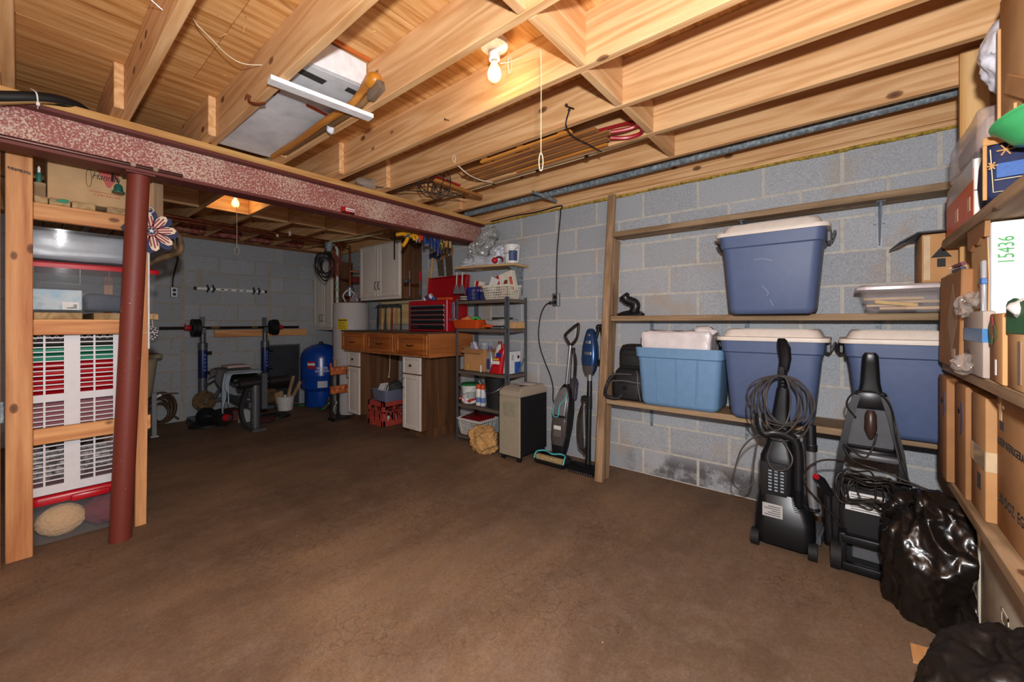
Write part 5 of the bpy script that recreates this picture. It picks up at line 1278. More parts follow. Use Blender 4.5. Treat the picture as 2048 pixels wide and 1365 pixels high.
def basket(name, label, x0, x1, y0, y1, z, h, m, flare=.02, bars=12, rows=3):
    t = thing(name, label, 'basket', ((x0 + x1) / 2, (y0 + y1) / 2, z))
    B().box(x0 + flare, x1 - flare, y0 + flare, y1 - flare, z, z + .004).to('bottom', m, t, smooth=0)
    cor = [((x0 + flare, y0 + flare), (x0, y0)), ((x1 - flare, y0 + flare), (x1, y0)), ((x1 - flare, y1 - flare), (x1, y1)), ((x0 + flare, y1 - flare), (x0, y1))]
    for i in range(4):
        (a0, a1), (c0, c1) = cor[i], cor[(i + 1) % 4]
        b = B()
        def pt(f, g): 
            lo = Vector((*a0, z)).lerp(Vector((*c0, z)), f); hi = Vector((*a1, z + h)).lerp(Vector((*c1, z + h)), f); return lo.lerp(hi, g)
        n = bars if i % 2 else max(5, int(bars * .7))
        for k in range(n + 1): b.tube([pt(k / n, .06), pt(k / n, .88)], .0035 if 0 < k < n else .006, 4)
        for g in (.06, *[.06 + .82 * (r + 1) / (rows + 1) for r in range(rows)]): b.tube([pt(0, g), pt(1, g)], .0032, 4)
        q0, q1, q2, q3 = pt(0, .86), pt(1, .86), pt(1, 1), pt(0, 1)
        off = Vector((0, 0, 0)); nrm = (q1 - q0).cross(q3 - q0).normalized() * .003
        b.loft([[q0 - nrm, q1 - nrm, q2 - nrm, q3 - nrm], [q0 + nrm, q1 + nrm, q2 + nrm, q3 + nrm]])
        b.to('slotted_side', m, t, smooth=0)
    return t
# top: baskets
Z1 = SL[0] + .0005
basket('white_basket', 'white slotted plastic basket of boxes on top of the steel shelving', 2.815, 3.02, 2.36, 2.67, Z1, .135, plain('ivory_plastic', 'd9d2c0', .5), .02, 14, 4)
basket('blue_basket', 'small blue slotted plastic basket on top of the steel shelving', 2.82, 3.0, 2.715, 2.90, Z1, .13, plain('navy_plastic', '1f2f78', .4), .012, 9, 2)
M_SOFTW = plain('off_white_card', 'd2cdbf', .5)
def lean_box(name, label, c, s, rz, rx, m, group=None, strip=None, cat='box'):
    t = thing(name, label, cat, (c[0], c[1], c[2] - s[2] / 2), group)
    L = T(*c) @ RZ(rz) @ RX(rx)
    B(L).box(-s[0] / 2, s[0] / 2, -s[1] / 2, s[1] / 2, -s[2] / 2, s[2] / 2, .003).to('carton', m, t)
    if strip: B(L).box(-s[0] / 2 - .001, -s[0] / 2 + .002, s[1] * strip[1], s[1] * strip[2], -s[2] / 2 + .002, s[2] / 2 - .002).to('printed_stripe', strip[0], t, smooth=0)
    return t
t = lean_box('seed_carton', 'tall cream and red printed box leaning in the white basket', (2.93, 2.46, 1.565), (.06, .19, .20), 0, -14, M_SOFTW, strip=(M_RED, .35, .49))
b = B(T(2.93, 2.46, 1.565) @ RX(-14)); b.box(-.0315, -.029, -.09, -.055, -.09, .04); b.to('printed_patch', plain('salmon_print', 'c0604a', .5), t, smooth=0)
b = B(T(2.93, 2.46, 1.565) @ RX(-14)); b.prism([(-.035, -.02), (.01, -.035), (.035, .02), (.0, .03)], .001, L=FX(-.0312, .0, .0)); b.to('printed_leaf', plain('brown_print', '6a3a22', .5), t, smooth=0)
text('printed_text', 'Red', .04, M_INK, T(2.93, 2.46, 1.565) @ RX(-14) @ FX(-.0315, .02, -.05), t)
lean_box('white_carton', 'small off white box tipped in the white basket', (2.90, 2.60, 1.56), (.06, .08, .13), 10, 25, plain('cold_white', 'cfcfcc', .5))
lean_box('grey_carton_small', 'small grey box tipped behind the off white box', (2.95, 2.58, 1.565), (.06, .05, .14), -8, 30, plain('grey_card2', '6c665e', .6))
lean_box('dotted_carton', 'white box with black dots and red top in the blue basket', (2.90, 2.80, 1.555), (.05, .10, .10), 0, 12, plain('white_card3', 'd8d4cc', .5), strip=(M_RED, -.1, .3))
t = thing('sponge', 'yellow sponge poking out of the blue basket', 'sponge', (2.86, 2.74, 1.53)); b = B(); b.ball((2.86, 2.74, 1.535), .03, 3, (1, 1.2, .7)); crumple(b, .004, 60, 3); b.to('foam', plain('sponge_yellow', 'c99a34', .9), t)
lean_box('dark_carton', 'dark grey box behind the white basket contents', (3.03, 2.62, 1.53), (.06, .14, .16), 0, 6, plain('charcoal_card', '3f3a36', .6))
for k in range(5):
    b = B(); b.lathe([(.0, 0), (.05, 0), (.052, .006), (.05, .0105), (.0, .0105)], (2.85, 2.955, Z1 + k * .0112), 20)
    b.to('jar_lid', plain('jar_lid_light', 'b8b0a4', .4) if k % 2 else plain('jar_lid_dark', '2e2c2c', .4), None, ['dark jar lid at the bottom of the lid stack on the shelving', 'pale jar lid second from the bottom of the lid stack', 'dark jar lid in the middle of the lid stack', 'pale jar lid fourth from the bottom of the lid stack', 'dark jar lid on top of the lid stack on the shelving'][k], 'jar lid', 'stack of jar lids')
# second shelf
Z2 = SL[1] + .0005
t = thing('orange_tray', 'orange plastic tray of odds and ends on the second steel shelf', 'tray', (2.90, 2.86, Z2))
M_ORG = plain('orange_plastic', 'bc4a1c', .35)
b = B(); b.loft([rrect(.19, .32, .02, 3, 2.88, 2.88, Z2), rrect(.23, .37, .025, 3, 2.88, 2.88, Z2 + .085), rrect(.222, .362, .025, 3, 2.88, 2.88, Z2 + .085), rrect(.185, .315, .02, 3, 2.88, 2.88, Z2 + .004)]); b.to('tray', M_ORG, t, smooth=40)
t = thing('orange_cloth', 'crumpled orange cloth heaped in the orange tray', 'cloth', (2.86, 2.95, Z2 + .005)); b = B(); b.ball((2.86, 2.94, Z2 + .07), .055, 3, (1, 1.2, .75)); crumple(b, .014, 22, 3, 1); b.to('cloth', plain('peach_cloth', 'd98a4a', .9), t, smooth=60)
t = thing('tape_roll', 'bright green tape roll standing in the orange tray', 'tape', (2.86, 2.81, Z2 + .005)); b = B(T(2.86, 2.80, Z2 + .06) @ RZ(15) @ RY(90)); b.lathe([(.038, -.02), (.055, -.02), (.055, .02), (.038, .02), (.038, -.02)], seg=28, cap=False); b.to('roll', plain('green_tape', '3fae4a', .5), t)
t = thing('yellow_spool', 'small yellow spool beside the green tape roll', 'spool', (2.88, 2.73, Z2 + .005)); b = B(); b.lathe([(0, 0), (.025, 0), (.025, .006), (.014, .01), (.014, .07), (.025, .074), (.025, .08), (0, .08)], (2.88, 2.725, Z2 + .005), 16); b.to('spool', plain('yellow_spool', 'c9c02e', .5), t)
t = thing('metal_ruler_tool', 'grey drilled bar tool hooked on the chest corner above the orange tray', 'tool', (2.80, 3.06, 1.25)); b = B(T(2.79, 3.055, 1.22)); b.box(-.003, .003, -.015, .015, 0, .18, .001); b.box(-.02, .02, -.05, .05, -.01, .01, .003); b.to('bar', plain('blue_grey_metal', '7a8494', .4, .5), t, kind='stuff')
t = thing('folded_film', 'folded clear plastic sheeting on the second steel shelf', 'plastic sheet', (2.93, 2.50, Z2)); b = B(); b.box(2.84, 3.06, 2.42, 2.66, Z2 + .03, Z2 + .085, .015, seg=2); bmesh.ops.subdivide_edges(b.bm, edges=b.bm.edges, cuts=3, use_grid_fill=True); crumple(b, .010, 20, 8, 1.2); b.to('sheet', plain('grey_film2', 'a9a9a6', .2, alpha=.85), t, smooth=60)
b = B(); b.box(2.86, 3.02, 2.46, 2.60, Z2 + .088, Z2 + .105, .006); bmesh.ops.subdivide_edges(b.bm, edges=b.bm.edges, cuts=3, use_grid_fill=True); crumple(b, .005, 25, 4, 1); b.to('garden_packet', plain('dark_green_packet', '2c3a2a', .3), None, 'dark green packet lying on the folded plastic sheeting', 'packet', smooth=60)
t = thing('orange_grip_tool', 'orange handled tool lying in front of the plastic sheeting', 'tool', (2.83, 2.62, Z2)); b = B(); b.box(2.81, 2.84, 2.56, 2.68, Z2 + .012, Z2 + .037, .008, seg=2); b.to('handle', plain('bright_orange', 'd8521e', .4), t)
b = B(); b.box(2.812, 2.838, 2.42, 2.57, Z2 + .002, Z2 + .016, .004); b.to('arm', M_SILVER, t)
lean_box('small_carton', 'small plain cardboard box at the near end of the second steel shelf', (2.99, 2.412, Z2 + .032), (.17, .10, .062), 0, 0, M_TANL)
# third shelf
Z3 = SL[2] + .0005
t = carton_box('open_carton', 'open cardboard box of jars on the middle steel shelf', 2.83, 3.06, 2.66, 2.94, Z3, Z3 + .215, M_TAN, flaps=[('l', 118, .07), ('f', 70, .05), ('b', 100, .06)], open_top=True)
B().box(2.8285, 2.8302, 2.875, 2.895, Z3 + .01, Z3 + .06).to('yellow_label', plain('label_yellow', 'c9a52a', .5), t, smooth=0)
B().box(2.8285, 2.8302, 2.70, 2.72, Z3 + .0, Z3 + .065).to('white_label', M_PAPER, t, smooth=0)
M_JAR = plain('jar_glass', 'b9c2cf', .05, alpha=.35, spec=.9); M_JARB = plain('dark_blue_fill', '1c1f4a', .3)
for (x, y, lab) in ((2.93, 2.90, 'clear jar with dark blue filling at the left in the open carton'), (2.93, 2.755, 'clear jar with dark blue filling at the right in the open carton')):
    t = thing('glass_jar', lab, 'jar', (x, y, Z3 + .01), 'jars in the open carton')
    b = B(); b.lathe([(0, 0), (.045, 0), (.048, .01), (.048, .22), (.04, .235), (.04, .265), (.0, .265)], (x, y, Z3 + .01), 20); b.to('glass', M_JAR, t)
    b = B(); b.lathe([(0, 0), (.043, 0), (.043, .20), (0, .20)], (x, y, Z3 + .014), 18); b.to('filling', M_JARB, t)
t = thing('spray_tube', 'pale purple tube leaning between the two jars in the open carton', 'tube', (2.90, 2.82, Z3 + .15)); b = B(); b.tube([(2.89, 2.86, Z3 + .285), (2.89, 2.855, Z3 + .27), (2.90, 2.79, Z3 + .12)], [.012, .018, .02], 12); b.to('tube', plain('lavender_plastic', 'b9b5cf', .4), t)
def bottle(name, label, x, y, z, prof, m, cap, d_over_w=.6, lab=None, neck=None):
    t = thing(name, label, 'bottle', (x, y, z))
    b = B(); b.loft([rrect(w_ * d_over_w, w_, w_ * .25, 4, x, y + dy, z + h) for (w_, h, dy) in prof]); b.to('body', m, t, smooth=50)
    w_, h, dy = prof[-1]
    b = B(); b.lathe([(0, 0), (.018, 0), (.018, .028), (.015, .032), (0, .032)], (x, y + dy, z + h), 14); b.to('cap', cap, t)
    if lab:
        for (c, y0, y1, z0, z1, pd) in lab:
            b = B(); b.box(x - pd, x - pd + .004, y + y0, y + y1, z + z0, z + z1, .0015); b.to('printed_label', c, t, smooth=0)
    return t
bottle('detergent_bottle', 'grey oval detergent bottle beside the open carton', 2.875, 2.628, Z3, [(.07, 0, 0), (.082, .01, 0), (.085, .09, 0), (.07, .16, .0), (.035, .20, .005), (.03, .215, .005)], plain('silver_bottle', '9a9ca2', .3, .3), plain('violet_cap', '5a4a86', .4), lab=[(plain('purple_label2', '3a3a6c', .4), -.02, .025, .03, .13, .028)])
bottle('white_jug', 'white plastic jug with rust red cap behind the red bottle', 2.97, 2.585, Z3, [(.09, 0, 0), (.10, .01, 0), (.10, .17, 0), (.07, .23, 0), (.04, .25, 0), (.035, .265, 0)], plain('milky_plastic', 'dcd8d6', .4), plain('rust_cap', '8a3a28', .5), .8)
bottle('red_bottle', 'red slanted cleaner bottle on the middle steel shelf', 2.86, 2.50, Z3, [(.155, 0, .03), (.16, .01, .03), (.15, .05, .02), (.125, .12, -.0), (.10, .17, -.02), (.07, .215, -.035), (.04, .235, -.045), (.036, .245, -.045)], plain('red_bottle_plastic', 'b3151f', .3), M_RED, .5,
       lab=[(plain('blue_label', '26327e', .4), -.05, .015, .155, .195, .03), (plain('label_yellow', 'c9a52a', .5), -.02, .05, .125, .143, .034), (M_PAPER, -.03, .06, .085, .118, .034), (M_PAPER, -.02, .02, .02, .05, .036)])
t = lean_box('filter_carton', 'white and blue product box at the near end of the middle steel shelf', (2.94, 2.422, Z3 + .105), (.16, .10, .205), 0, 0, plain('cool_white_card', 'd5d8dc', .5))
b = B(); b.box(2.93, 3.021, 2.3705, 2.3725, Z3 + .005, Z3 + .11); b.to('blue_panel', plain('blue_panel', '1d55a5', .4), t, smooth=0)
b = B(); b.cyl((2.985, 2.3725, Z3 + .155), (2.985, 2.370, Z3 + .155), .016, seg=16); b.to('printed_dot', M_INK, t)
b = B()
for k in range(5): b.box(2.885, 2.915, 2.3705, 2.3725, Z3 + .13 + k * .011, Z3 + .134 + k * .011)
b.to('printed_lines', plain('grey_ink', '3a3a3c', .7), t, smooth=0, kind='stuff')
# fourth shelf
Z4 = SL[3] + .0005
def bucket(name, label, x, y, z, r0, r1, h, m, lid=None, rings=(.8, .88, .95), handle=True, seg=28, lab=None, cat='bucket'):
    t = thing(name, label, cat, (x, y, z))
    pr_ = [(0, 0), (r0, 0)]
    for f in rings: r = r0 + (r1 - r0) * f; pr_ += [(r, h * f - .006), (r + .005, h * f - .004), (r + .005, h * f + .003), (r, h * f + .005)]
    pr_ += [(r1, h), (r1 - .006, h), (r0 - .004, .006), (0, .006)]
    b = B(); b.lathe(pr_, (x, y, z), seg, cap=False); b.to('pail', m, t, smooth=40)
    if lid:
        b = B(); b.lathe([(r1 + .005, h - .014), (r1 + .007, h + .003), (r1 - .004, h + .008), (r1 - .016, h + .003), (0, h + .003)], (x, y, z), seg, cap=False); b.to('lid', lid, t, smooth=40)
    if handle:
        b = B(); b.tube(spline([(x - .01, y + r1 + .006, z + h * .86), (x - r1 * .8, y + r1 * .75, z + h * .62), (x - r1 - .012, y, z + h * .5), (x - r1 * .8, y - r1 * .75, z + h * .62), (x - .01, y - r1 - .006, z + h * .86)], 6), .0022, 6); b.to('handle', M_STEEL, t)
    if lab:
        m2, a0, a1, f0, f1 = lab
        rs = []
        for f in (f0, f1):
            r = r0 + (r1 - r0) * f + .0012; rs.append([(x + r * math.cos(math.radians(a)), y + r * math.sin(math.radians(a)), z + h * f) for a in [a0 + (a1 - a0) * k / 10 for k in range(11)]])
        b = B(); R = [[b.bm.verts.new(p) for p in q] for q in rs]
        for k in range(10): b.bm.faces.new((R[0][k], R[0][k + 1], R[1][k + 1], R[1][k]))
        b.to('label', m2, t)
    return t
bucket('green_lid_pail', 'white pail with green lid on the fourth steel shelf', 2.90, 2.93, Z4, .075, .085, .19, plain('pail_white', 'cfd0cc', .5), plain('green_lid', '1f6a3a', .4), handle=True, lab=(plain('pail_label', '9aa09c', .6), 200, 275, .2, .62))
bucket('black_bucket', 'black five gallon bucket on the fourth steel shelf', 2.93, 2.585, Z4, .105, .118, .285, M_BLACKM, None, (.72, .8, .88, .95), True)
for (x, y, c2, lab) in ((2.855, 2.765, 'd9d4cc', 'orange capped spray can left of the pair on the fourth steel shelf'), (2.855, 2.705, 'c8ccd2', 'orange capped spray can right of the pair beside the black bucket')):
    t = thing('spray_can', lab, 'spray can', (x, y, Z4), 'spray cans on the fourth steel shelf')
    b = B(); b.lathe([(0, 0), (.026, 0), (.027, .004), (.027, .15), (.022, .165), (0, .165)], (x, y, Z4), 16); b.to('can', plain('can_' + c2, c2, .35), t)
    b = B(); b.lathe([(0, 0), (.024, 0), (.024, .045), (.018, .05), (0, .05)], (x, y, Z4 + .155), 16); b.to('cap', plain('orange_cap', 'c84a1a', .4), t)
    b = B(); b.lathe([(.0275, .03), (.0275, .08)], (x, y, Z4), 16, cap=False); b.to('label_band', plain('blue_band2', '5a78a8', .5), t)
t = thing('caulk_tube', 'white and red tubes heaped in front of the green lidded pail', 'tubes', (2.83, 2.88, Z4))
random.seed(5)
for k in range(6):
    y = 2.83 + .028 * k; a = random.uniform(-.04, .04)
    b = B(); b.tube([(2.82, y + a, Z4 + .016 + .012 * (k % 3)), (2.90, y - a, Z4 + .03 + .012 * (k % 3))], [.013, .015], 10); b.to('tube', (M_WHITE, M_RED, M_WHITE, plain('pink_tube', 'c9868a', .5))[k % 4], t)
bucket('white_jug_low', 'slim white canister behind the orange capped cans', 2.97, 2.74, Z4, .04, .042, .20, M_WHITE, None, (), False, cat='canister')
# bottom shelf
Z5 = SL[4] + .0005
t = basket('laundry_basket', 'white slotted basket holding a red lid on the bottom steel shelf', 2.80, 3.07, 2.70, 3.015, Z5, .165, plain('basket_white', 'd2cfca', .5), .03, 13, 5)
t = thing('red_tub_lid', 'shiny dark red plastic lid lying in the white basket', 'lid', (2.93, 2.86, Z5 + .12)); b = B(T(2.935, 2.86, Z5 + .155) @ RY(-6)); b.loft([rrect(.25, .29, .03, 4), rrect(.25, .29, .03, 4, 0, 0, .012), rrect(.22, .26, .03, 4, 0, 0, .02)]); b.to('panel', plain('dark_red_plastic', '7c141a', .25), t, smooth=40)
t = thing('tan_sack', 'crumpled tan cloth sack slumped against the bottom steel shelf', 'sack', (2.76, 2.58, .0))
M_SACK = plain('tan_sackcloth', 'b98f58', .8, bmp=.3, scale=40)
b = B(); b.ball((2.715, 2.56, .115), .135, 5, (.62, 1.05, .95)); b.ball((2.70, 2.66, .14), .07, 4, (.7, 1, .8))
for v in b.bm.verts: v.co.z = max(v.co.z, .003)
bagify(b, .05, 7, 2, 1); bagify(b, .014, 20, 3, 1)
for v in b.bm.verts: v.co.z = max(v.co.z, .002); v.co.x = min(v.co.x, 2.795)
b.to('cloth', M_SACK, t, smooth=70)
# ---------------------------------------------------------------- wooden plank on brackets above the shelving
t = thing('wall_plank', 'short wooden shelf board on a steel bracket above the steel shelving', 'shelf', (2.99, 2.7, 1.74))
b = B(T(2.99, 2.715, 1.742) @ RZ(3) @ RX(1.5)); b.box(-.14, .14, -.37, .37, -.010, .010, .002); b.to('board', wood('pine_board', 'd8b888', 'b08c58', 'Y', 1, .5, .6), t, smooth=0)
b = B(); yq = 2.43
b.box(2.90, 3.118, yq - .012, yq + .012, 1.722, 1.726); b.loft([[(3.122, yq - .015, 1.726), (3.122, yq + .015, 1.726), (3.117, yq + .015, 1.726), (3.117, yq - .015, 1.726)], [(3.122, yq - .006, 1.46), (3.122, yq + .006, 1.46), (3.117, yq + .006, 1.46), (3.117, yq - .006, 1.46)]])
b.loft([[(2.92, yq - .004, 1.722), (2.92, yq + .004, 1.722), (3.12, yq + .004, 1.722), (3.12, yq - .004, 1.722)], [(2.93, yq - .004, 1.712), (2.93, yq + .004, 1.712), (3.12, yq + .004, 1.50), (3.12, yq - .004, 1.50)]]); b.to('bracket', M_GALV, t)
bucket('white_bucket', 'white plastic bucket with blue label on the wall plank', 2.98, 2.445, 1.754, .068, .078, .175, plain('bucket_white', 'e0dfdd', .4), None, (.78, .88, .97), True, lab=(plain('dark_blue_label', '31456e', .5), 195, 262, .12, .66))
M_GFILM = plain('grey_bag_film', '9a9a97', .15, alpha=.9, spec=.9)
M_WFILM = plain('white_bag_film2', 'c9ccd4', .25, alpha=.95, spec=.7)
t = thing('white_plastic_bag', 'white plastic bag of padding heaped on the wall plank', 'bag', (2.97, 2.78, 1.755)); b = B(); b.box(2.87, 3.09, 2.545, 3.05, 1.75, 1.85, .05, seg=3); bmesh.ops.subdivide_edges(b.bm, edges=b.bm.edges, cuts=3, use_grid_fill=True)
b.ball((2.985, 2.62, 1.86), .10, 4, (.9, 1.1, .75)); bmesh.ops.subdivide_edges(b.bm, edges=b.bm.edges, cuts=1, use_grid_fill=True); bagify(b, .05, 7, 3, 1); bagify(b, .014, 19, 4, 1)
for v in b.bm.verts: v.co.z = max(v.co.z, 1.735); v.co.x = min(v.co.x, 3.12)
b.to('bag_skin', M_WFILM, t, smooth=70)
t = thing('grey_plastic_bag', 'grey translucent bag of film on top of the white plastic bag', 'bag', (2.93, 2.80, 1.87)); b = B(); b.ball((2.93, 2.79, 1.955), .13, 6, (.75, 1.35, .60))
for v in b.bm.verts: v.co.z += -.12 * (v.co.y - 2.79) / .17
bagify(b, .055, 6, 8, 1.2); bagify(b, .016, 17, 4, 1)
for v in b.bm.verts: v.co.x = min(v.co.x, 3.12)
b.to('bag_skin', M_GFILM, t, smooth=70)
t = thing('red_light', 'red rubber bulb and dark strap beside the white bucket', 'strap', (2.89, 2.50, 1.755)); b = B(); b.ball((2.868, 2.565, 1.785), .03, 3, (1, 1, 1)); b.to('bulb', M_RED, t)
b = B(); b.tube(spline([(2.868, 2.56, 1.80), (2.87, 2.52, 1.812), (2.88, 2.485, 1.80), (2.88, 2.475, 1.77)], 5), .009, 8); b.to('strap', plain('maroon_strap', '5a2030', .5), t)
# ---------------------------------------------------------------- paper shredder
t = thing('paper_shredder', 'beige and black paper shredder on castors beside the steel shelving', 'shredder', (2.9, 2.26, 0))
M_SHB = plain('shredder_beige', '9c917c', .5, var=.03); M_SHT = plain('shredder_top', 'a39684', .5, var=.03)
x0, x1, y0, y1 = 2.68, 3.08, 2.112, 2.345
b = B(); b.box(x0, x0 + .012, y0, y1, .045, .555, .005); b.to('front_panel', M_SHB, t)
B().box(x0 + .012, x1, y0 + .002, y1 - .002, .055, .555, .003).to('bin', M_BLACKM, t)
b = B(); b.loft([[(x0, y0, .556), (x1, y0, .556), (x1, y1, .556), (x0, y1, .556)], [(x0, y0, .60), (x1, y0, .60), (x1, y1, .60), (x0, y1, .60)], [(x0 + .05, y0 + .02, .635), (x1 - .03, y0 + .02, .635), (x1 - .03, y1 - .02, .635), (x0 + .05, y1 - .02, .635)]]); bmesh.ops.bevel(b.bm, geom=list(b.bm.edges), offset=.006, segments=2, affect='EDGES'); b.to('top_housing', M_SHT, t, smooth=40)
B().box(x0 + .10, x0 + .14, y0 + .06, y0 + .10, .634, .637).to('switch', M_BLACK, t)
B().box(x0 + .20, x0 + .30, y0 + .05, y1 - .05, .634, .6365).to('warning_label', M_PAPER, t, smooth=0)
B().box(x0 + .155, x0 + .165, y0 + .04, y1 - .04, .632, .6362).to('paper_slot', M_BLACKM, t, smooth=0)
b = B(); b.prism([(-.075, .045), (.085, .045), (.07, -.055), (.06, -.075), (-.055, -.075), (-.062, -.05)], .002, L=FX(x0 - .001, (y0 + y1) / 2 + .0, .46)); b.to('handle_recess', plain('recess_beige', '8d8a74', .55), t, smooth=0)
b = B(); b.tube([(x0 - .002, y1 - .05 + .0, .505), (x0 - .002, y0 + .04, .505), (x0 - .002, y0 + .055, .40)], .003, 6); b.to('recess_rim', M_SHT, t)
for (x, y) in ((x0 + .03, y0 + .03), (x0 + .03, y1 - .03), (x1 - .03, y0 + .03), (x1 - .03, y1 - .03)):
    b = B(); b.cyl((x, y - .016, .022), (x, y + .016, .022), .022, seg=14); c = b.to('castor', M_BLACKM, t)
    b = B(); b.box(x - .01, x + .01, y - .02, y + .02, .035, .056, .003); b.to('castor_fork', M_BLACKM, c)
# ---------------------------------------------------------------- wall outlet with cord
def outlet(label, wall, u, v):
    if wall == 'X':
        p = onX(u, v, 3.10); t = thing('wall_outlet', label, 'outlet', p)
        B().box(3.085, 3.125, p.y - .032, p.y + .032, p.z - .058, p.z + .058, .004).to('box', M_STEEL, t)
        for s in (-1, 1):
            b = B(); b.cyl((3.0855, p.y, p.z + s * .024), (3.081, p.y, p.z + s * .024), .017, seg=14); b.to('socket', M_BLACK, t)
    else:
        p = onY(u, v, 6.145); t = thing('wall_outlet', label, 'outlet', p)
        B().box(p.x - .034, p.x + .034, 6.13, 6.166, p.z - .06, p.z + .06, .004).to('box', M_STEEL, t)
        for s in (-1, 1):
            b = B(); b.cyl((p.x, 6.131, p.z + s * .025), (p.x, 6.126, p.z + s * .025), .018, seg=14); b.to('socket', M_BLACK, t)
    return t, p
t, p = outlet('steel wall outlet with a black plug beside the steel shelving', 'X', 1112, 600)
b = B(); P = [onX(u, v, 3.118) for u, v in ((1113, 588), (1113, 560), (1114, 510), (1118, 460), (1121, 430), (1121, 418))]; b.tube(spline(P, 6), .006, 8); b.to('feed_cable', M_WIRE, t)
t = thing('extension_cord', 'black cord plugged into the wall outlet and hanging down', 'cord', (3.07, 2.1, .6))
b = B(); q = onX(1103, 606, 3.07); b.box(3.05, 3.082, q.y - .012, q.y + .02, q.z - .012, q.z + .012, .005); b.to('plug', M_BLACK, t)
P = [onX(u, v, X) for u, v, X in ((1101, 605, 3.06), (1090, 612, 3.06), (1081, 633, 3.09), (1077, 665, 3.11), (1080, 695, 3.115), (1090, 725, 3.115), (1100, 750, 3.115), (1106, 775, 3.115), (1106, 800, 3.115), (1111, 815, 3.115), (1108, 832, 3.115), (1104, 826, 3.115))]
b = B(); b.tube(spline(P, 7), .0055, 8); b.to('cable', M_WIRE, t)
# ================================================================ knee space: milk crate with a tub on it
M_CRATE = plain('coral_crate', 'b0443a', .5)
t = thing('milk_crate', 'coral red open sided plastic crate in the knee space under the drawers', 'crate', (2.78, 4.21, 0))
x0, x1, y0, y1, h = 2.63, 2.93, 4.06, 4.355, .275
B().box(x0, x1, y0, y1, 0, .012, .002).to('bottom', M_CRATE, t, smooth=0)
def crate_side(a, c):
    a = Vector(a); c = Vector(c); b = B()
    P = lambda f, z: a.lerp(c, f) + Vector((0, 0, z))
    n = (c - a).cross(Vector((0, 0, 1))).normalized() * .006
    def bar(p, q, w_):
        d = (q - p).normalized(); s = n.normalized().cross(d).normalized() * w_ / 2
        b.loft([[p + s + n, p - s + n, p - s - n, p + s - n], [q + s + n, q - s + n, q - s - n, q + s - n]])
    bar(P(0, .03), P(1, .03), .06); bar(P(0, .25), P(1, .25), .05); bar(P(.04, 0), P(.04, h), .03); bar(P(.96, 0), P(.96, h), .03)
    for k in range(5): bar(P(.12 + .19 * k, .06), P(.06 + .19 * k + .12, .16), .010); bar(P(.06 + .19 * k + .12, .06), P(.12 + .19 * k, .16), .010)
    bar(P(.5, .06), P(.5, .23), .016); bar(P(0, .16), P(1, .16), .016)
    b.to('side', M_CRATE, t, smooth=0)
crate_side((x0, y0, 0), (x0, y1, 0)); crate_side((x0, y0, 0), (x1, y0, 0)); crate_side((x1, y0, 0), (x1, y1, 0)); crate_side((x0, y1, 0), (x1, y1, 0))
random.seed(9)
t = thing('scrap_pile', 'jumble of pale and dark scraps inside the coral crate', 'scraps', (2.78, 4.2, .013)); t['kind'] = 'stuff'
for m_, nm in ((M_WHITE, 'pale_scrap'), (M_BLACKM, 'dark_scrap')):
    b = B()
    for k in range(10):
        x, y, z = random.uniform(x0 + .07, x1 - .07), random.uniform(y0 + .07, y1 - .07), random.uniform(.03, .13)
        b.box(-.045, .045, -.02, .02, -.006, .006, .002, L=T(x, y, z) @ Euler((random.random() * 3, random.random() * 3, random.random() * 3)).to_matrix().to_4x4())
    o = b.to(nm, m_, t, smooth=0); o['kind'] = 'stuff'
t = thing('grey_blue_tub', 'grey blue plastic tub of odds and ends on the coral crate', 'tub', (2.78, 4.2, .276))
M_TUBG = plain('grey_blue_plastic', '6d7288', .35)
b = B(); b.loft([rrect(.24, .26, .03, 4, 2.79, 4.19, .2765), rrect(.28, .31, .035, 4, 2.79, 4.19, .40), rrect(.30, .33, .035, 4, 2.79, 4.19, .402), rrect(.30, .33, .035, 4, 2.79, 4.19, .41), rrect(.27, .30, .035, 4, 2.79, 4.19, .408), rrect(.23, .25, .03, 4, 2.79, 4.19, .285)]); b.to('tub', M_TUBG, t, smooth=40)
t = thing('paper_scraps', 'white folded scraps sticking out of the grey blue tub', 'paper', (2.75, 4.22, .30))
for k in range(3): B(T(2.74 + .02 * k, 4.25 - .04 * k, .40) @ RZ(20 * k) @ RX(35 - 10 * k)).box(-.05, .05, -.004, .004, -.08, .09 - .02 * k).to('sheet', M_WHITE, t, smooth=0)
t = thing('grey_cloth', 'dark grey cloth bundle heaped at the right of the grey blue tub', 'cloth', (2.83, 4.12, .29)); b = B(); b.ball((2.84, 4.13, .42), .085, 4, (1, 1, .9)); crumple(b, .02, 14, 4, 1.2); b.to('cloth', plain('dark_grey_cloth', '3c3a3a', .85), t, smooth=70)
b = B(); b.tube(spline([(2.95, 4.40, .845), (2.95, 4.40, .65), (2.94, 4.405, .52)], 5), .005, 6); b.ball((2.94, 4.405, .51), .012, 2); b.to('hanging_wire', M_ROPE, None, 'pale wire hanging down in the knee space under the drawers', 'wire')

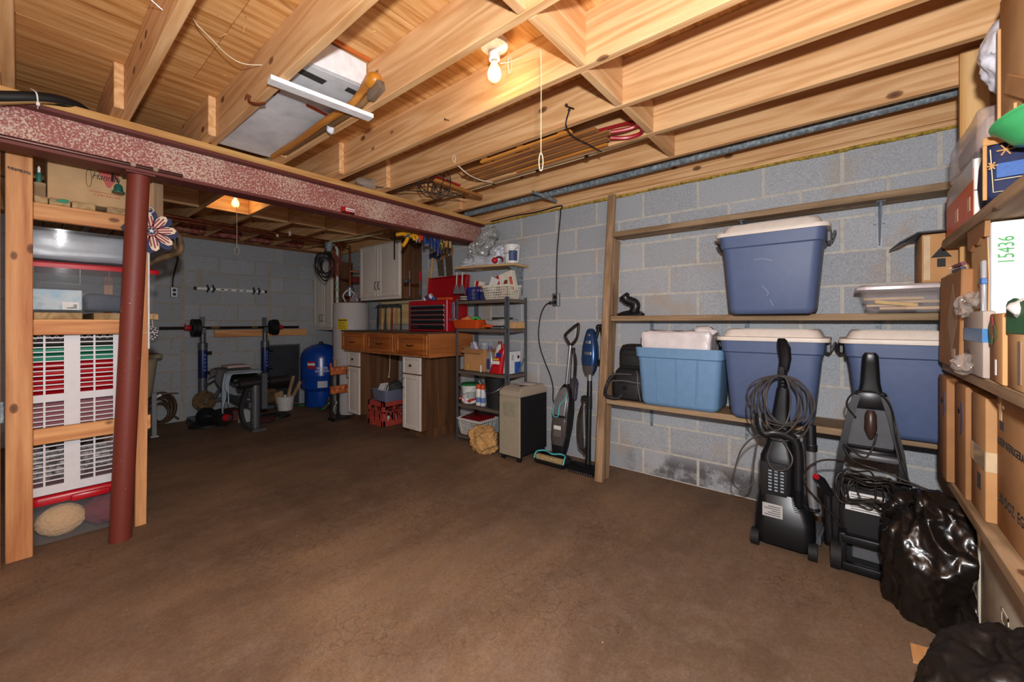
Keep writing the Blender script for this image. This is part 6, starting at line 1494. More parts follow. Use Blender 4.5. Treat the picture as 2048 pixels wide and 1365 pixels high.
# ================================================================ folding workbench
t = thing('folding_workbench', 'folded portable workbench with two orange flecked boards beside the base cabinet', 'workbench', (2.47, 4.80, 0))
M_OSB = mottled('stained_board', [(.35, '7c3c1c'), (.5, 'b5572a'), (.62, 'a87848'), (.75, 'd8c4a8')], 30, .7, 4)
for z in (.555, .325):
    B().box(2.385, 2.60, 4.775, 4.81, z, z + .095, .003).to('jaw_board', M_OSB, t, smooth=0)
for x in (2.415, 2.50):
    B().box(x - .014, x + .014, 4.815, 4.845, .02, .63, .002).to('leg', M_BLACKM, t, smooth=0)
for s in (0, 1):
    b = B(); b.tube([(2.41 + .12 * s, 4.83, .05), (2.53 - .12 * s, 4.83, .30)], .009, 4); b.to('cross_brace', M_STEEL, t, smooth=0)
B().box(2.39, 2.62, 4.745, 4.775, .0, .03, .003).to('foot', M_BLACKM, t, smooth=0)
B().box(2.39, 2.42, 4.70, 4.87, .0, .032, .003).to('foot', M_BLACKM, t, smooth=0)
b = B(); b.cyl((2.395, 4.80, .66), (2.395, 4.80, .70), .012, seg=10); b.cyl((2.395, 4.80, .64), (2.395, 4.80, .66), .006, seg=8); b.to('crank_knob', plain('orange_knob', 'd04a22', .5), t)
b = B(); b.box(2.45, 2.485, 4.82, 4.845, .55, .74, .004); b.to('wooden_post', M_OLDZ, t, smooth=0)

# ================================================================ water heater and pipes
t = thing('water_heater', 'pale grey cylindrical water heater with yellow label behind the bench', 'water heater', (2.78, 5.02, 0))
hc = (2.78, 5.02)
M_HEAT = plain('heater_enamel', 'b4afae', .3, var=.02)
b = B(); b.lathe([(0, .02), (.215, .02), (.222, .03), (.222, 1.43), (.21, 1.445), (0, 1.45)], (*hc, 0), 40, cap=False); b.to('tank_jacket', M_HEAT, t, smooth=40)
b = B(); b.lathe([(.224, .72), (.226, .724), (.226, .735), (.224, .74)], (*hc, 0), 40, cap=False); b.to('jacket_seam', M_HEAT, t)
def on_cyl(c, r, a0, a1, z0, z1, n=10):
    b = B(); R = []
    for z in (z0, z1): R.append([b.bm.verts.new((c[0] + r * math.cos(math.radians(a0 + (a1 - a0) * k / n)), c[1] + r * math.sin(math.radians(a0 + (a1 - a0) * k / n)), z)) for k in range(n + 1)])
    for k in range(n): b.bm.faces.new((R[0][k], R[0][k + 1], R[1][k + 1], R[1][k]))
    return b
on_cyl(hc, .2235, 196, 230, 1.10, 1.24).to('yellow_label', plain('warning_yellow', 'c9ae1c', .4), t)
b = on_cyl(hc, .2245, 198, 228, 1.215, 1.228)
for k in range(5):
    c2 = on_cyl(hc, .2245, 200, 226 - 4 * (k % 2), 1.195 - k * .02, 1.199 - k * .02); me_ = bpy.data.meshes.new('tmp'); c2.bm.to_mesh(me_); b.bm.from_mesh(me_); c2.bm.free(); bpy.data.meshes.remove(me_)
b.to('label_print', M_INK, t, smooth=0, kind='stuff')
on_cyl(hc, .224, 172, 186, .95, 1.14).to('access_cover', M_HEAT, t)
t = thing('heater_pipes', 'white and copper supply pipes rising from the water heater', 'pipes', (2.75, 5.0, 1.45))
M_WPIPE = plain('white_pipe', 'b9b5ae', .4)
b = B(); b.tube([(2.64, 5.12, 1.445), (2.64, 5.12, 2.14), (2.60, 5.10, 2.20), (2.56, 5.08, 2.20)], .019, 12); b.to('white_pipe', M_WPIPE, t)
b = B()
for z in (1.50, 1.62, 1.70): b.lathe([(.0, -.02), (.026, -.02), (.026, .02), (.0, .02)], (2.64, 5.12, z), 12, cap=False)
b.to('pipe_coupling', plain('greenish_coupling', '8d9a8c', .5), t, kind='stuff')
b = B(); b.tube([(2.74, 4.98, 1.445), (2.74, 4.98, 2.18), (2.70, 5.02, 2.205), (2.5, 5.055, 2.205)], .012, 10); b.to('copper_pipe', M_COPPER, t)
b = B(); b.tube([(2.86, 4.93, 1.445), (2.86, 4.93, 1.86), (2.74, 4.98, 1.86)], .012, 10); b.to('copper_pipe', M_COPPER, t)
b = B(); b.tube([(2.70, 5.13, 2.19), (2.70, 5.13, 1.78), (2.80, 5.13, 1.76)], .011, 10); b.to('copper_pipe', M_COPPER, t)
b = B(); b.lathe([(0, 0), (.05, 0), (.052, .02), (.052, .11), (.035, .13), (0, .13)], (2.72, 4.95, 1.53), 16); b.to('valve_body', plain('valve_grey', '6d7076', .35, .6), t)
b = B(); b.tube(spline([(2.66, 4.95, 1.46), (2.62, 4.93, 1.53), (2.66, 4.90, 1.60), (2.74, 4.90, 1.58), (2.80, 4.90, 1.47)], 6), .010, 8); b.to('flex_loop', M_WPIPE, t)
b = B(); b.box(2.80, 2.90, 4.98, 5.06, 1.72, 1.80, .006); b.to('mixing_valve', plain('dark_red_valve', '6a2420', .5), t)
t = thing('leaflet', 'printed leaflet lying on the water heater top', 'leaflet', (2.73, 4.92, 1.452)); B(T(2.75, 4.90, 1.475) @ RZ(30) @ RX(30)).box(-.09, .09, -.003, .003, -.02, .09).to('sheet', plain('printed_leaflet', 'a79a9c', .5, var=.3, scale=60), t, smooth=0)
b = B(); b.tube([(2.50, 5.05, 2.215), (2.66, 4.55, 2.235), (2.72, 4.2, 2.25)], .011, 8); b.to('plastic_pipe', plain('ivory_pipe', 'c2b48c', .4), None, 'thin ivory plastic pipe slanting below the joists near the wall cabinets', 'pipe')
# pipes along the joists
tP = thing('copper_pipe_run', 'pair of brown copper pipes running below the joists near the back wall', 'pipes', (1.6, 5.06, 2.2))
for (Y, z, r) in ((5.05, 2.232, .0135), (5.09, 2.205, .016)):
    b = B(); b.tube([(.30, Y, z), (1.4, Y, z - .004), (2.72, Y, z - .012)], r, 10); b.to('pipe', M_COPPER, tP)
for (x, Y, z) in ((2.02, 5.05, 2.232), (1.90, 5.09, 2.205)):
    b = B(); b.box(x - .012, x + .012, Y - .022, Y + .022, z - .02, z + .035, .003); b.to('pipe_clip', plain('pale_clip', 'c9b9a4', .5), tP)
t = thing('cord_hanger', 'round metal junction cap with coiled black and red cords hanging below', 'cords', (2.46, 5.03, 1.8))
b = B(); b.lathe([(0, 0), (.03, 0), (.032, .03), (.045, .05), (.045, .11), (0, .115)], (2.47, 5.0, 2.085), 18); b.to('metal_cap', M_GALV, t)
b = B(); random.seed(31)
for k in range(9):
    rx_, rz_ = random.uniform(.055, .125), random.uniform(.12, .20); ox = random.uniform(-.05, .02)
    b.tube([(2.44 + ox + rx_ * math.cos(a), 4.97 + .03 * math.sin(a * 2 + k), 2.06 - rz_ + rz_ * math.sin(a)) for a in [2 * PI * i / 30 for i in range(30)]], .0055, 6, close=True)
b.to('black_cord', M_BLACKM, t, smooth=60)
b = B()
for k in range(7):
    ox = 2.50 + .012 * k; b.tube(spline([(2.49, 4.965, 2.09), (ox + .02, 4.955, 1.98), (ox + .01 * (k % 3), 4.95, 1.78 + .02 * (k % 3)), (ox - .02, 4.955, 1.86), (2.50, 4.965, 2.05)], 6), .0048, 6)
b.to('red_cord', plain('rust_cord', '7a3426', .6), t, smooth=60)

# ================================================================ blue pressure tank, hose, board, bucket
t = thing('pressure_tank', 'bright blue domed water pressure tank standing in the far corner', 'tank', (2.76, 5.86, 0))
M_TANK = plain('tank_blue', '0d3f96', .25, var=.03, spec=.6)
pc = (2.775, 5.85)
b = B(); b.lathe([(0, .005), (.21, .005), (.215, .02), (.215, .22), (.235, .245), (.262, .27), (.268, .30), (.268, .44), (.270, .445), (.268, .45), (.268, .68), (.255, .75), (.21, .815), (.125, .865), (.05, .885), (0, .888)], (*pc, 0), 44, cap=False); b.to('shell', M_TANK, t, smooth=30)
b = B(); b.lathe([(0, .88), (.028, .88), (.028, .905), (.02, .915), (0, .915)], (*pc, 0), 14, cap=False); b.to('air_cap', M_BLACK, t)
on_cyl(pc, .2692, 205, 228, .55, .655).to('red_label', plain('label_red', 'a02030', .4), t)
on_cyl(pc, .2702, 205.5, 227.5, .595, .628).to('label_band', M_PAPER, t)
on_cyl(pc, .2692, 235, 262, .285, .375).to('white_label', plain('grey_paper', 'b9bcc2', .5), t)
a = math.radians(247)
for k, s in enumerate(('WATER', 'WORKER')):
    n = Vector((math.cos(a), math.sin(a), 0)); text('brand_text', s, .05, M_PAPER, basis(Vector((pc[0], pc[1], .555 - .042 * k)) + n * .2735, (-n.y, n.x, 0), (0, 0, 1)), t, .0008, sx=.85)
t = thing('garden_hose', 'green garden hose lying on the floor by the blue tank', 'hose', (2.5, 5.55, 0))
b = B(); b.tube(spline([onZ(592, 810, .015), onZ(600, 812, .015), onZ(615, 810, .015), onZ(635, 807, .015), (2.50, 5.30, .05), (2.55, 5.20, .10)], 8), .012, 8); b.to('hose', plain('hose_green', '1f6a38', .5), t)
b = B(); b.cyl((2.52, 5.22, .08), (2.56, 5.18, .13), .022, seg=12); b.cyl((2.56, 5.18, .13), (2.56, 5.18, .22), .015, seg=10); b.ball((2.56, 5.18, .14), .03, 2); b.tube([(2.52, 5.16, .18), (2.60, 5.20, .18)], .012, 8); b.to('brass_valve', plain('old_brass', '6a6450', .4, .7), t, kind='stuff')
t = thing('dark_board', 'dark framed chalkboard leaning on the back wall behind the white pail', 'board', (2.36, 6.12, 0))
b = B(T(2.37, 6.145, .012) @ RX(2.0)); b.box(-.205, .205, -.02, -.008, .02, .85, .001); b.to('panel', plain('chalkboard', '2a2d33', .6, var=.15, scale=6), t, smooth=0)
b = B(T(2.37, 6.145, .012) @ RX(2.0)); b.box(-.215, .215, -.024, -.004, .85, .87, .002); b.box(-.215, -.20, -.024, -.004, 0, .85, .002); b.box(.20, .215, -.024, -.004, 0, .85, .002); b.box(-.215, .215, -.024, -.004, 0, .02, .002); b.to('frame', plain('frame_grey', '4d4f52', .6), t, kind='stuff')
bucket('white_pail', 'white pail holding wood offcuts in front of the chalkboard', 2.31, 5.90, 0, .09, .11, .185, plain('pail_white2', 'c9c8c6', .5), None, (.92,), False)
for i, (x, y, L_, w_, a, lab) in enumerate(((2.25, 5.90, .16, .11, 12, 'short wide wood offcut at the left in the white pail'), (2.33, 5.91, .36, .035, -14, 'tall light tipped wood strip in the white pail'), (2.37, 5.89, .30, .04, -26, 'tilted wood strip at the right in the white pail'))):
    B(T(x, y, .10) @ RY(-a)).box(-w_ / 2, w_ / 2, -.018, .018, 0, L_, .003).to('wood_offcut', M_OLDZ, None, lab, 'wood offcut', 'wood offcuts in the white pail', smooth=0)
# timber and rail on the back wall
p, q = onY(428, 671, 6.16), onY(612, 671, 6.16)
t = thing('wall_timber', 'plain wooden two by four screwed across the back wall behind the barbell', 'timber', ((p.x + q.x) / 2, 6.15, 1.0)); B().box(p.x, q.x, 6.132, 6.168, 1.005, 1.095, .003).to('timber', M_POSTX, t, smooth=0)
t = thing('tool_rail', 'white rail with black spring clips screwed to the back wall', 'rail', (1.75, 6.15, 1.6))
x0, x1 = onY(391, 0, 6.14).x, onY(532, 0, 6.14).x
B().box(x0, x1, 6.148, 6.168, 1.598, 1.628, .002).to('rail', M_WHITE, t, smooth=0)
for f in (.0, 1.0): B().box(x0 + (x1 - x0) * f - .015, x0 + (x1 - x0) * f + .015, 6.142, 6.169, 1.594, 1.632, .003).to('end_cap', M_BLACK, t)
for f in (.17, .245, .82, .90):
    xx = x0 + (x1 - x0) * f; b = B(); b.tube(spline([(xx - .025, 6.10, 1.655), (xx - .012, 6.13, 1.64), (xx, 6.14, 1.613), (xx - .012, 6.13, 1.59), (xx - .025, 6.10, 1.572)], 5), .009, 8); b.box(xx - .014, xx + .014, 6.135, 6.152, 1.60, 1.628, .002); b.to('spring_clip', M_BLACK, t)
for f in (.36, .46, .58, .68): 
    xx = x0 + (x1 - x0) * f; B().box(xx - .02, xx + .015, 6.140, 6.15, 1.606, 1.620, .002).to('hook', M_GREYP, t, smooth=0)
t, p = outlet('steel wall outlet with a black cable on the back wall at the left', 'Y', 348, 585)
P = [onY(u, v, 6.15) for u, v in ((345, 574), (346, 558), (350, 540), (355, 520), (356, 500), (352, 478))]; b = B(); b.tube(spline(P, 6), .008, 8); b.to('feed_cable', M_WIRE, t)

# ================================================================ weight bench
M_IRON = plain('rack_gunmetal', '5a5d62', .4, .4); M_RUBBER = plain('black_rubber', '121213', .6); M_RUST = mottled('rusty_plate', [(.35, '3a2c1c'), (.6, '6b5130'), (.75, '7f6a48')], 20, .6, 5); M_VINYL = plain('black_vinyl', '191817', .45)
t = thing('weight_rack', 'grey weight bench rack with two telescopic uprights by the back wall', 'weight bench', (1.76, 5.95, 0))
for x in (1.417, 2.10):
    y = 6.02
    b = B(); b.cyl((x, y, .06), (x, y, .945), .046, seg=18); b.to('upright', M_IRON, t)
    b = B(); b.cyl((x, y, .945), (x, y, 1.10), .030, seg=16); b.to('inner_tube', M_IRON, t)
    b = B(); b.lathe([(0, 0), (.05, 0), (.05, .06), (.046, .065), (0, .065)], (x, y, .88), 18); b.to('collar', M_IRON, t)
    b = B(); b.box(x - .028, x + .022, y - .05, y + .02, 1.06, 1.11, .004); b.box(x - .028, x + .022, y + .0, y + .02, 1.06, 1.26, .004); b.box(x - .028, x + .022, y - .055, y - .043, 1.06, 1.13, .003); b.to('bar_cradle', M_IRON, t, kind='stuff')
    b = B(); b.lathe([(.0465, .52), (.0475, .525), (.0475, .855), (.0465, .86)], (x, y, 0), 18, cap=False); b.to('navy_sleeve', plain('navy_sleeve', '14204a', .4), t)
    for z in (.82, .58): 
        b = B(); b.cyl((x + .03, y - .01, z), (x + .085, y - .03, z), .018, .022, seg=10); b.to('adjust_knob', M_BLACK, t)
    B().box(x - .15, x + .10, y - .035, y + .02, .02, .07, .006).to('base_foot', M_IRON, t)
    b = B(); b.cyl((x - .145, y - .03, .0), (x - .145, y - .03, .05), .022, seg=12); b.to('foot_cap', M_RUBBER, t)
B().box(1.42, 2.10, 6.03, 6.07, .20, .25, .004).to('cross_tube', M_IRON, t)
M_LT = plain('blue_lettering', '3a5ab0', .5)
for x in (1.417, 2.10):
    b = B(); 
    for k in range(5): b.box(x - .002, x + .022, 5.9705, 5.973, .60 + k * .045, .63 + k * .045, .002)
    b.to('sleeve_lettering', M_LT, t, smooth=0, kind='stuff')
def plate(bm_, c, r, th, axis='X', prof=True):
    L = T(*c) @ (RY(90) if axis == 'X' else RX(90))
    bm_.lathe([(.014, -th / 2), (r * .35, -th / 2), (r * .4, -th * .3), (r * .8, -th * .3), (r * .85, -th / 2), (r, -th / 2), (r, th / 2), (r * .85, th / 2), (r * .8, th * .3), (r * .4, th * .3), (r * .35, th / 2), (.014, th / 2)], seg=32, L=L)
xb0, xb1 = onY(318.5, 0, 5.99).x, onY(597, 0, 5.99).x
t = thing('barbell', 'long barbell with small black plates and red collars resting on the rack', 'barbell', ((xb0 + xb1) / 2, 5.99, 1.05))
b = B(); b.cyl((xb0, 5.99, 1.128), (xb1, 5.99, 1.128), .0155, seg=14); b.to('bar', plain('dark_bar', '2a2522', .35, .7), t)
for xa, xe in ((1.49, 1.58), (1.93, 2.0)):
    b = B(); b.cyl((xa, 5.99, 1.128), (xe, 5.99, 1.128), .0162, seg=14); b.to('worn_grip', plain('bare_bar', '8a6c48', .35, .7), t)
for xs in ((1.315, 1.345, 1.37), (2.165, 2.195, 2.225)):
    for i, x in enumerate(xs):
        b = B(); plate(b, (x, 5.99, 1.128), .105 if i != 0 or xs[0] < 2 else .095, .024); b.to('weight_plate', M_RUBBER, t, smooth=30)
for x in (1.265, 2.275):
    b = B(); b.lathe([(.0, -.03), (.028, -.03), (.034, 0), (.028, .03), (0, .03)], seg=16, L=T(x, 5.99, 1.128) @ RY(90)); b.box(x - .03, x - .018, 5.985, 5.995, 1.128, 1.184, .002); b.to('collar', M_RED, t)
for (u, v, Y, r, lab) in ((409, 802, 5.935, .118, 'rusty brown weight plate hung on the left upright of the rack'), (539, 791, 5.935, .10, 'rusty brown weight plate hung on the right upright of the rack')):
    p = onY(u, v, Y); t = thing('rusty_plate', lab, 'weight plate', (p.x, p.y, p.z - r), 'spare weight plates')
    b = B(); plate(b, p, r, .028, 'Y'); b.to('plate', M_RUST, t, smooth=30)
    b = B(); b.cyl((p.x, p.y - .045, p.z), (p.x, p.y + .06, p.z), .012, seg=10); b.to('peg', M_IRON, t)
for (u, v, r, lab) in ((415, 849, .175, 'large black weight plate lying flat on the floor before the left upright'), (551, 832, .165, 'large black weight plate lying flat on the floor before the right upright')):
    p = onZ(u, v, .015); t = thing('floor_plate', lab, 'weight plate', (p.x, p.y, 0), 'spare weight plates')
    b = B(); b.lathe([(.02, 0), (r, 0), (r, .028), (r * .85, .028), (r * .8, .02), (r * .4, .02), (r * .35, .028), (.02, .028)], (p.x, p.y, .001), 40); b.to('plate', M_RUBBER, t, smooth=30)
t = thing('flat_bench', 'black padded exercise bench with foam rollers before the rack', 'weight bench', (1.68, 5.45, 0))
b = B(T(1.63, 5.50, .555) @ RX(6)); b.box(-.15, .15, -.36, .36, 0, .06, .02, seg=3); b.to('pad', M_VINYL, t)
B().box(1.60, 1.66, 5.05, 6.0, .25, .31, .004).to('spine_tube', M_IRON, t)
b = B(); b.cyl((1.668, 5.06, .025), (1.668, 5.06, .50), .045, seg=18); b.to('front_post', M_IRON, t)
b = B(); b.box(1.60, 1.74, 4.93, 5.30, .0, .03, .004); b.to('front_foot', M_IRON, t)
for xa, xe in ((1.50, 1.715), (1.80, 2.02)):
    b = B(); b.tube([(xa, 5.07, .52), (xa + .012, 5.07, .52), (xe - .012, 5.07, .525), (xe, 5.07, .525)], [.04, .056, .056, .04], 16); b.to('foam_roller', M_VINYL, t)
b = B(); b.cyl((1.49, 5.07, .52), (2.03, 5.07, .525), .014, seg=10); b.to('roller_bar', M_IRON, t)
B().box(1.73, 1.785, 5.04, 5.10, .22, .62, .004).to('selector_tube', M_IRON, t)
b = B(); rings = []
for p in spline([(1.60, 5.07, .50), (1.56, 5.08, .38), (1.535, 5.08, .25), (1.55, 5.06, .12), (1.60, 5.03, .04), (1.64, 5.0, .02)], 6):
    rings.append([p + Vector((-.018, -.03, 0)), p + Vector((.018, -.03, 0)), p + Vector((.018, .03, 0)), p + Vector((-.018, .03, 0))])
b.loft(rings); b.to('curved_strut', M_BLACKM, t)
b = B(); b.tube([(1.42, 5.98, .42), (1.56, 5.75, .56)], .012, 8); b.tube([(1.48, 5.80, .30), (1.60, 5.75, .54)], .02, 8); b.to('back_strut', M_IRON, t, kind='stuff')
# towels draped over the bench
def drape(name, label, m, x0, x1, y0, y1, ztop, xedge, drop, seed, cat='towel'):
    t = thing(name, label, cat, ((x0 + x1) / 2, (y0 + y1) / 2, ztop))
    b = B(); nu, nv = 24, 18; V = {}
    for i in range(nu + 1):
        f = i / nu
        for j in range(nv + 1):
            g = j / nv; y = y0 + (y1 - y0) * g; L_ = (x1 - xedge) + drop * (.75 + .35 * math.sin(g * 5 + seed))
            s = f * L_
            if s < x1 - xedge: x = x1 - s; z = ztop + .004 * math.sin(9 * g + 7 * f + seed)
            else:
                e = s - (x1 - xedge); x = xedge - .015 - .012 * math.sin(g * 14 + seed) - .02 * min(1, e / .1); z = ztop - e
            V[i, j] = b.bm.verts.new((x, y + .01 * math.sin(6 * f + seed), z + .006 * math.sin(11 * g + seed)))
    for i in range(nu):
        for j in range(nv): b.bm.faces.new((V[i, j], V[i + 1, j], V[i + 1, j + 1], V[i, j + 1]))
    o = b.to('cloth', m, t, smooth=80)
    sm = o.modifiers.new('thickness', 'SOLIDIFY'); sm.thickness = .006
    return t
drape('grey_towel', 'grey towel spread over the bench pad', plain('grey_towel_cloth', '77777a', .9), 1.49, 1.79, 5.30, 5.85, .640, 1.475, .20, 1)
drape('pale_towel', 'pale blue towel hanging down from the near end of the bench', plain('pale_blue_towel', '9fb2bf', .9), 1.50, 1.76, 5.12, 5.33, .632, 1.47, .42, 3)
t = thing('folded_cloth', 'folded pale pink cloth lying on top of the grey towel', 'cloth', (1.65, 5.6, .652)); b = B(); b.box(1.53, 1.76, 5.50, 5.76, .660, .685, .010, seg=2); bmesh.ops.subdivide_edges(b.bm, edges=b.bm.edges, cuts=3, use_grid_fill=True); crumple(b, .008, 16, 3, 1); b.to('cloth', plain('pink_cloth', 'b59a98', .9), t, smooth=60)
t = thing('dumbbell', 'short dumbbell with black plates and a red collar lying on the floor under the bench', 'dumbbell', (1.58, 5.55, 0))
for k, dx in enumerate((0, .035, .07, .27, .305)):
    b = B(); plate(b, (0, 0, 0), .098, .026, 'X'); o = b.bm
    M_ = T(1.50 - dx * .4, 5.50 + dx * .9, .10) @ RZ(-66 + 180)
    for v in o.verts: v.co = M_ @ v.co
    b.to('weight_plate', M_RUBBER, t, smooth=30)
b = B(); b.cyl((1.535, 5.42, .10), (1.36, 5.81, .10), .014, seg=10); b.to('bar', M_IRON, t)
b = B(); b.cyl((1.522, 5.45, .10), (1.508, 5.482, .10), .035, .045, seg=14); b.to('collar', M_RED, t)
t = thing('red_box_low', 'flat dark red box on the floor under the bench', 'box', (1.62, 5.86, 0)); B().box(1.50, 1.75, 5.72, 5.98, .0, .12, .004).to('carton', plain('dull_red_box', '6a2a22', .6), t)
t = thing('white_carton_low', 'small white box standing on the floor behind the front post', 'box', (1.70, 5.6, 0)); B(T(1.72, 5.55, 0) @ RZ(15)).box(-.06, .06, -.04, .04, 0, .16, .003).to('carton', plain('dull_white_box', 'b5b3b0', .6), t)
t = thing('maroon_cloth', 'dark maroon cloth on the floor right of the front post', 'cloth', (1.83, 5.35, 0)); b = B(); b.ball((1.86, 5.36, .03), .11, 4, (1, .8, .35)); crumple(b, .014, 14, 3, 1)
for v in b.bm.verts: v.co.z = max(v.co.z, .003)
b.to('cloth', plain('maroon_fabric', '3f1c1c', .9), t, smooth=70)

# ================================================================ laundry tub, hose coil
t = thing('laundry_tub', 'beige plastic laundry tub on grey legs by the back wall', 'sink', (.65, 5.8, 0))
M_TUB = plain('tub_beige', '8f866c', .5)
b = B(); b.loft([rrect(.42, .42, .05, 4, .66, 5.80, .40), rrect(.46, .46, .06, 4, .66, 5.80, .43), rrect(.54, .54, .06, 4, .66, 5.80, .82), rrect(.60, .60, .05, 4, .66, 5.80, .825), rrect(.60, .60, .05, 4, .66, 5.80, .86), rrect(.52, .52, .05, 4, .66, 5.80, .86), rrect(.44, .44, .05, 4, .66, 5.80, .45)]); b.to('basin', M_TUB, t, smooth=40)
for sx in (-1, 1):
    for sy in (-1, 1): 
        b = B(); b.box(.66 + sx * .235 - .02, .66 + sx * .235 + .02, 5.80 + sy * .235 - .02, 5.80 + sy * .235 + .02, 0.006, .46, .004); b.to('leg', plain('leg_grey', '7d7f82', .5), t)
        B().box(.66 + sx * .235 - .03, .66 + sx * .235 + .035, 5.80 + sy * .235 - .03, 5.80 + sy * .235 + .03, 0, .006, .001).to('foot_pad', M_WHITE, t, smooth=0)
t = thing('brown_hose', 'coiled dark brown hose hanging against the back wall beside the laundry tub', 'hose', (1.05, 6.1, .02))
b = B(); random.seed(41)
for k in range(8):
    r = random.uniform(.10, .19); ox = random.uniform(-.03, .03)
    b.tube([(1.03 + ox + r * .75 * math.cos(a), 6.10 - .012 * k + .01 * math.sin(3 * a), .03 + .012 + r + r * math.sin(a)) for a in [2 * PI * i / 32 for i in range(32)]], .0115, 8, close=True)
b.to('hose', plain('hose_brown', '47301f', .5), t, smooth=60)
p = onY(350, 845, 6.05); b = B(); b.tube(spline([onY(345, 828, 6.0), onY(352, 835, 6.0), onY(358, 838, 6.0)], 5), .010, 8); b.to('brass_end', plain('old_brass', '6a6450', .4, .7), t)
t = thing('caulking_gun', 'white and silver hand tool resting on the coiled brown hose', 'hand tool', (1.12, 6.0, .42))
p, q, r = onY(306, 798, 5.94), onY(322, 790, 5.94), onY(357, 786, 5.94)
b = B(); b.tube([p, q], [.014, .016], 10); b.to('body', M_WHITE, t)
b = B(); b.tube([q, (q + r) / 2 + Vector((0, 0, .01)), r], .006, 8); b.to('rod', M_STEEL, t)
# ================================================================ timber shelf unit at the left, under the beam
YS = 3.20
M_ENDG = wood('plank_endgrain', 'b79c72', '8a6c46', 'Y', 1.6, 0, .8, stain=.4)
t6 = thing('timber_shelf', 'open timber shelf frame holding totes and boxes at the left', 'shelf', (.22, 3.9, 0))
B().box(-.043, .046, YS, YS + .038, 0, 2.262, .003).to('post', M_POST, t6, smooth=0)
B().box(-.043, .046, 4.55, 4.588, 0, 2.262, .003).to('post', M_POST, t6, smooth=0)
b = B(); beam_between(b, (.455, YS + .019, 0), (.478, YS + .019, 2.262), .05, .038); b.to('post', M_POST, t6, smooth=0)
B().box(.43, .48, 4.55, 4.588, 0, 2.262, .003).to('post', M_POST, t6, smooth=0)
B().box(.50, .558, YS + .0, YS + .038, 1.79, 2.262, .003).to('short_block', M_OLDZ, t6, smooth=0)
def zr(u, v): return onY(u, v, YS).z
RZS = []
for (v0, v1) in ((403.7, 437.9), (639, 671), (871, 905)):
    z1, z0 = zr(67, v0), zr(67, v1); RZS.append((z0, z1))
RZS[2] = (.565, .645)
for i, (z0, z1) in enumerate(RZS):
    B().box(.047, .452 if i < 2 else .50, YS + .002, YS + .036, z0, z1, .003).to('rail', M_POSTX, t6, smooth=0)
    B().box(-.04, .48, 4.515, 4.549, z0, z1, .003).to('rail', M_POSTX, t6, smooth=0)
def planks(z, us, Yf=YS + .001):
    for (u0, u1, dz) in us:
        a, c = onY(u0, 0, YS).x, onY(u1, 0, YS).x
        B().box(a + .0015, c - .0015, Yf, 4.62, z + .0005, z + .036 + dz, .003).to('plank', M_ENDG, t6, smooth=0)
ZTOP = RZS[0][1]; ZMID = RZS[1][1]
planks(ZTOP, ((67.5, 97, 0), (97.5, 142, 0), (143, 192, 0), (213, 258, 0), (262, 300, 0)))
planks(ZMID, ((66.5, 166, 0), (187, 243, 0), (246, 318, 0)))
B().box(-.145, -.056, 3.09, 3.128, 0, 2.008, .003).to('timber_stud', M_POST, None, 'bare timber stud at the far left edge beside the shelf frame', 'stud', smooth=0)
t = thing('steel_strap', 'small steel latch plate fixed to the stud at the far left edge', 'latch', (-.06, 3.08, .75)); B().box(-.075, -.045, 3.078, 3.089, .72, .82, .003).to('plate', M_GALV, t)
b = B(); random.seed(2)
for k in range(16):
    x = -.035 + .075 * k / 16; b.box(x, x + random.uniform(.002, .004), YS - .0006, YS + .001, 1.955 + random.uniform(0, .006) - .0006 * k, 1.972 - .0006 * k)
b.to('grade_stamp', M_INK, t6, smooth=0, kind='stuff')
# carton on the top planks
zt = ZTOP + .0375
t = carton_box('food_carton', 'brown food carton with red triangle and script lettering on the top planks', .095, .52, 3.245, 3.60, zt, 2.17, carton('carton_tan', 'bd9a70'))
FM = lambda x, z, y=3.2442: basis((x, y, z), (1, 0, 0), (0, 0, 1))
b = B(); b.prism([(-.048, .046), (.046, .046), (.006, -.048), (-.008, -.048)], .0006, L=FM(.327, 2.014)); b.to('red_triangle', plain('faded_red_ink', 'b5534a', .7), t, smooth=0)
text('script_text', 'Hannah', .050, M_INK, FM(.314, 2.018, 3.2434), t, .0003, shear=.35, sx=.74)
text('printed_text', 'INTERNATIONAL FOODS', .0118, M_REDINK, FM(.317, 1.930, 3.2438), t, .0003)
b = B()
for k in range(9): b.box(.268 + k * .012, .268 + k * .012 + .004 + .004 * (k % 3 > 0), 3.2432, 3.2442, 1.911, 1.916)
b.to('small_print', M_REDINK, t, smooth=0, kind='stuff')
b = B(); b.tube([(.247 + .011 * math.cos(a), 3.2436, 2.0 + .05 * math.sin(a)) for a in [2 * PI * k / 24 for k in range(24)]], .0009, 4, close=True); b.to('hand_hole_outline', M_INK, t)
t = thing('glue_bottle', 'small green glue bottle with white cap beside the food carton', 'bottle', (.066, 3.30, zt)); b = B(); b.lathe([(0, 0), (.010, 0), (.011, .02), (.011, .045), (.006, .055), (0, .055)], (.068, 3.30, zt + .085), 14); b.to('body', plain('teal_green', '2f6a5c', .5), t)
b = B(); b.lathe([(0, 0), (.006, 0), (.005, .016), (.007, .02), (.003, .034), (0, .034)], (.068, 3.30, zt + .14), 12); b.to('nozzle', M_WHITE, t)
b = B(); b.box(.05, .092, 3.27, 3.36, zt, zt + .0845, .004); b.to('wood_chunk', M_OLDX, None, 'small wood block under the green glue bottle', 'wood block', smooth=0)
t = thing('green_bell', 'green bell ornament hanging on a dark hook in front of the food carton', 'ornament', (.405, 3.13, 1.80))
b = B(); b.lathe([(0, .0), (.026, .0), (.028, .006), (.020, .012), (.018, .034), (.012, .046), (.0, .05)], (.355, 3.15, 1.925), 18); b.to('bell', plain('bell_green', '1f5a4c', .4), t)
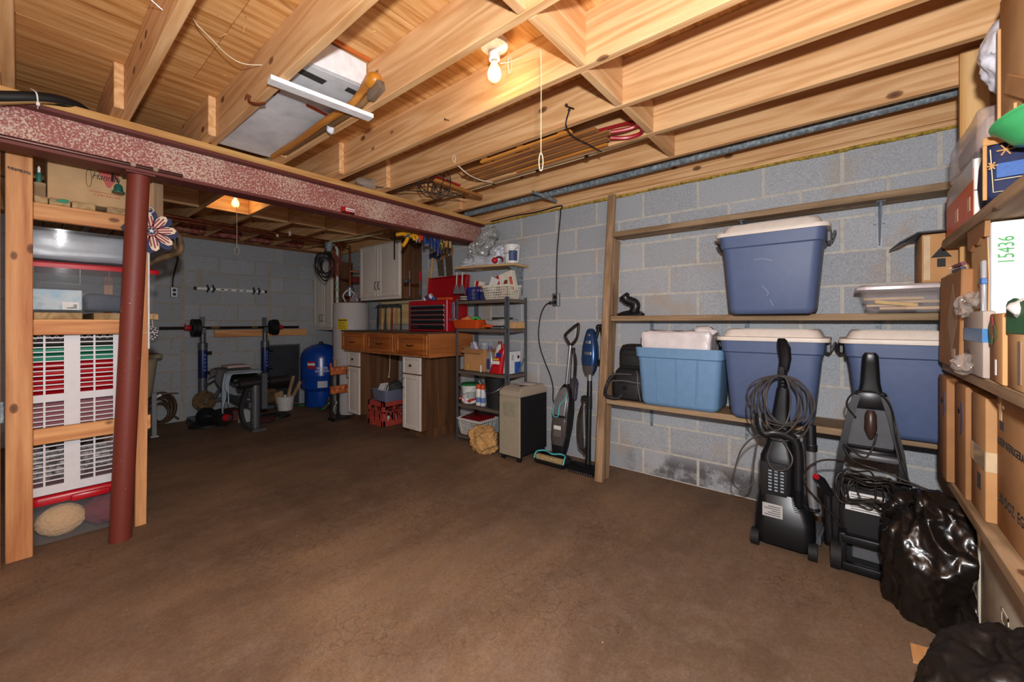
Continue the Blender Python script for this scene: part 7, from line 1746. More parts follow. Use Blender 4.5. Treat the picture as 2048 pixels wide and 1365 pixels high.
b = B(); b.tube(spline([(.355, 3.15, 1.973), (.354, 3.15, 1.99), (.345, 3.15, 2.01), (.332, 3.15, 2.03), (.330, 3.12, 2.05), (.332, 3.066, 2.033)], 6), .0022, 6); b.tube([(.331, 3.15, 1.99), (.331, 3.15, 2.03)], .005, 6); b.to('hook', M_WIRE, t)
b = B(); b.ball((onY(125, 401, 3.198).x, 3.198, ZTOP + .026), .020, 2, (1.2, .25, .5)); crumple(b, .006, 40, 2); b.to('green_scrap', plain('teal_scrap', '3f8a6c', .8), None, 'teal green scrap caught on the plank ends under the food carton', 'scrap')
# mid level totes
M_CLR = plain('clear_tote_plastic', 'c3ccd4', .10, alpha=.05, spec=.9, bmp=.15, scale=8); M_REDLID = plain('red_lid_plastic', 'b3141f', .3)
zm = ZMID + .0375
def clear_tote(name, label, x0, x1, y0, y1, z, h, lid=M_REDLID, cat='tote', lidh=.03, clr=None):
    t = thing(name, label, cat, ((x0 + x1) / 2, (y0 + y1) / 2, z))
    cx_, cy2, w_, d_ = (x0 + x1) / 2, (y0 + y1) / 2, x1 - x0, y1 - y0
    b = B(); b.loft([rrect(w_ - .05, d_ - .05, .03, 4, cx_, cy2, z + .001), rrect(w_ - .03, d_ - .03, .035, 4, cx_, cy2, z + .008), rrect(w_, d_, .04, 4, cx_, cy2, z + h), rrect(w_ - .006, d_ - .006, .04, 4, cx_, cy2, z + h), rrect(w_ - .036, d_ - .036, .035, 4, cx_, cy2, z + .011)]); b.to('tub', clr or M_CLR, t, smooth=50)
    if lid:
        b = B(); b.loft([rrect(w_ + .016, d_ + .016, .045, 4, cx_, cy2, z + h - .012), rrect(w_ + .022, d_ + .022, .045, 4, cx_, cy2, z + h + lidh * .4), rrect(w_ + .006, d_ + .006, .045, 4, cx_, cy2, z + h + lidh * .75), rrect(w_ - .04, d_ - .04, .04, 4, cx_, cy2, z + h + lidh)]); b.to('lid', lid, t, smooth=40)
    return t
zl = zr(67, 520) - .015
t = clear_tote('red_lid_tote', 'clear tote with red lid holding a boot box on the middle planks', -.03, .545, 3.255, 3.66, zm, zl - zm, lidh=.022)
b = B()
for (xa, xe) in ((.05, .215), (.33, .50)): b.tube([(xa, 3.262, zl - .01), (xa + .0, 3.270, zl - .09), (xe, 3.270, zl - .095), (xe, 3.262, zl - .01)], .0022, 5)
b.to('moulded_edge', plain('edge_grey', '5d6468', .3), t, kind='stuff')
t = thing('boot_box', 'pale blue printed shoe box inside the red lidded clear tote', 'box', (.14, 3.4, zm + .012)); B().box(.02, .225, 3.295, 3.50, zm + .014, zm + .125, .003).to('carton', mottled('printed_box', [(.35, '8fb3c9'), (.5, 'b9c6cc'), (.65, '7f9cb0'), (.8, 'd8cfae')], 7, .6, 3), t)
B().box(.15, .213, 3.2925, 3.2945, zm + .016, zm + .058).to('product_label', M_PAPER, t, smooth=0); b = B(); b.prism([(-.018, -.012), (.02, -.012), (.02, .012), (.008, .012), (.006, -.002), (-.018, -.006)], .0006, L=FM(.185, zm + .034, 3.2922)); b.to('boot_picture', M_GREYP, t, smooth=0)
t = thing('dark_garment', 'dark grey garment folded inside the red lidded clear tote', 'clothing', (.34, 3.4, zm + .012)); b = B(); b.box(.235, .49, 3.295, 3.56, zm + .014, zm + .105, .03, seg=3); bmesh.ops.subdivide_edges(b.bm, edges=b.bm.edges, cuts=2, use_grid_fill=True); crumple(b, .008, 12, 2, 1); b.to('cloth', plain('slate_cloth', '3a4250', .85), t, smooth=60)
t = thing('green_garment', 'bright green cloth at the right end of the red lidded clear tote', 'clothing', (.45, 3.3, zm + .1)); b = B(); b.ball((.435, 3.29, zm + .085), .05, 3, (.9, .25, 1.1)); crumple(b, .006, 20, 2); b.to('cloth', plain('lime_cloth', '8fbf3a', .85), t, smooth=60)
t = clear_tote('clear_tote', 'clear plastic tote stacked on the red lidded tote under the top planks', -.03, .50, 3.265, 3.66, zl + .024, RZS[0][0] - zl - .05, None)
t = thing('grey_bedding', 'silvery grey wrapped bedding filling the upper clear tote', 'bedding', (.22, 3.5, zl + .04)); b = B(); b.box(-.005, .475, 3.292, 3.62, zl + .038, RZS[0][0] - .035, .03, seg=3); bmesh.ops.subdivide_edges(b.bm, edges=b.bm.edges, cuts=3, use_grid_fill=True); crumple(b, .008, 9, 2, 1.2); b.to('cloth', plain('silver_film', '8d949c', .3, bmp=.4, scale=9), t, smooth=60)
# lower level: white slotted panel in front of stacked totes
M_PANEL = plain('white_panel_plastic', 'cfcdd0', .45, var=.02)
t = thing('slotted_panel', 'white plastic grille panel standing in front of the totes below the middle rail', 'panel', (.22, 3.26, .3))
px0, px1, pz0, pz1 = .02, .425, .285, 1.20; yp = 3.262
wins = []
for (xa, xe) in ((.035, .155), (.215, .345)):
    for (za, ze) in ((.33, .565), (.60, .775), (.815, 1.165)): wins.append((xa, xe, za, ze))
b = B()
xs = sorted({px0, px1} | {w_[0] for w_ in wins} | {w_[1] for w_ in wins}); zs = sorted({pz0, pz1} | {w_[2] for w_ in wins} | {w_[3] for w_ in wins})
for i in range(len(xs) - 1):
    for j in range(len(zs) - 1):
        cx2, cz2 = (xs[i] + xs[i + 1]) / 2, (zs[j] + zs[j + 1]) / 2
        if any(a < cx2 < c and d < cz2 < e for a, c, d, e in wins): continue
        b.box(xs[i], xs[i + 1], yp - .007, yp + .007, zs[j], zs[j + 1])
bmesh.ops.remove_doubles(b.bm, verts=b.bm.verts, dist=1e-5)
b.to('frame_sheet', M_PANEL, t, smooth=0)
for (a, c, d, e) in wins:
    n = int((e - d) / .0235)
    for k in range(1, n):
        z = d + (e - d) * k / n
        B().box(a - .002, c + .002, yp - .005, yp + .003, z - .003, z + .003).to('slat', M_PANEL, t, smooth=0)
    xm = a + (c - a) * .42; B().box(xm - .004, xm + .004, yp - .006, yp + .004, d - .002, e + .002).to('upright_bar', M_PANEL, t, smooth=0)
M_TEALLID = plain('teal_lid_plastic', '2f8a6c', .35)
def lid_stack(name, label, z, m, h, cat='lid', grp='stacked tote lids behind the grille'):
    t = thing(name, label, cat, (.22, 3.5, z), grp)
    b = B(); b.loft([rrect(.43, .36, .03, 3, .215, 3.475, z), rrect(.44, .37, .03, 3, .215, 3.475, z + h * .35), rrect(.44, .37, .03, 3, .215, 3.475, z + h * .6), rrect(.40, .33, .03, 3, .215, 3.475, z + h)]); b.to('lid', m, t, smooth=40)
lower = clear_tote('maroon_tote', 'clear tote of maroon cloth behind the grille panel', .0, .43, 3.295, 3.66, .5265, .26, None)
t = thing('maroon_garment', 'maroon cloth folded in the tote behind the grille panel', 'clothing', (.21, 3.5, .54)); b = B(); b.box(.03, .40, 3.325, 3.63, .54, .765, .03, seg=3); bmesh.ops.subdivide_edges(b.bm, edges=b.bm.edges, cuts=2, use_grid_fill=True); crumple(b, .008, 12, 6, 1); b.to('cloth', plain('maroon_cloth2', '8f424c', .85), t, smooth=60)
zz = .788
labs = {0: 'red tote lid lowest of the stack behind the grille', 1: 'red tote lid second of the stack behind the grille', 2: 'red tote lid third of the stack behind the grille', 3: 'red tote lid fourth of the stack behind the grille', 4: 'red tote lid highest below the teal lids behind the grille', 5: 'teal tote lid lower of the two behind the grille', 6: 'teal tote lid topmost behind the grille'}
for k in range(7):
    lid_stack('tote_lid', labs[k], zz, M_REDLID if k < 5 else M_TEALLID, .036); zz += .0405
t = thing('lace_basket', 'dark wicker tray with pale lace on top of the teal lids', 'basket', (.21, 3.5, zz)); B().box(.0, .42, 3.30, 3.64, zz, zz + .075, .01, seg=2).to('tray', plain('dark_wicker', '2c2622', .8, bmp=.5, scale=60), t)
b = B()
for k in range(14): b.tube(spline([(.01 + k * .03, 3.296, zz + .06), (.025 + k * .03, 3.292, zz + .035), (.04 + k * .03, 3.296, zz + .06)], 4), .003, 5)
b.to('lace_edge', plain('lace_pale', 'b5a8a4', .8), t, kind='stuff')
t = clear_tote('glass_tote', 'clear tote of glittery white ornaments behind the bottom of the grille', .0, .43, 3.295, 3.66, .285, .225, None)
M_GLIT = mottled('glitter_orn', [(.3, '5d4a42'), (.5, 'a39a96'), (.7, 'e0dad8')], 60, .5, 4)
t = thing('ornament_fill', 'heap of pale glittery ornaments inside the clear tote behind the grille', 'ornaments', (.21, 3.5, .30)); t['kind'] = 'stuff'
b = B(); random.seed(6)
for k in range(60): b.ball((random.uniform(.04, .39), random.uniform(3.325, 3.62), random.uniform(.33, .46)), random.uniform(.02, .036), 2)
o = b.to('ornament', M_GLIT, t, smooth=60); o['kind'] = 'stuff'
# floor tote
t = clear_tote('floor_tote', 'clear tote with red latching lid of plush cloth on the floor at the left', .03, .435, 3.29, 3.66, .0, .235, M_REDLID, lidh=.045)
b = B(); b.box(.18, .335, 3.262, 3.285, .215, .252, .010, seg=2); b.to('latch', M_REDLID, t)
t = thing('tan_plush', 'fuzzy tan plush toy in the red lidded floor tote', 'plush toy', (.13, 3.38, .012)); b = B(); b.ball((.150, 3.375, .098), .085, 5, (1.15, .68, 1.0)); crumple(b, .004, 70, 2)
for v in b.bm.verts: v.co.z = max(v.co.z, .0125)
b.to('plush', plain('tan_fur', 'c9a578', .95, bmp=.8, scale=120), t, smooth=70)
t = thing('maroon_plush', 'maroon cloth folded beside the tan plush in the floor tote', 'clothing', (.31, 3.4, .012)); b = B(); b.ball((.325, 3.40, .10), .095, 5, (.95, .95, 1.0)); crumple(b, .010, 14, 5, 1.2)
for v in b.bm.verts: v.co.z = max(v.co.z, .0125); v.co.y = max(v.co.y, 3.312)
b.to('cloth', plain('maroon_cloth3', '6a2028', .9), t, smooth=70)
# ---- ornaments on the right post
t = thing('star_flower', 'red white and blue wooden flower ornament hung on the shelf post', 'ornament', (.50, 3.17, 1.6))
fc = onY(302, 463, 3.165)
M_NAVY = plain('navy_paint', '1c2450', .6); M_CREAM = plain('cream_paint', 'ddc9b0', .6); M_DRED = plain('barn_red', '8a2630', .6)
def petal(b, a, w_, l0, l1, y0, y1):
    L = basis((fc.x, 0, fc.z), (math.cos(a), 0, math.sin(a)), (-math.sin(a), 0, math.cos(a)), (0, -1, 0)) 
    out = [(l0, -w_ * .3), (l0 + (l1 - l0) * .6, -w_), (l1 - w_ * .5, -w_ * .75), (l1, 0), (l1 - w_ * .5, w_ * .75), (l0 + (l1 - l0) * .6, w_), (l0, w_ * .3)]
    b.prism(out, y1 - y0, L=L @ T(0, 0, -y1))
for k in range(8):
    a = PI / 4 * k + .18
    b = B(); petal(b, a - .2, .030, .02, .130, 3.166, 3.170); b.to('blue_petal', M_NAVY, t, smooth=0)
    b = B(); petal(b, a, .0235, .012, .118, 3.158, 3.162); p = b.to('striped_petal', M_CREAM, t, smooth=0)
    for s in (-1, 0, 1):
        b = B(); L = basis((fc.x, 0, fc.z), (math.cos(a), 0, math.sin(a)), (-math.sin(a), 0, math.cos(a)), (0, -1, 0)); b.box(.02, .10 - .012 * abs(s), s * .0145 - .0036, s * .0145 + .0036, -3.158, -3.1565, L=L); b.to('red_stripe', M_DRED, p, smooth=0)
b = B(); b.cyl((fc.x, 3.158, fc.z), (fc.x, 3.150, fc.z), .019, seg=16); b.to('center_disc', M_NAVY, t)
b = B(); b.prism([((.016 if k % 2 == 0 else .0065) * math.cos(PI / 5 * k + PI / 2), (.016 if k % 2 == 0 else .0065) * math.sin(PI / 5 * k + PI / 2)) for k in range(10)], .002, L=basis((fc.x, 3.1500, fc.z), (1, 0, 0), (0, 0, 1))); b.to('star', M_PAPER, t, smooth=0)
b = B(); b.tube([(fc.x - .005 + .016 * math.cos(a), 3.165, fc.z + .125 + .016 * math.sin(a)) for a in [2 * PI * k / 20 for k in range(20)]], .0022, 6, close=True); b.tube([(fc.x, YS - .002, fc.z + .14), (fc.x + .005, 3.155, fc.z + .145)], .002, 5); b.to('hanging_ring', M_PAPER, t)
t = thing('price_tag', 'small brown paper tag behind the flower ornament', 'tag', (.44, 3.18, 1.55)); c = onY(277, 479, 3.12); B(T(c.x, 3.12, c.z) @ RY(-8)).box(-.014, .014, -.0006, .0006, -.045, .045).to('card', M_TANL, t, smooth=0)
b = B(); b.tube([(c.x, 3.12, c.z + .042), (c.x + .02, 3.14, c.z + .07), (fc.x - .03, 3.158, fc.z + .08)], .001, 5); b.to('tag_string', M_ROPE, t)
t = thing('white_rod', 'thin white rod tied upright to the side of the shelf post', 'rod', (.512, 3.19, 1.0)); a, c = onY(297.5, 500, 3.19), onY(297.5, 698, 3.19); b = B(); b.cyl(a, c, .0045, seg=8); b.to('rod', M_WHITE, t)
b = B(); zs_ = zr(297, 666); b.tube([(.46, 3.185, zs_), (.52, 3.185, zs_)], .002, 6); b.to('tie', M_ROPE, t)
t = thing('bead_ornament', 'silvery beaded pine cone ornament hanging beside the shelf post', 'ornament', (.53, 3.22, 1.06)); c = onY(305.5, 670, 3.22); random.seed(8)
b = B()
for k in range(40):
    f = k / 40; a = k * 2.4; r = .024 * math.sin(PI * (f * .9 + .08)) ; b.ball((c.x + r * math.cos(a), c.y + r * math.sin(a), c.z + .05 - .085 * f), .0085, 1)
b.to('beads', M_STEEL, t, kind='stuff')
b = B(); b.tube([(c.x, c.y, c.z + .05), (c.x - .005, c.y - .01, c.z + .10)], .0015, 5); b.to('hanger', M_ROPE, t)
t = thing('antler', 'curved deer antler hooked on the right side of the shelf frame', 'antler', (.6, 3.5, 1.5))
M_ANT = mottled('antler_bone', [(.35, '3f2f20'), (.55, '6a5238'), (.75, '8f775a')], 14, .6, 5)
P = [onY(u, v, Y) for u, v, Y in ((297, 530, 3.50), (312, 521, 3.50), (335, 512, 3.48), (353, 507, 3.45), (361, 497, 3.43), (360, 480, 3.42), (352, 465, 3.42), (343, 455, 3.44), (331, 448, 3.46))]
S_ = spline(P, 6); n = len(S_)
b = B(); b.tube(S_, [.021 * (1 - .8 * (max(0, i / n - .45) / .55) ** 1.2) * (.75 + .25 * min(1, i / n * 4)) for i in range(n)], 10); b.to('main_beam', M_ANT, t, smooth=60)
P = [onY(u, v, Y) for u, v, Y in ((357, 503, 3.45), (350, 493, 3.44), (345, 480, 3.46), (346, 470, 3.5))]; S_ = spline(P, 5); b = B(); b.tube(S_, [.016 * (1 - .85 * i / len(S_)) for i in range(len(S_))], 8); b.to('tine', M_ANT, t, smooth=60)
# ================================================================ things on and under the joists
M_PORC = plain('porcelain', 'e6e4e0', .25)
def bulb_fixture(label, x, y, ztop, base, warm, power, chain, box=True):
    t = thing('lamp_holder', label, 'lamp', (x, y, ztop))
    if box:
        b = B(); b.lathe([(.0, 0), (.052, 0), (.052, .05), (0, .05)], (x, y, ztop - .05), 8); b.to('ceiling_box', M_STEEL, t, smooth=20)
    zb = ztop - .05 if box else ztop
    b = B(); b.lathe([(0, 0), (.062, 0), (.064, -.008), (.060, -.02), (.040, -.032), (.026, -.042), (.024, -.075), (0, -.076)], (x, y, zb), 28, cap=False); b.to('holder', base, t, smooth=40)
    zz = zb - .076
    b = B(); b.lathe([(0, 0), (.014, 0), (.014, -.012), (0, -.012)], (x, y, zz), 14); b.to('screw_cap', M_STEEL, t)
    b = B(); b.lathe([(.013, -.006), (.017, -.022), (.028, -.045), (.032, -.062), (.029, -.080), (.018, -.093), (.0, -.098)], (x, y, zz), 24, cap=False)
    g = b.to('glass_bulb', plain('bulb_glass', 'f5e6c0', .02, alpha=.16, spec=.6, emit='ffd890', estr=.5), t, smooth=60)
    b = B(); b.tube([(x, y, zz - .01), (x, y, zz - .03), (x - .008, y, zz - .042), (x - .007, y, zz - .072), (x, y, zz - .078), (x + .007, y, zz - .072), (x + .008, y, zz - .042)], .006, 8); b.to('filament', plain('glow', 'fff0c8', .5, emit='ffe2a0', estr=40), t)
    lamp('bulb_light', 'POINT', (x, y, zz - .058), power, warm, .03)
    return t, zz
t, zz = bulb_fixture('bare lit bulb in a white porcelain holder between the near joists', 1.345, 1.205, ZP, M_PORC, (1.0, .76, .45), 1.9, True)
b = B(); b.tube(spline([(1.37, 1.19, 2.36), (1.36, 1.12, 2.335), (1.335, .99, 2.305), (1.318, .935, 2.285)], 6), .0015, 5); b.tube(spline([(1.318, .935, 2.285), (1.316, .93, 2.2), (1.315, .93, 1.87)], 4), .0015, 5)
b.tube([(1.315 + .008 * SB * math.cos(a), .93 - .008 * CB * math.cos(a), 1.835 + .035 * math.sin(a)) for a in [2 * PI * k / 18 for k in range(18)]], .002, 5, close=True)
b.tube([(1.375 + .008 * SB * math.cos(a), 1.14 - .008 * CB * math.cos(a), 2.335 + .035 * math.sin(a)) for a in [2 * PI * k / 18 for k in range(18)]], .002, 5, close=True)
b.to('pull_string', M_ROPE, t)
t, zz = bulb_fixture('bare lit bulb in a yellowed holder between the joists beyond the beam', 1.285, 4.40, ZP, plain('yellowed_porcelain', 'b59a48', .3), (1.0, .62, .28), 1.6, True, True)
b = B(); b.tube([(1.285, 4.385, zz), (1.285, 4.36, 2.2), (1.285, 4.36, 1.90)], .002, 5); b.tube([(1.285 + .02 * SB * math.cos(a), 4.36 - .02 * CB * math.cos(a), 1.86 + .04 * math.sin(a)) for a in [2 * PI * k / 18 for k in range(18)]], .0015, 5, close=True); b.to('pull_string', M_ROPE, t)
# ---- foil faced foam slab between joists, strip, tool handles
M_FOIL = mottled('foil_facing', [(.3, 'b4b8bc'), (.5, 'cfd2d6'), (.7, 'e2e4e6')], 5, .4, 6, (1, 1, 1), .15)
t = thing('foam_slab', 'white foam insulation slab with silvery facing held up between the joists', 'insulation', (.95, 2.4, 2.3))
xa, xe = .768, 1.098
b = B(); b.loft([[(xa, 1.81, 2.335), (xe, 1.84, 2.375), (xe, 1.84, 2.488), (xa, 1.81, 2.47)], [(xa, 2.93, 2.285), (xe, 2.93, 2.29), (xe, 2.93, 2.40), (xa, 2.93, 2.40)]]); b.to('foam', M_WPAINT, t, smooth=0)
b = B(); b.loft([[(xa - .001, 1.83, 2.333), (xe + .001, 1.86, 2.372), (xe + .001, 1.86, 2.3755), (xa - .001, 1.83, 2.337)], [(xa - .001, 2.93, 2.282), (xe + .001, 2.93, 2.287), (xe + .001, 2.93, 2.290), (xa - .001, 2.93, 2.286)]]); b.to('silver_facing', M_FOIL, t, smooth=0)
def under(x, y): return 2.333 + (x - xa) / (xe - xa) * .039 * (1 - (y - 1.83) / 1.1) - (y - 1.83) / 1.1 * .051 - .0012
def patch(nm, m, pts):
    b = B(); b.loft([[(x, y, under(x, y)) for x, y in pts], [(x, y, under(x, y) - .0012) for x, y in pts]]); b.to(nm, m, t, smooth=0)
M_DTAPE = plain('dark_tape', '3c3a3a', .4); M_RTAPE = plain('red_tape', '8a3420', .5)
patch('dark_tape', M_DTAPE, [(.80, 1.875), (.93, 1.90), (.925, 1.94), (.795, 1.915)])
patch('dark_tape', M_DTAPE, [(1.03, 1.89), (1.095, 1.90), (1.095, 1.935), (1.03, 1.925)])
patch('red_tape', M_RTAPE, [(.772, 2.10), (1.095, 2.19), (1.095, 2.215), (.772, 2.13)])
patch('dark_tape', M_DTAPE, [(.770, 2.12), (.80, 2.125), (.80, 2.18), (.770, 2.175)])
B().box(.775, 1.095, 1.80, 1.812, 2.482, 2.493).to('orange_edge', plain('orange_edge', 'c2601f', .6), t, smooth=0)
B(T(.925, 1.915, 2.2585) @ RZ(-5)).box(-.235, .235, -.028, .028, -.0105, .0105, .002).to('white_strip', M_WPAINT, None, 'white painted wooden strip nailed under the joists to hold the foam slab', 'strip', smooth=0)
t = thing('shovel_handle', 'varnished wooden tool handle with a rounded knob resting on the white strip', 'tool handle', (1.08, 2.2, 2.28))
b = B(); S_ = spline([(1.085, 1.745, 2.365), (1.08, 1.80, 2.355), (1.075, 1.86, 2.33), (1.07, 1.95, 2.30), (1.05, 2.2, 2.285), (1.06, 2.55, 2.283), (1.06, 2.90, 2.29)], 6); b.tube(S_, [(.034 if i < 3 else .034 - .012 * min(1, (i - 3) / 6)) if i < 10 else .019 for i in range(len(S_))], 12); b.to('shaft', wood('varnished_handle', 'c98a3c', '8f5520', 'Y', .5, 0, .3), t, smooth=60)
b = B(); b.ball((1.083, 1.755, 2.362), .038, 3, (1, 1.3, 1)); b.to('knob', plain('amber_knob', 'c07a22', .35), t)
t = thing('maul_handle', 'weathered wooden handle with a squared grey end beside the varnished one', 'tool handle', (1.10, 2.2, 2.28))
b = B(); S_ = spline([(1.098, 1.80, 2.315), (1.09, 1.95, 2.285), (1.085, 2.3, 2.283), (1.085, 2.90, 2.29)], 6); b.tube(S_, .016, 10); b.to('shaft', wood('grey_handle', '8f6a44', '5c4128', 'Y', .5, 0, .6), t, smooth=60)
b = B(T(1.094, 1.72, 2.315) @ RX(-14)); b.box(-.022, .022, -.03, .075, -.022, .028, .007, seg=2); b.to('head', wood('grey_block', '8a7460', '5e4c3c', 'Y', .5, 0, .7), t)
b = B(); b.ball((1.09, 2.19, 2.262), .02, 3, (1, 1, 1.4)); crumple(b, .006, 40, 1); b.to('film_knot', M_WFILM, None, 'white scrap of film hanging from the edge of the foam slab', 'film')
b = B(); b.tube(spline([(.718, 2.25, 2.31), (.714, 2.25, 2.28), (.72, 2.22, 2.262), (.735, 2.20, 2.258), (.76, 2.17, 2.262)], 5), .006, 8); b.to('hook_nail', M_COPPER, None, 'bent copper hook on the joist beside the foam slab', 'hook')
# ---- black insulated lines lying on the beam at the left
t = thing('insulated_line', 'black foam covered refrigerant line lying along the beam at the left', 'pipe', (.0, 2.92, 2.27))
P = [onY(u, v, Y) for u, v, Y in ((-120, 190, 2.90), (0, 194, 2.905), (60, 195, 2.91), (110, 200, 2.93), (150, 212, 2.97), (172, 226, 3.01))]
b = B(); b.tube(spline(P, 6), .026, 12); b.to('foam_sleeve', M_RUBBER, t, smooth=60)
P = [onY(u, v, Y) for u, v, Y in ((-120, 208, 2.895), (0, 206, 2.90), (70, 204, 2.905), (120, 206, 2.925), (160, 218, 2.965))]; b = B(); b.tube(spline(P, 6), .009, 8); b.to('bare_line', plain('tan_line', '8d6a3c', .5), t, smooth=60)
p = onY(76, 199, 2.87); b = B(); b.tube(spline([p + Vector((-.02, .03, .05)), p + Vector((-.005, -.02, .02)), p + Vector((0, .0, -.02)), p + Vector((.0, .04, -.028))], 6), .003, 6); b.box(p.x - .006, p.x + .006, p.y - .01, p.y + .004, p.z - .03, p.z - .015, .002); b.to('cable_tie', M_WHITE, t)
# toy truck on the beam flange
t = thing('toy_truck', 'tiny red and white toy truck parked on the lower flange of the beam', 'toy truck', (1.6, 2.955, 2.032))
q = onY(697, 0, 2.955); x = q.x
B().box(x - .055, x + .045, 2.942, 2.972, 2.040, 2.052, .002).to('chassis', M_RED, t)
B().box(x - .025, x + .048, 2.943, 2.971, 2.052, 2.076, .003).to('cargo_box', M_PAPER, t)
B().box(x - .058, x - .028, 2.943, 2.971, 2.050, 2.082, .004).to('cab', M_RED, t)
B().box(x - .020, x + .043, 2.9425, 2.9432, 2.058, 2.064).to('red_stripe', M_RED, t, smooth=0)
for dx in (-.04, .015, .035):
    b = B(); b.cyl((x + dx, 2.9405, 2.0395), (x + dx, 2.9735, 2.0395), .008, seg=12); b.to('wheel', M_BLACK, t)
# ---- wires and nails on plywood and joists
b = B(); P = [onZ(382, 30, 2.49), onZ(395, 50, 2.44), onZ(420, 75, 2.42), onZ(455, 110, 2.40), onZ(490, 128, 2.39), onZ(545, 130, 2.42)]; b.tube(spline(P, 7), .0022, 5); b.to('bell_wire', M_ROPE, None, 'thin pale wire looping across the plywood between the joists at upper left', 'wire')
def nail(label, a, c, r=.0022, m=None):
    b = B(); b.cyl(a, c, r, seg=6); d = (Vector(a) - Vector(c)).normalized(); b.cyl(Vector(a), Vector(a) + d * .002, r * 2.4, seg=8); b.to('nail', m or M_STEEL, None, label, 'nail', 'nails in the joists')
p = onX(325, 20, JX[4] - .019); nail('long bright nail sticking out of the joist at upper left', (p.x - .035, p.y, p.z + .02), (p.x, p.y, p.z))
p = onX(898, 241, JX[7] - .019); nail('short dark nail sticking out of the joist left of the lit bulb string', (p.x - .03, p.y, p.z - .004), (p.x, p.y, p.z), .002, M_WIRE)
p = onX(1195, 195, JX[8] - .019); nail('bright nail sticking out of the joist right of the lit bulb', (p.x - .03, p.y, p.z + .012), (p.x, p.y, p.z), .0022)
# white cord from joist to sled, black cord and hook
p = onX(909, 312, JX[8] - .022); t = thing('rope_loop', 'short white rope looped on a joist nail and running to the sled', 'rope', p)
b = B(); b.tube([(p.x - .004, p.y + .014 * math.cos(a), p.z - .02 + .022 * math.sin(a)) for a in [2 * PI * k / 16 for k in range(16)]], .003, 5, close=True)
q = onZ(985, 365, 2.262); b.tube(spline([(p.x - .004, p.y, p.z - .04), onZ(935, 348, 2.235), onZ(960, 360, 2.245), q], 6), .004, 6); b.to('cord', M_ROPE, t)
p = onX(1134, 211, JX[8] - .022); t = thing('wire_hook', 'dark clip and wire hanging from a joist screw to the sled front', 'wire', p)
b = B(); b.ball((p.x - .006, p.y, p.z), .008, 2); b.tube([(p.x - .008, p.y + .004, p.z - .005), (p.x - .012, p.y - .05, p.z - .04)], .004, 6); b.ball((p.x - .01, p.y - .02, p.z - .035), .008, 2); b.to('clip', M_WIRE, t, kind='stuff')
b = B(); b.tube(spline([(p.x - .01, p.y - .02, p.z - .04), onZ(1132, 250, 2.255), onZ(1145, 272, 2.252), onZ(1175, 288, 2.25), onZ(1203, 304, 2.25)], 6), .004, 6); b.to('cord', M_WIRE, t)
# ---- sled
M_SLAT = wood('sled_slat', 'b5783c', '7c4620', 'Y', 1.0, .3, .4, stain=.4); M_SLATL = wood('sled_rail', 'e09a44', 'b06a28', 'Y', .6, .2, .35)
t = thing('sled', 'old wooden slat sled with red steel runners hung up between the joists', 'sled', (2.1, 1.6, 2.26))
for i, (x, w_, y0, y1, m) in enumerate(((1.965, .032, 1.18, 1.88, M_SLATL), (2.037, .050, 1.06, 2.12, M_SLAT), (2.108, .054, 1.02, 2.14, M_SLAT), (2.179, .050, 1.06, 2.12, M_SLAT), (2.248, .032, 1.10, 1.80, M_SLATL))):
    B().box(x - w_ / 2, x + w_ / 2, y0, y1, 2.262, 2.277, .004).to('slat', m, t, smooth=0)
for y in (1.25, 1.55, 1.85): B().box(1.955, 2.262, y - .02, y + .02, 2.278, 2.295, .003).to('cross_member', M_SLATL, t, smooth=0)
M_RUN = plain('runner_red', 'a31d26', .35)
for x in (1.985, 2.235):
    b = B(); b.tube(spline([(x, 2.02, 2.36), (x, 1.3, 2.365), (x, 1.02, 2.355), (x + (.04 if x < 2.1 else -.04), .90, 2.32), (x + (.085 if x < 2.1 else -.085), .875, 2.285)], 6), .010, 8); b.to('runner', M_RUN, t)
    for y in (1.25, 1.55, 1.85): b = B(); b.tube([(x - .03, y, 2.296), (x, y, 2.36), (x + .03, y, 2.296)], .008, 6); b.to('runner_stay', M_RUN, t)
b = B(); b.tube(spline([(2.14, 1.03, 2.283), (2.18, .96, 2.29), (2.20, .90, 2.30), (2.17, .87, 2.29)], 6), .012, 8); b.tube(spline([(2.20, 1.06, 2.28), (2.25, .98, 2.275), (2.26, .90, 2.28), (2.21, .872, 2.285)], 6), .012, 8); b.to('front_bumper', M_RUN, t, kind='stuff')
t = thing('sled_crossbar', 'wooden steering bar of the sled hanging across the joist bay', 'sled bar', (2.2, 2.35, 2.25)); b = B(T(2.21, 2.35, 2.252) @ RZ(1)); b.box(-.255, .255, -.018, .018, -.012, .012, .006, seg=2); b.to('bar', wood('bar_wood', 'c78440', '8a5424', 'X', .6, 0, .4), t)
b = B(); b.box(2.0, 2.36, 2.40, 2.425, 2.30, 2.315, .003); b.to('rear_bar', M_RUN, t)
t = thing('wire_coil', 'tangle of dark wire looped over the steering bar of the sled', 'wire', (1.98, 2.38, 2.2)); b = B(); random.seed(14)
for k in range(7):
    ry, rz_ = random.uniform(.03, .07), random.uniform(.06, .10); ox, oy, oz = random.uniform(-.06, .10), random.uniform(-.04, .10), random.uniform(-.03, .04)
    b.tube([(2.0 + ox + ry * math.cos(a) * 1.0, 2.36 + oy - ry * math.cos(a) * 1.2, 2.25 + oz + rz_ * math.sin(a)) for a in [2 * PI * i / 24 for i in range(24)]], .0036, 5, close=True)
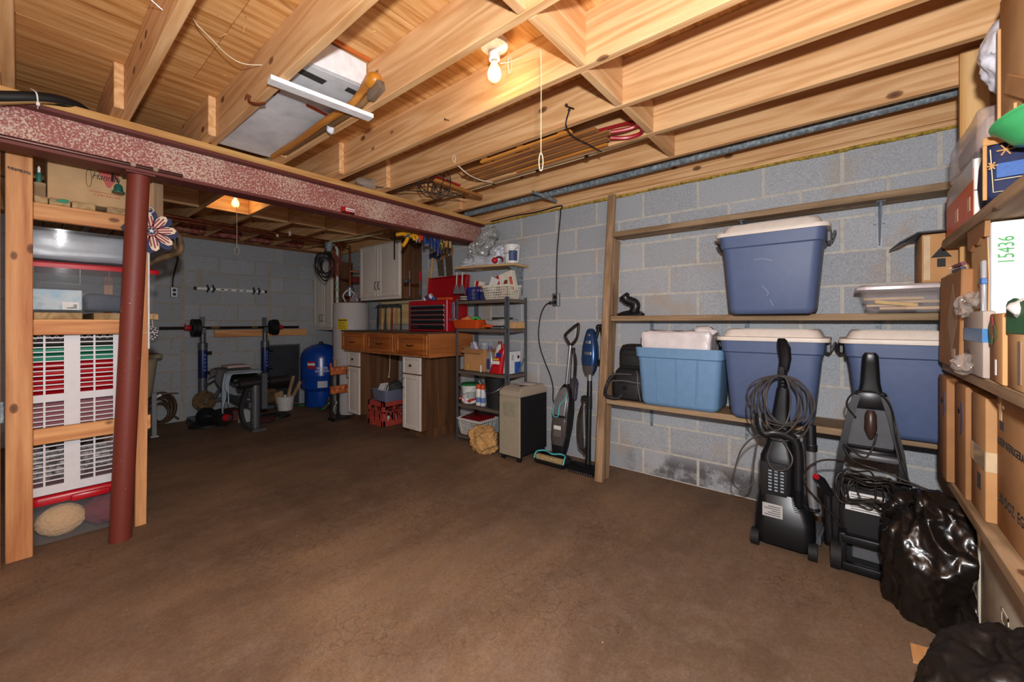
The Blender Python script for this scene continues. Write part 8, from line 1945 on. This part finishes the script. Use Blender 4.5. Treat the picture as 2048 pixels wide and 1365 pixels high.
b.tube(spline([(2.0, 2.40, 2.26), (1.98, 2.6, 2.285), (1.90, 2.8, 2.275), (1.80, 2.88, 2.275)], 6), .005, 6); b.tube(spline([(2.1, 2.42, 2.24), (2.3, 2.42, 2.23), (2.38, 2.5, 2.25), (2.1, 2.7, 2.275), (1.88, 2.86, 2.275)], 6), .004, 6)
b.to('wire', M_WIRE, t, smooth=60)
t = thing('plastic_wad', 'crumpled clear plastic stuffed on the beam plate below the joists', 'plastic film', (1.88, 2.98, 2.27)); b = B(); b.ball((1.83, 2.985, 2.315), .06, 4, (2.0, .7, .7)); crumple(b, .02, 16, 3, 1.2)
for v in b.bm.verts: v.co.z = max(v.co.z, 2.272)
b.to('film', M_CLEAR, t, smooth=70)
# ---- rods and pipes along the joists near the wall
t = thing('white_rod_long', 'long ivory plastic rod clipped along the joist near the shelf wall', 'rod', (2.4, 1.0, 2.31))
b = B(); b.tube([(2.40, -.10, 2.335), (2.40, .6, 2.318), (2.395, 1.4, 2.305), (2.385, 2.75, 2.300)], .0095, 8); b.to('rod', plain('ivory_rod', 'd8cba4', .4), t)
for y in (1.32, 1.72, 2.15): b = B(); b.lathe([(.0, -.012), (.014, -.012), (.014, .012), (0, .012)], seg=10, L=T(2.395, y, 2.303) @ RX(90)); b.to('clip', M_WIRE, t)
B().box(2.30, 2.3085, -.17, -.10, 2.29, 2.345, .002).to('rod_hanger', M_STEEL, None, 'small orange tinted hanger plate at the near end of the ivory rod', 'hanger')
t = thing('steel_pipe', 'long galvanized steel pipe resting along the joists beside the shelf wall', 'pipe', (2.89, 1.2, 2.3))
b = B(); b.tube([(2.885, -.46, 2.322), (2.89, 1.2, 2.305), (2.895, 2.98, 2.298)], .0265, 16); b.to('pipe', M_GALV, t)
b = B(); p, q = onZ(1066, 384, 2.268), onZ(1113, 403, 2.255); b.tube([p, (p + q) / 2, q], [.013, .015, .012], 8); b.to('side_arm', M_GALV, t)
b = B(); P = [(3.095, 2.82, 2.240), (3.095, 2.5, 2.245), (3.10, 2.25, 2.238), onX(1121, 412, 3.108), onX(1121, 420, 3.118)]; b.tube(spline(P, 6), .006, 6); b.to('sill_cable', M_WIRE, None, 'black cable stapled along the sill above the block wall', 'cable')
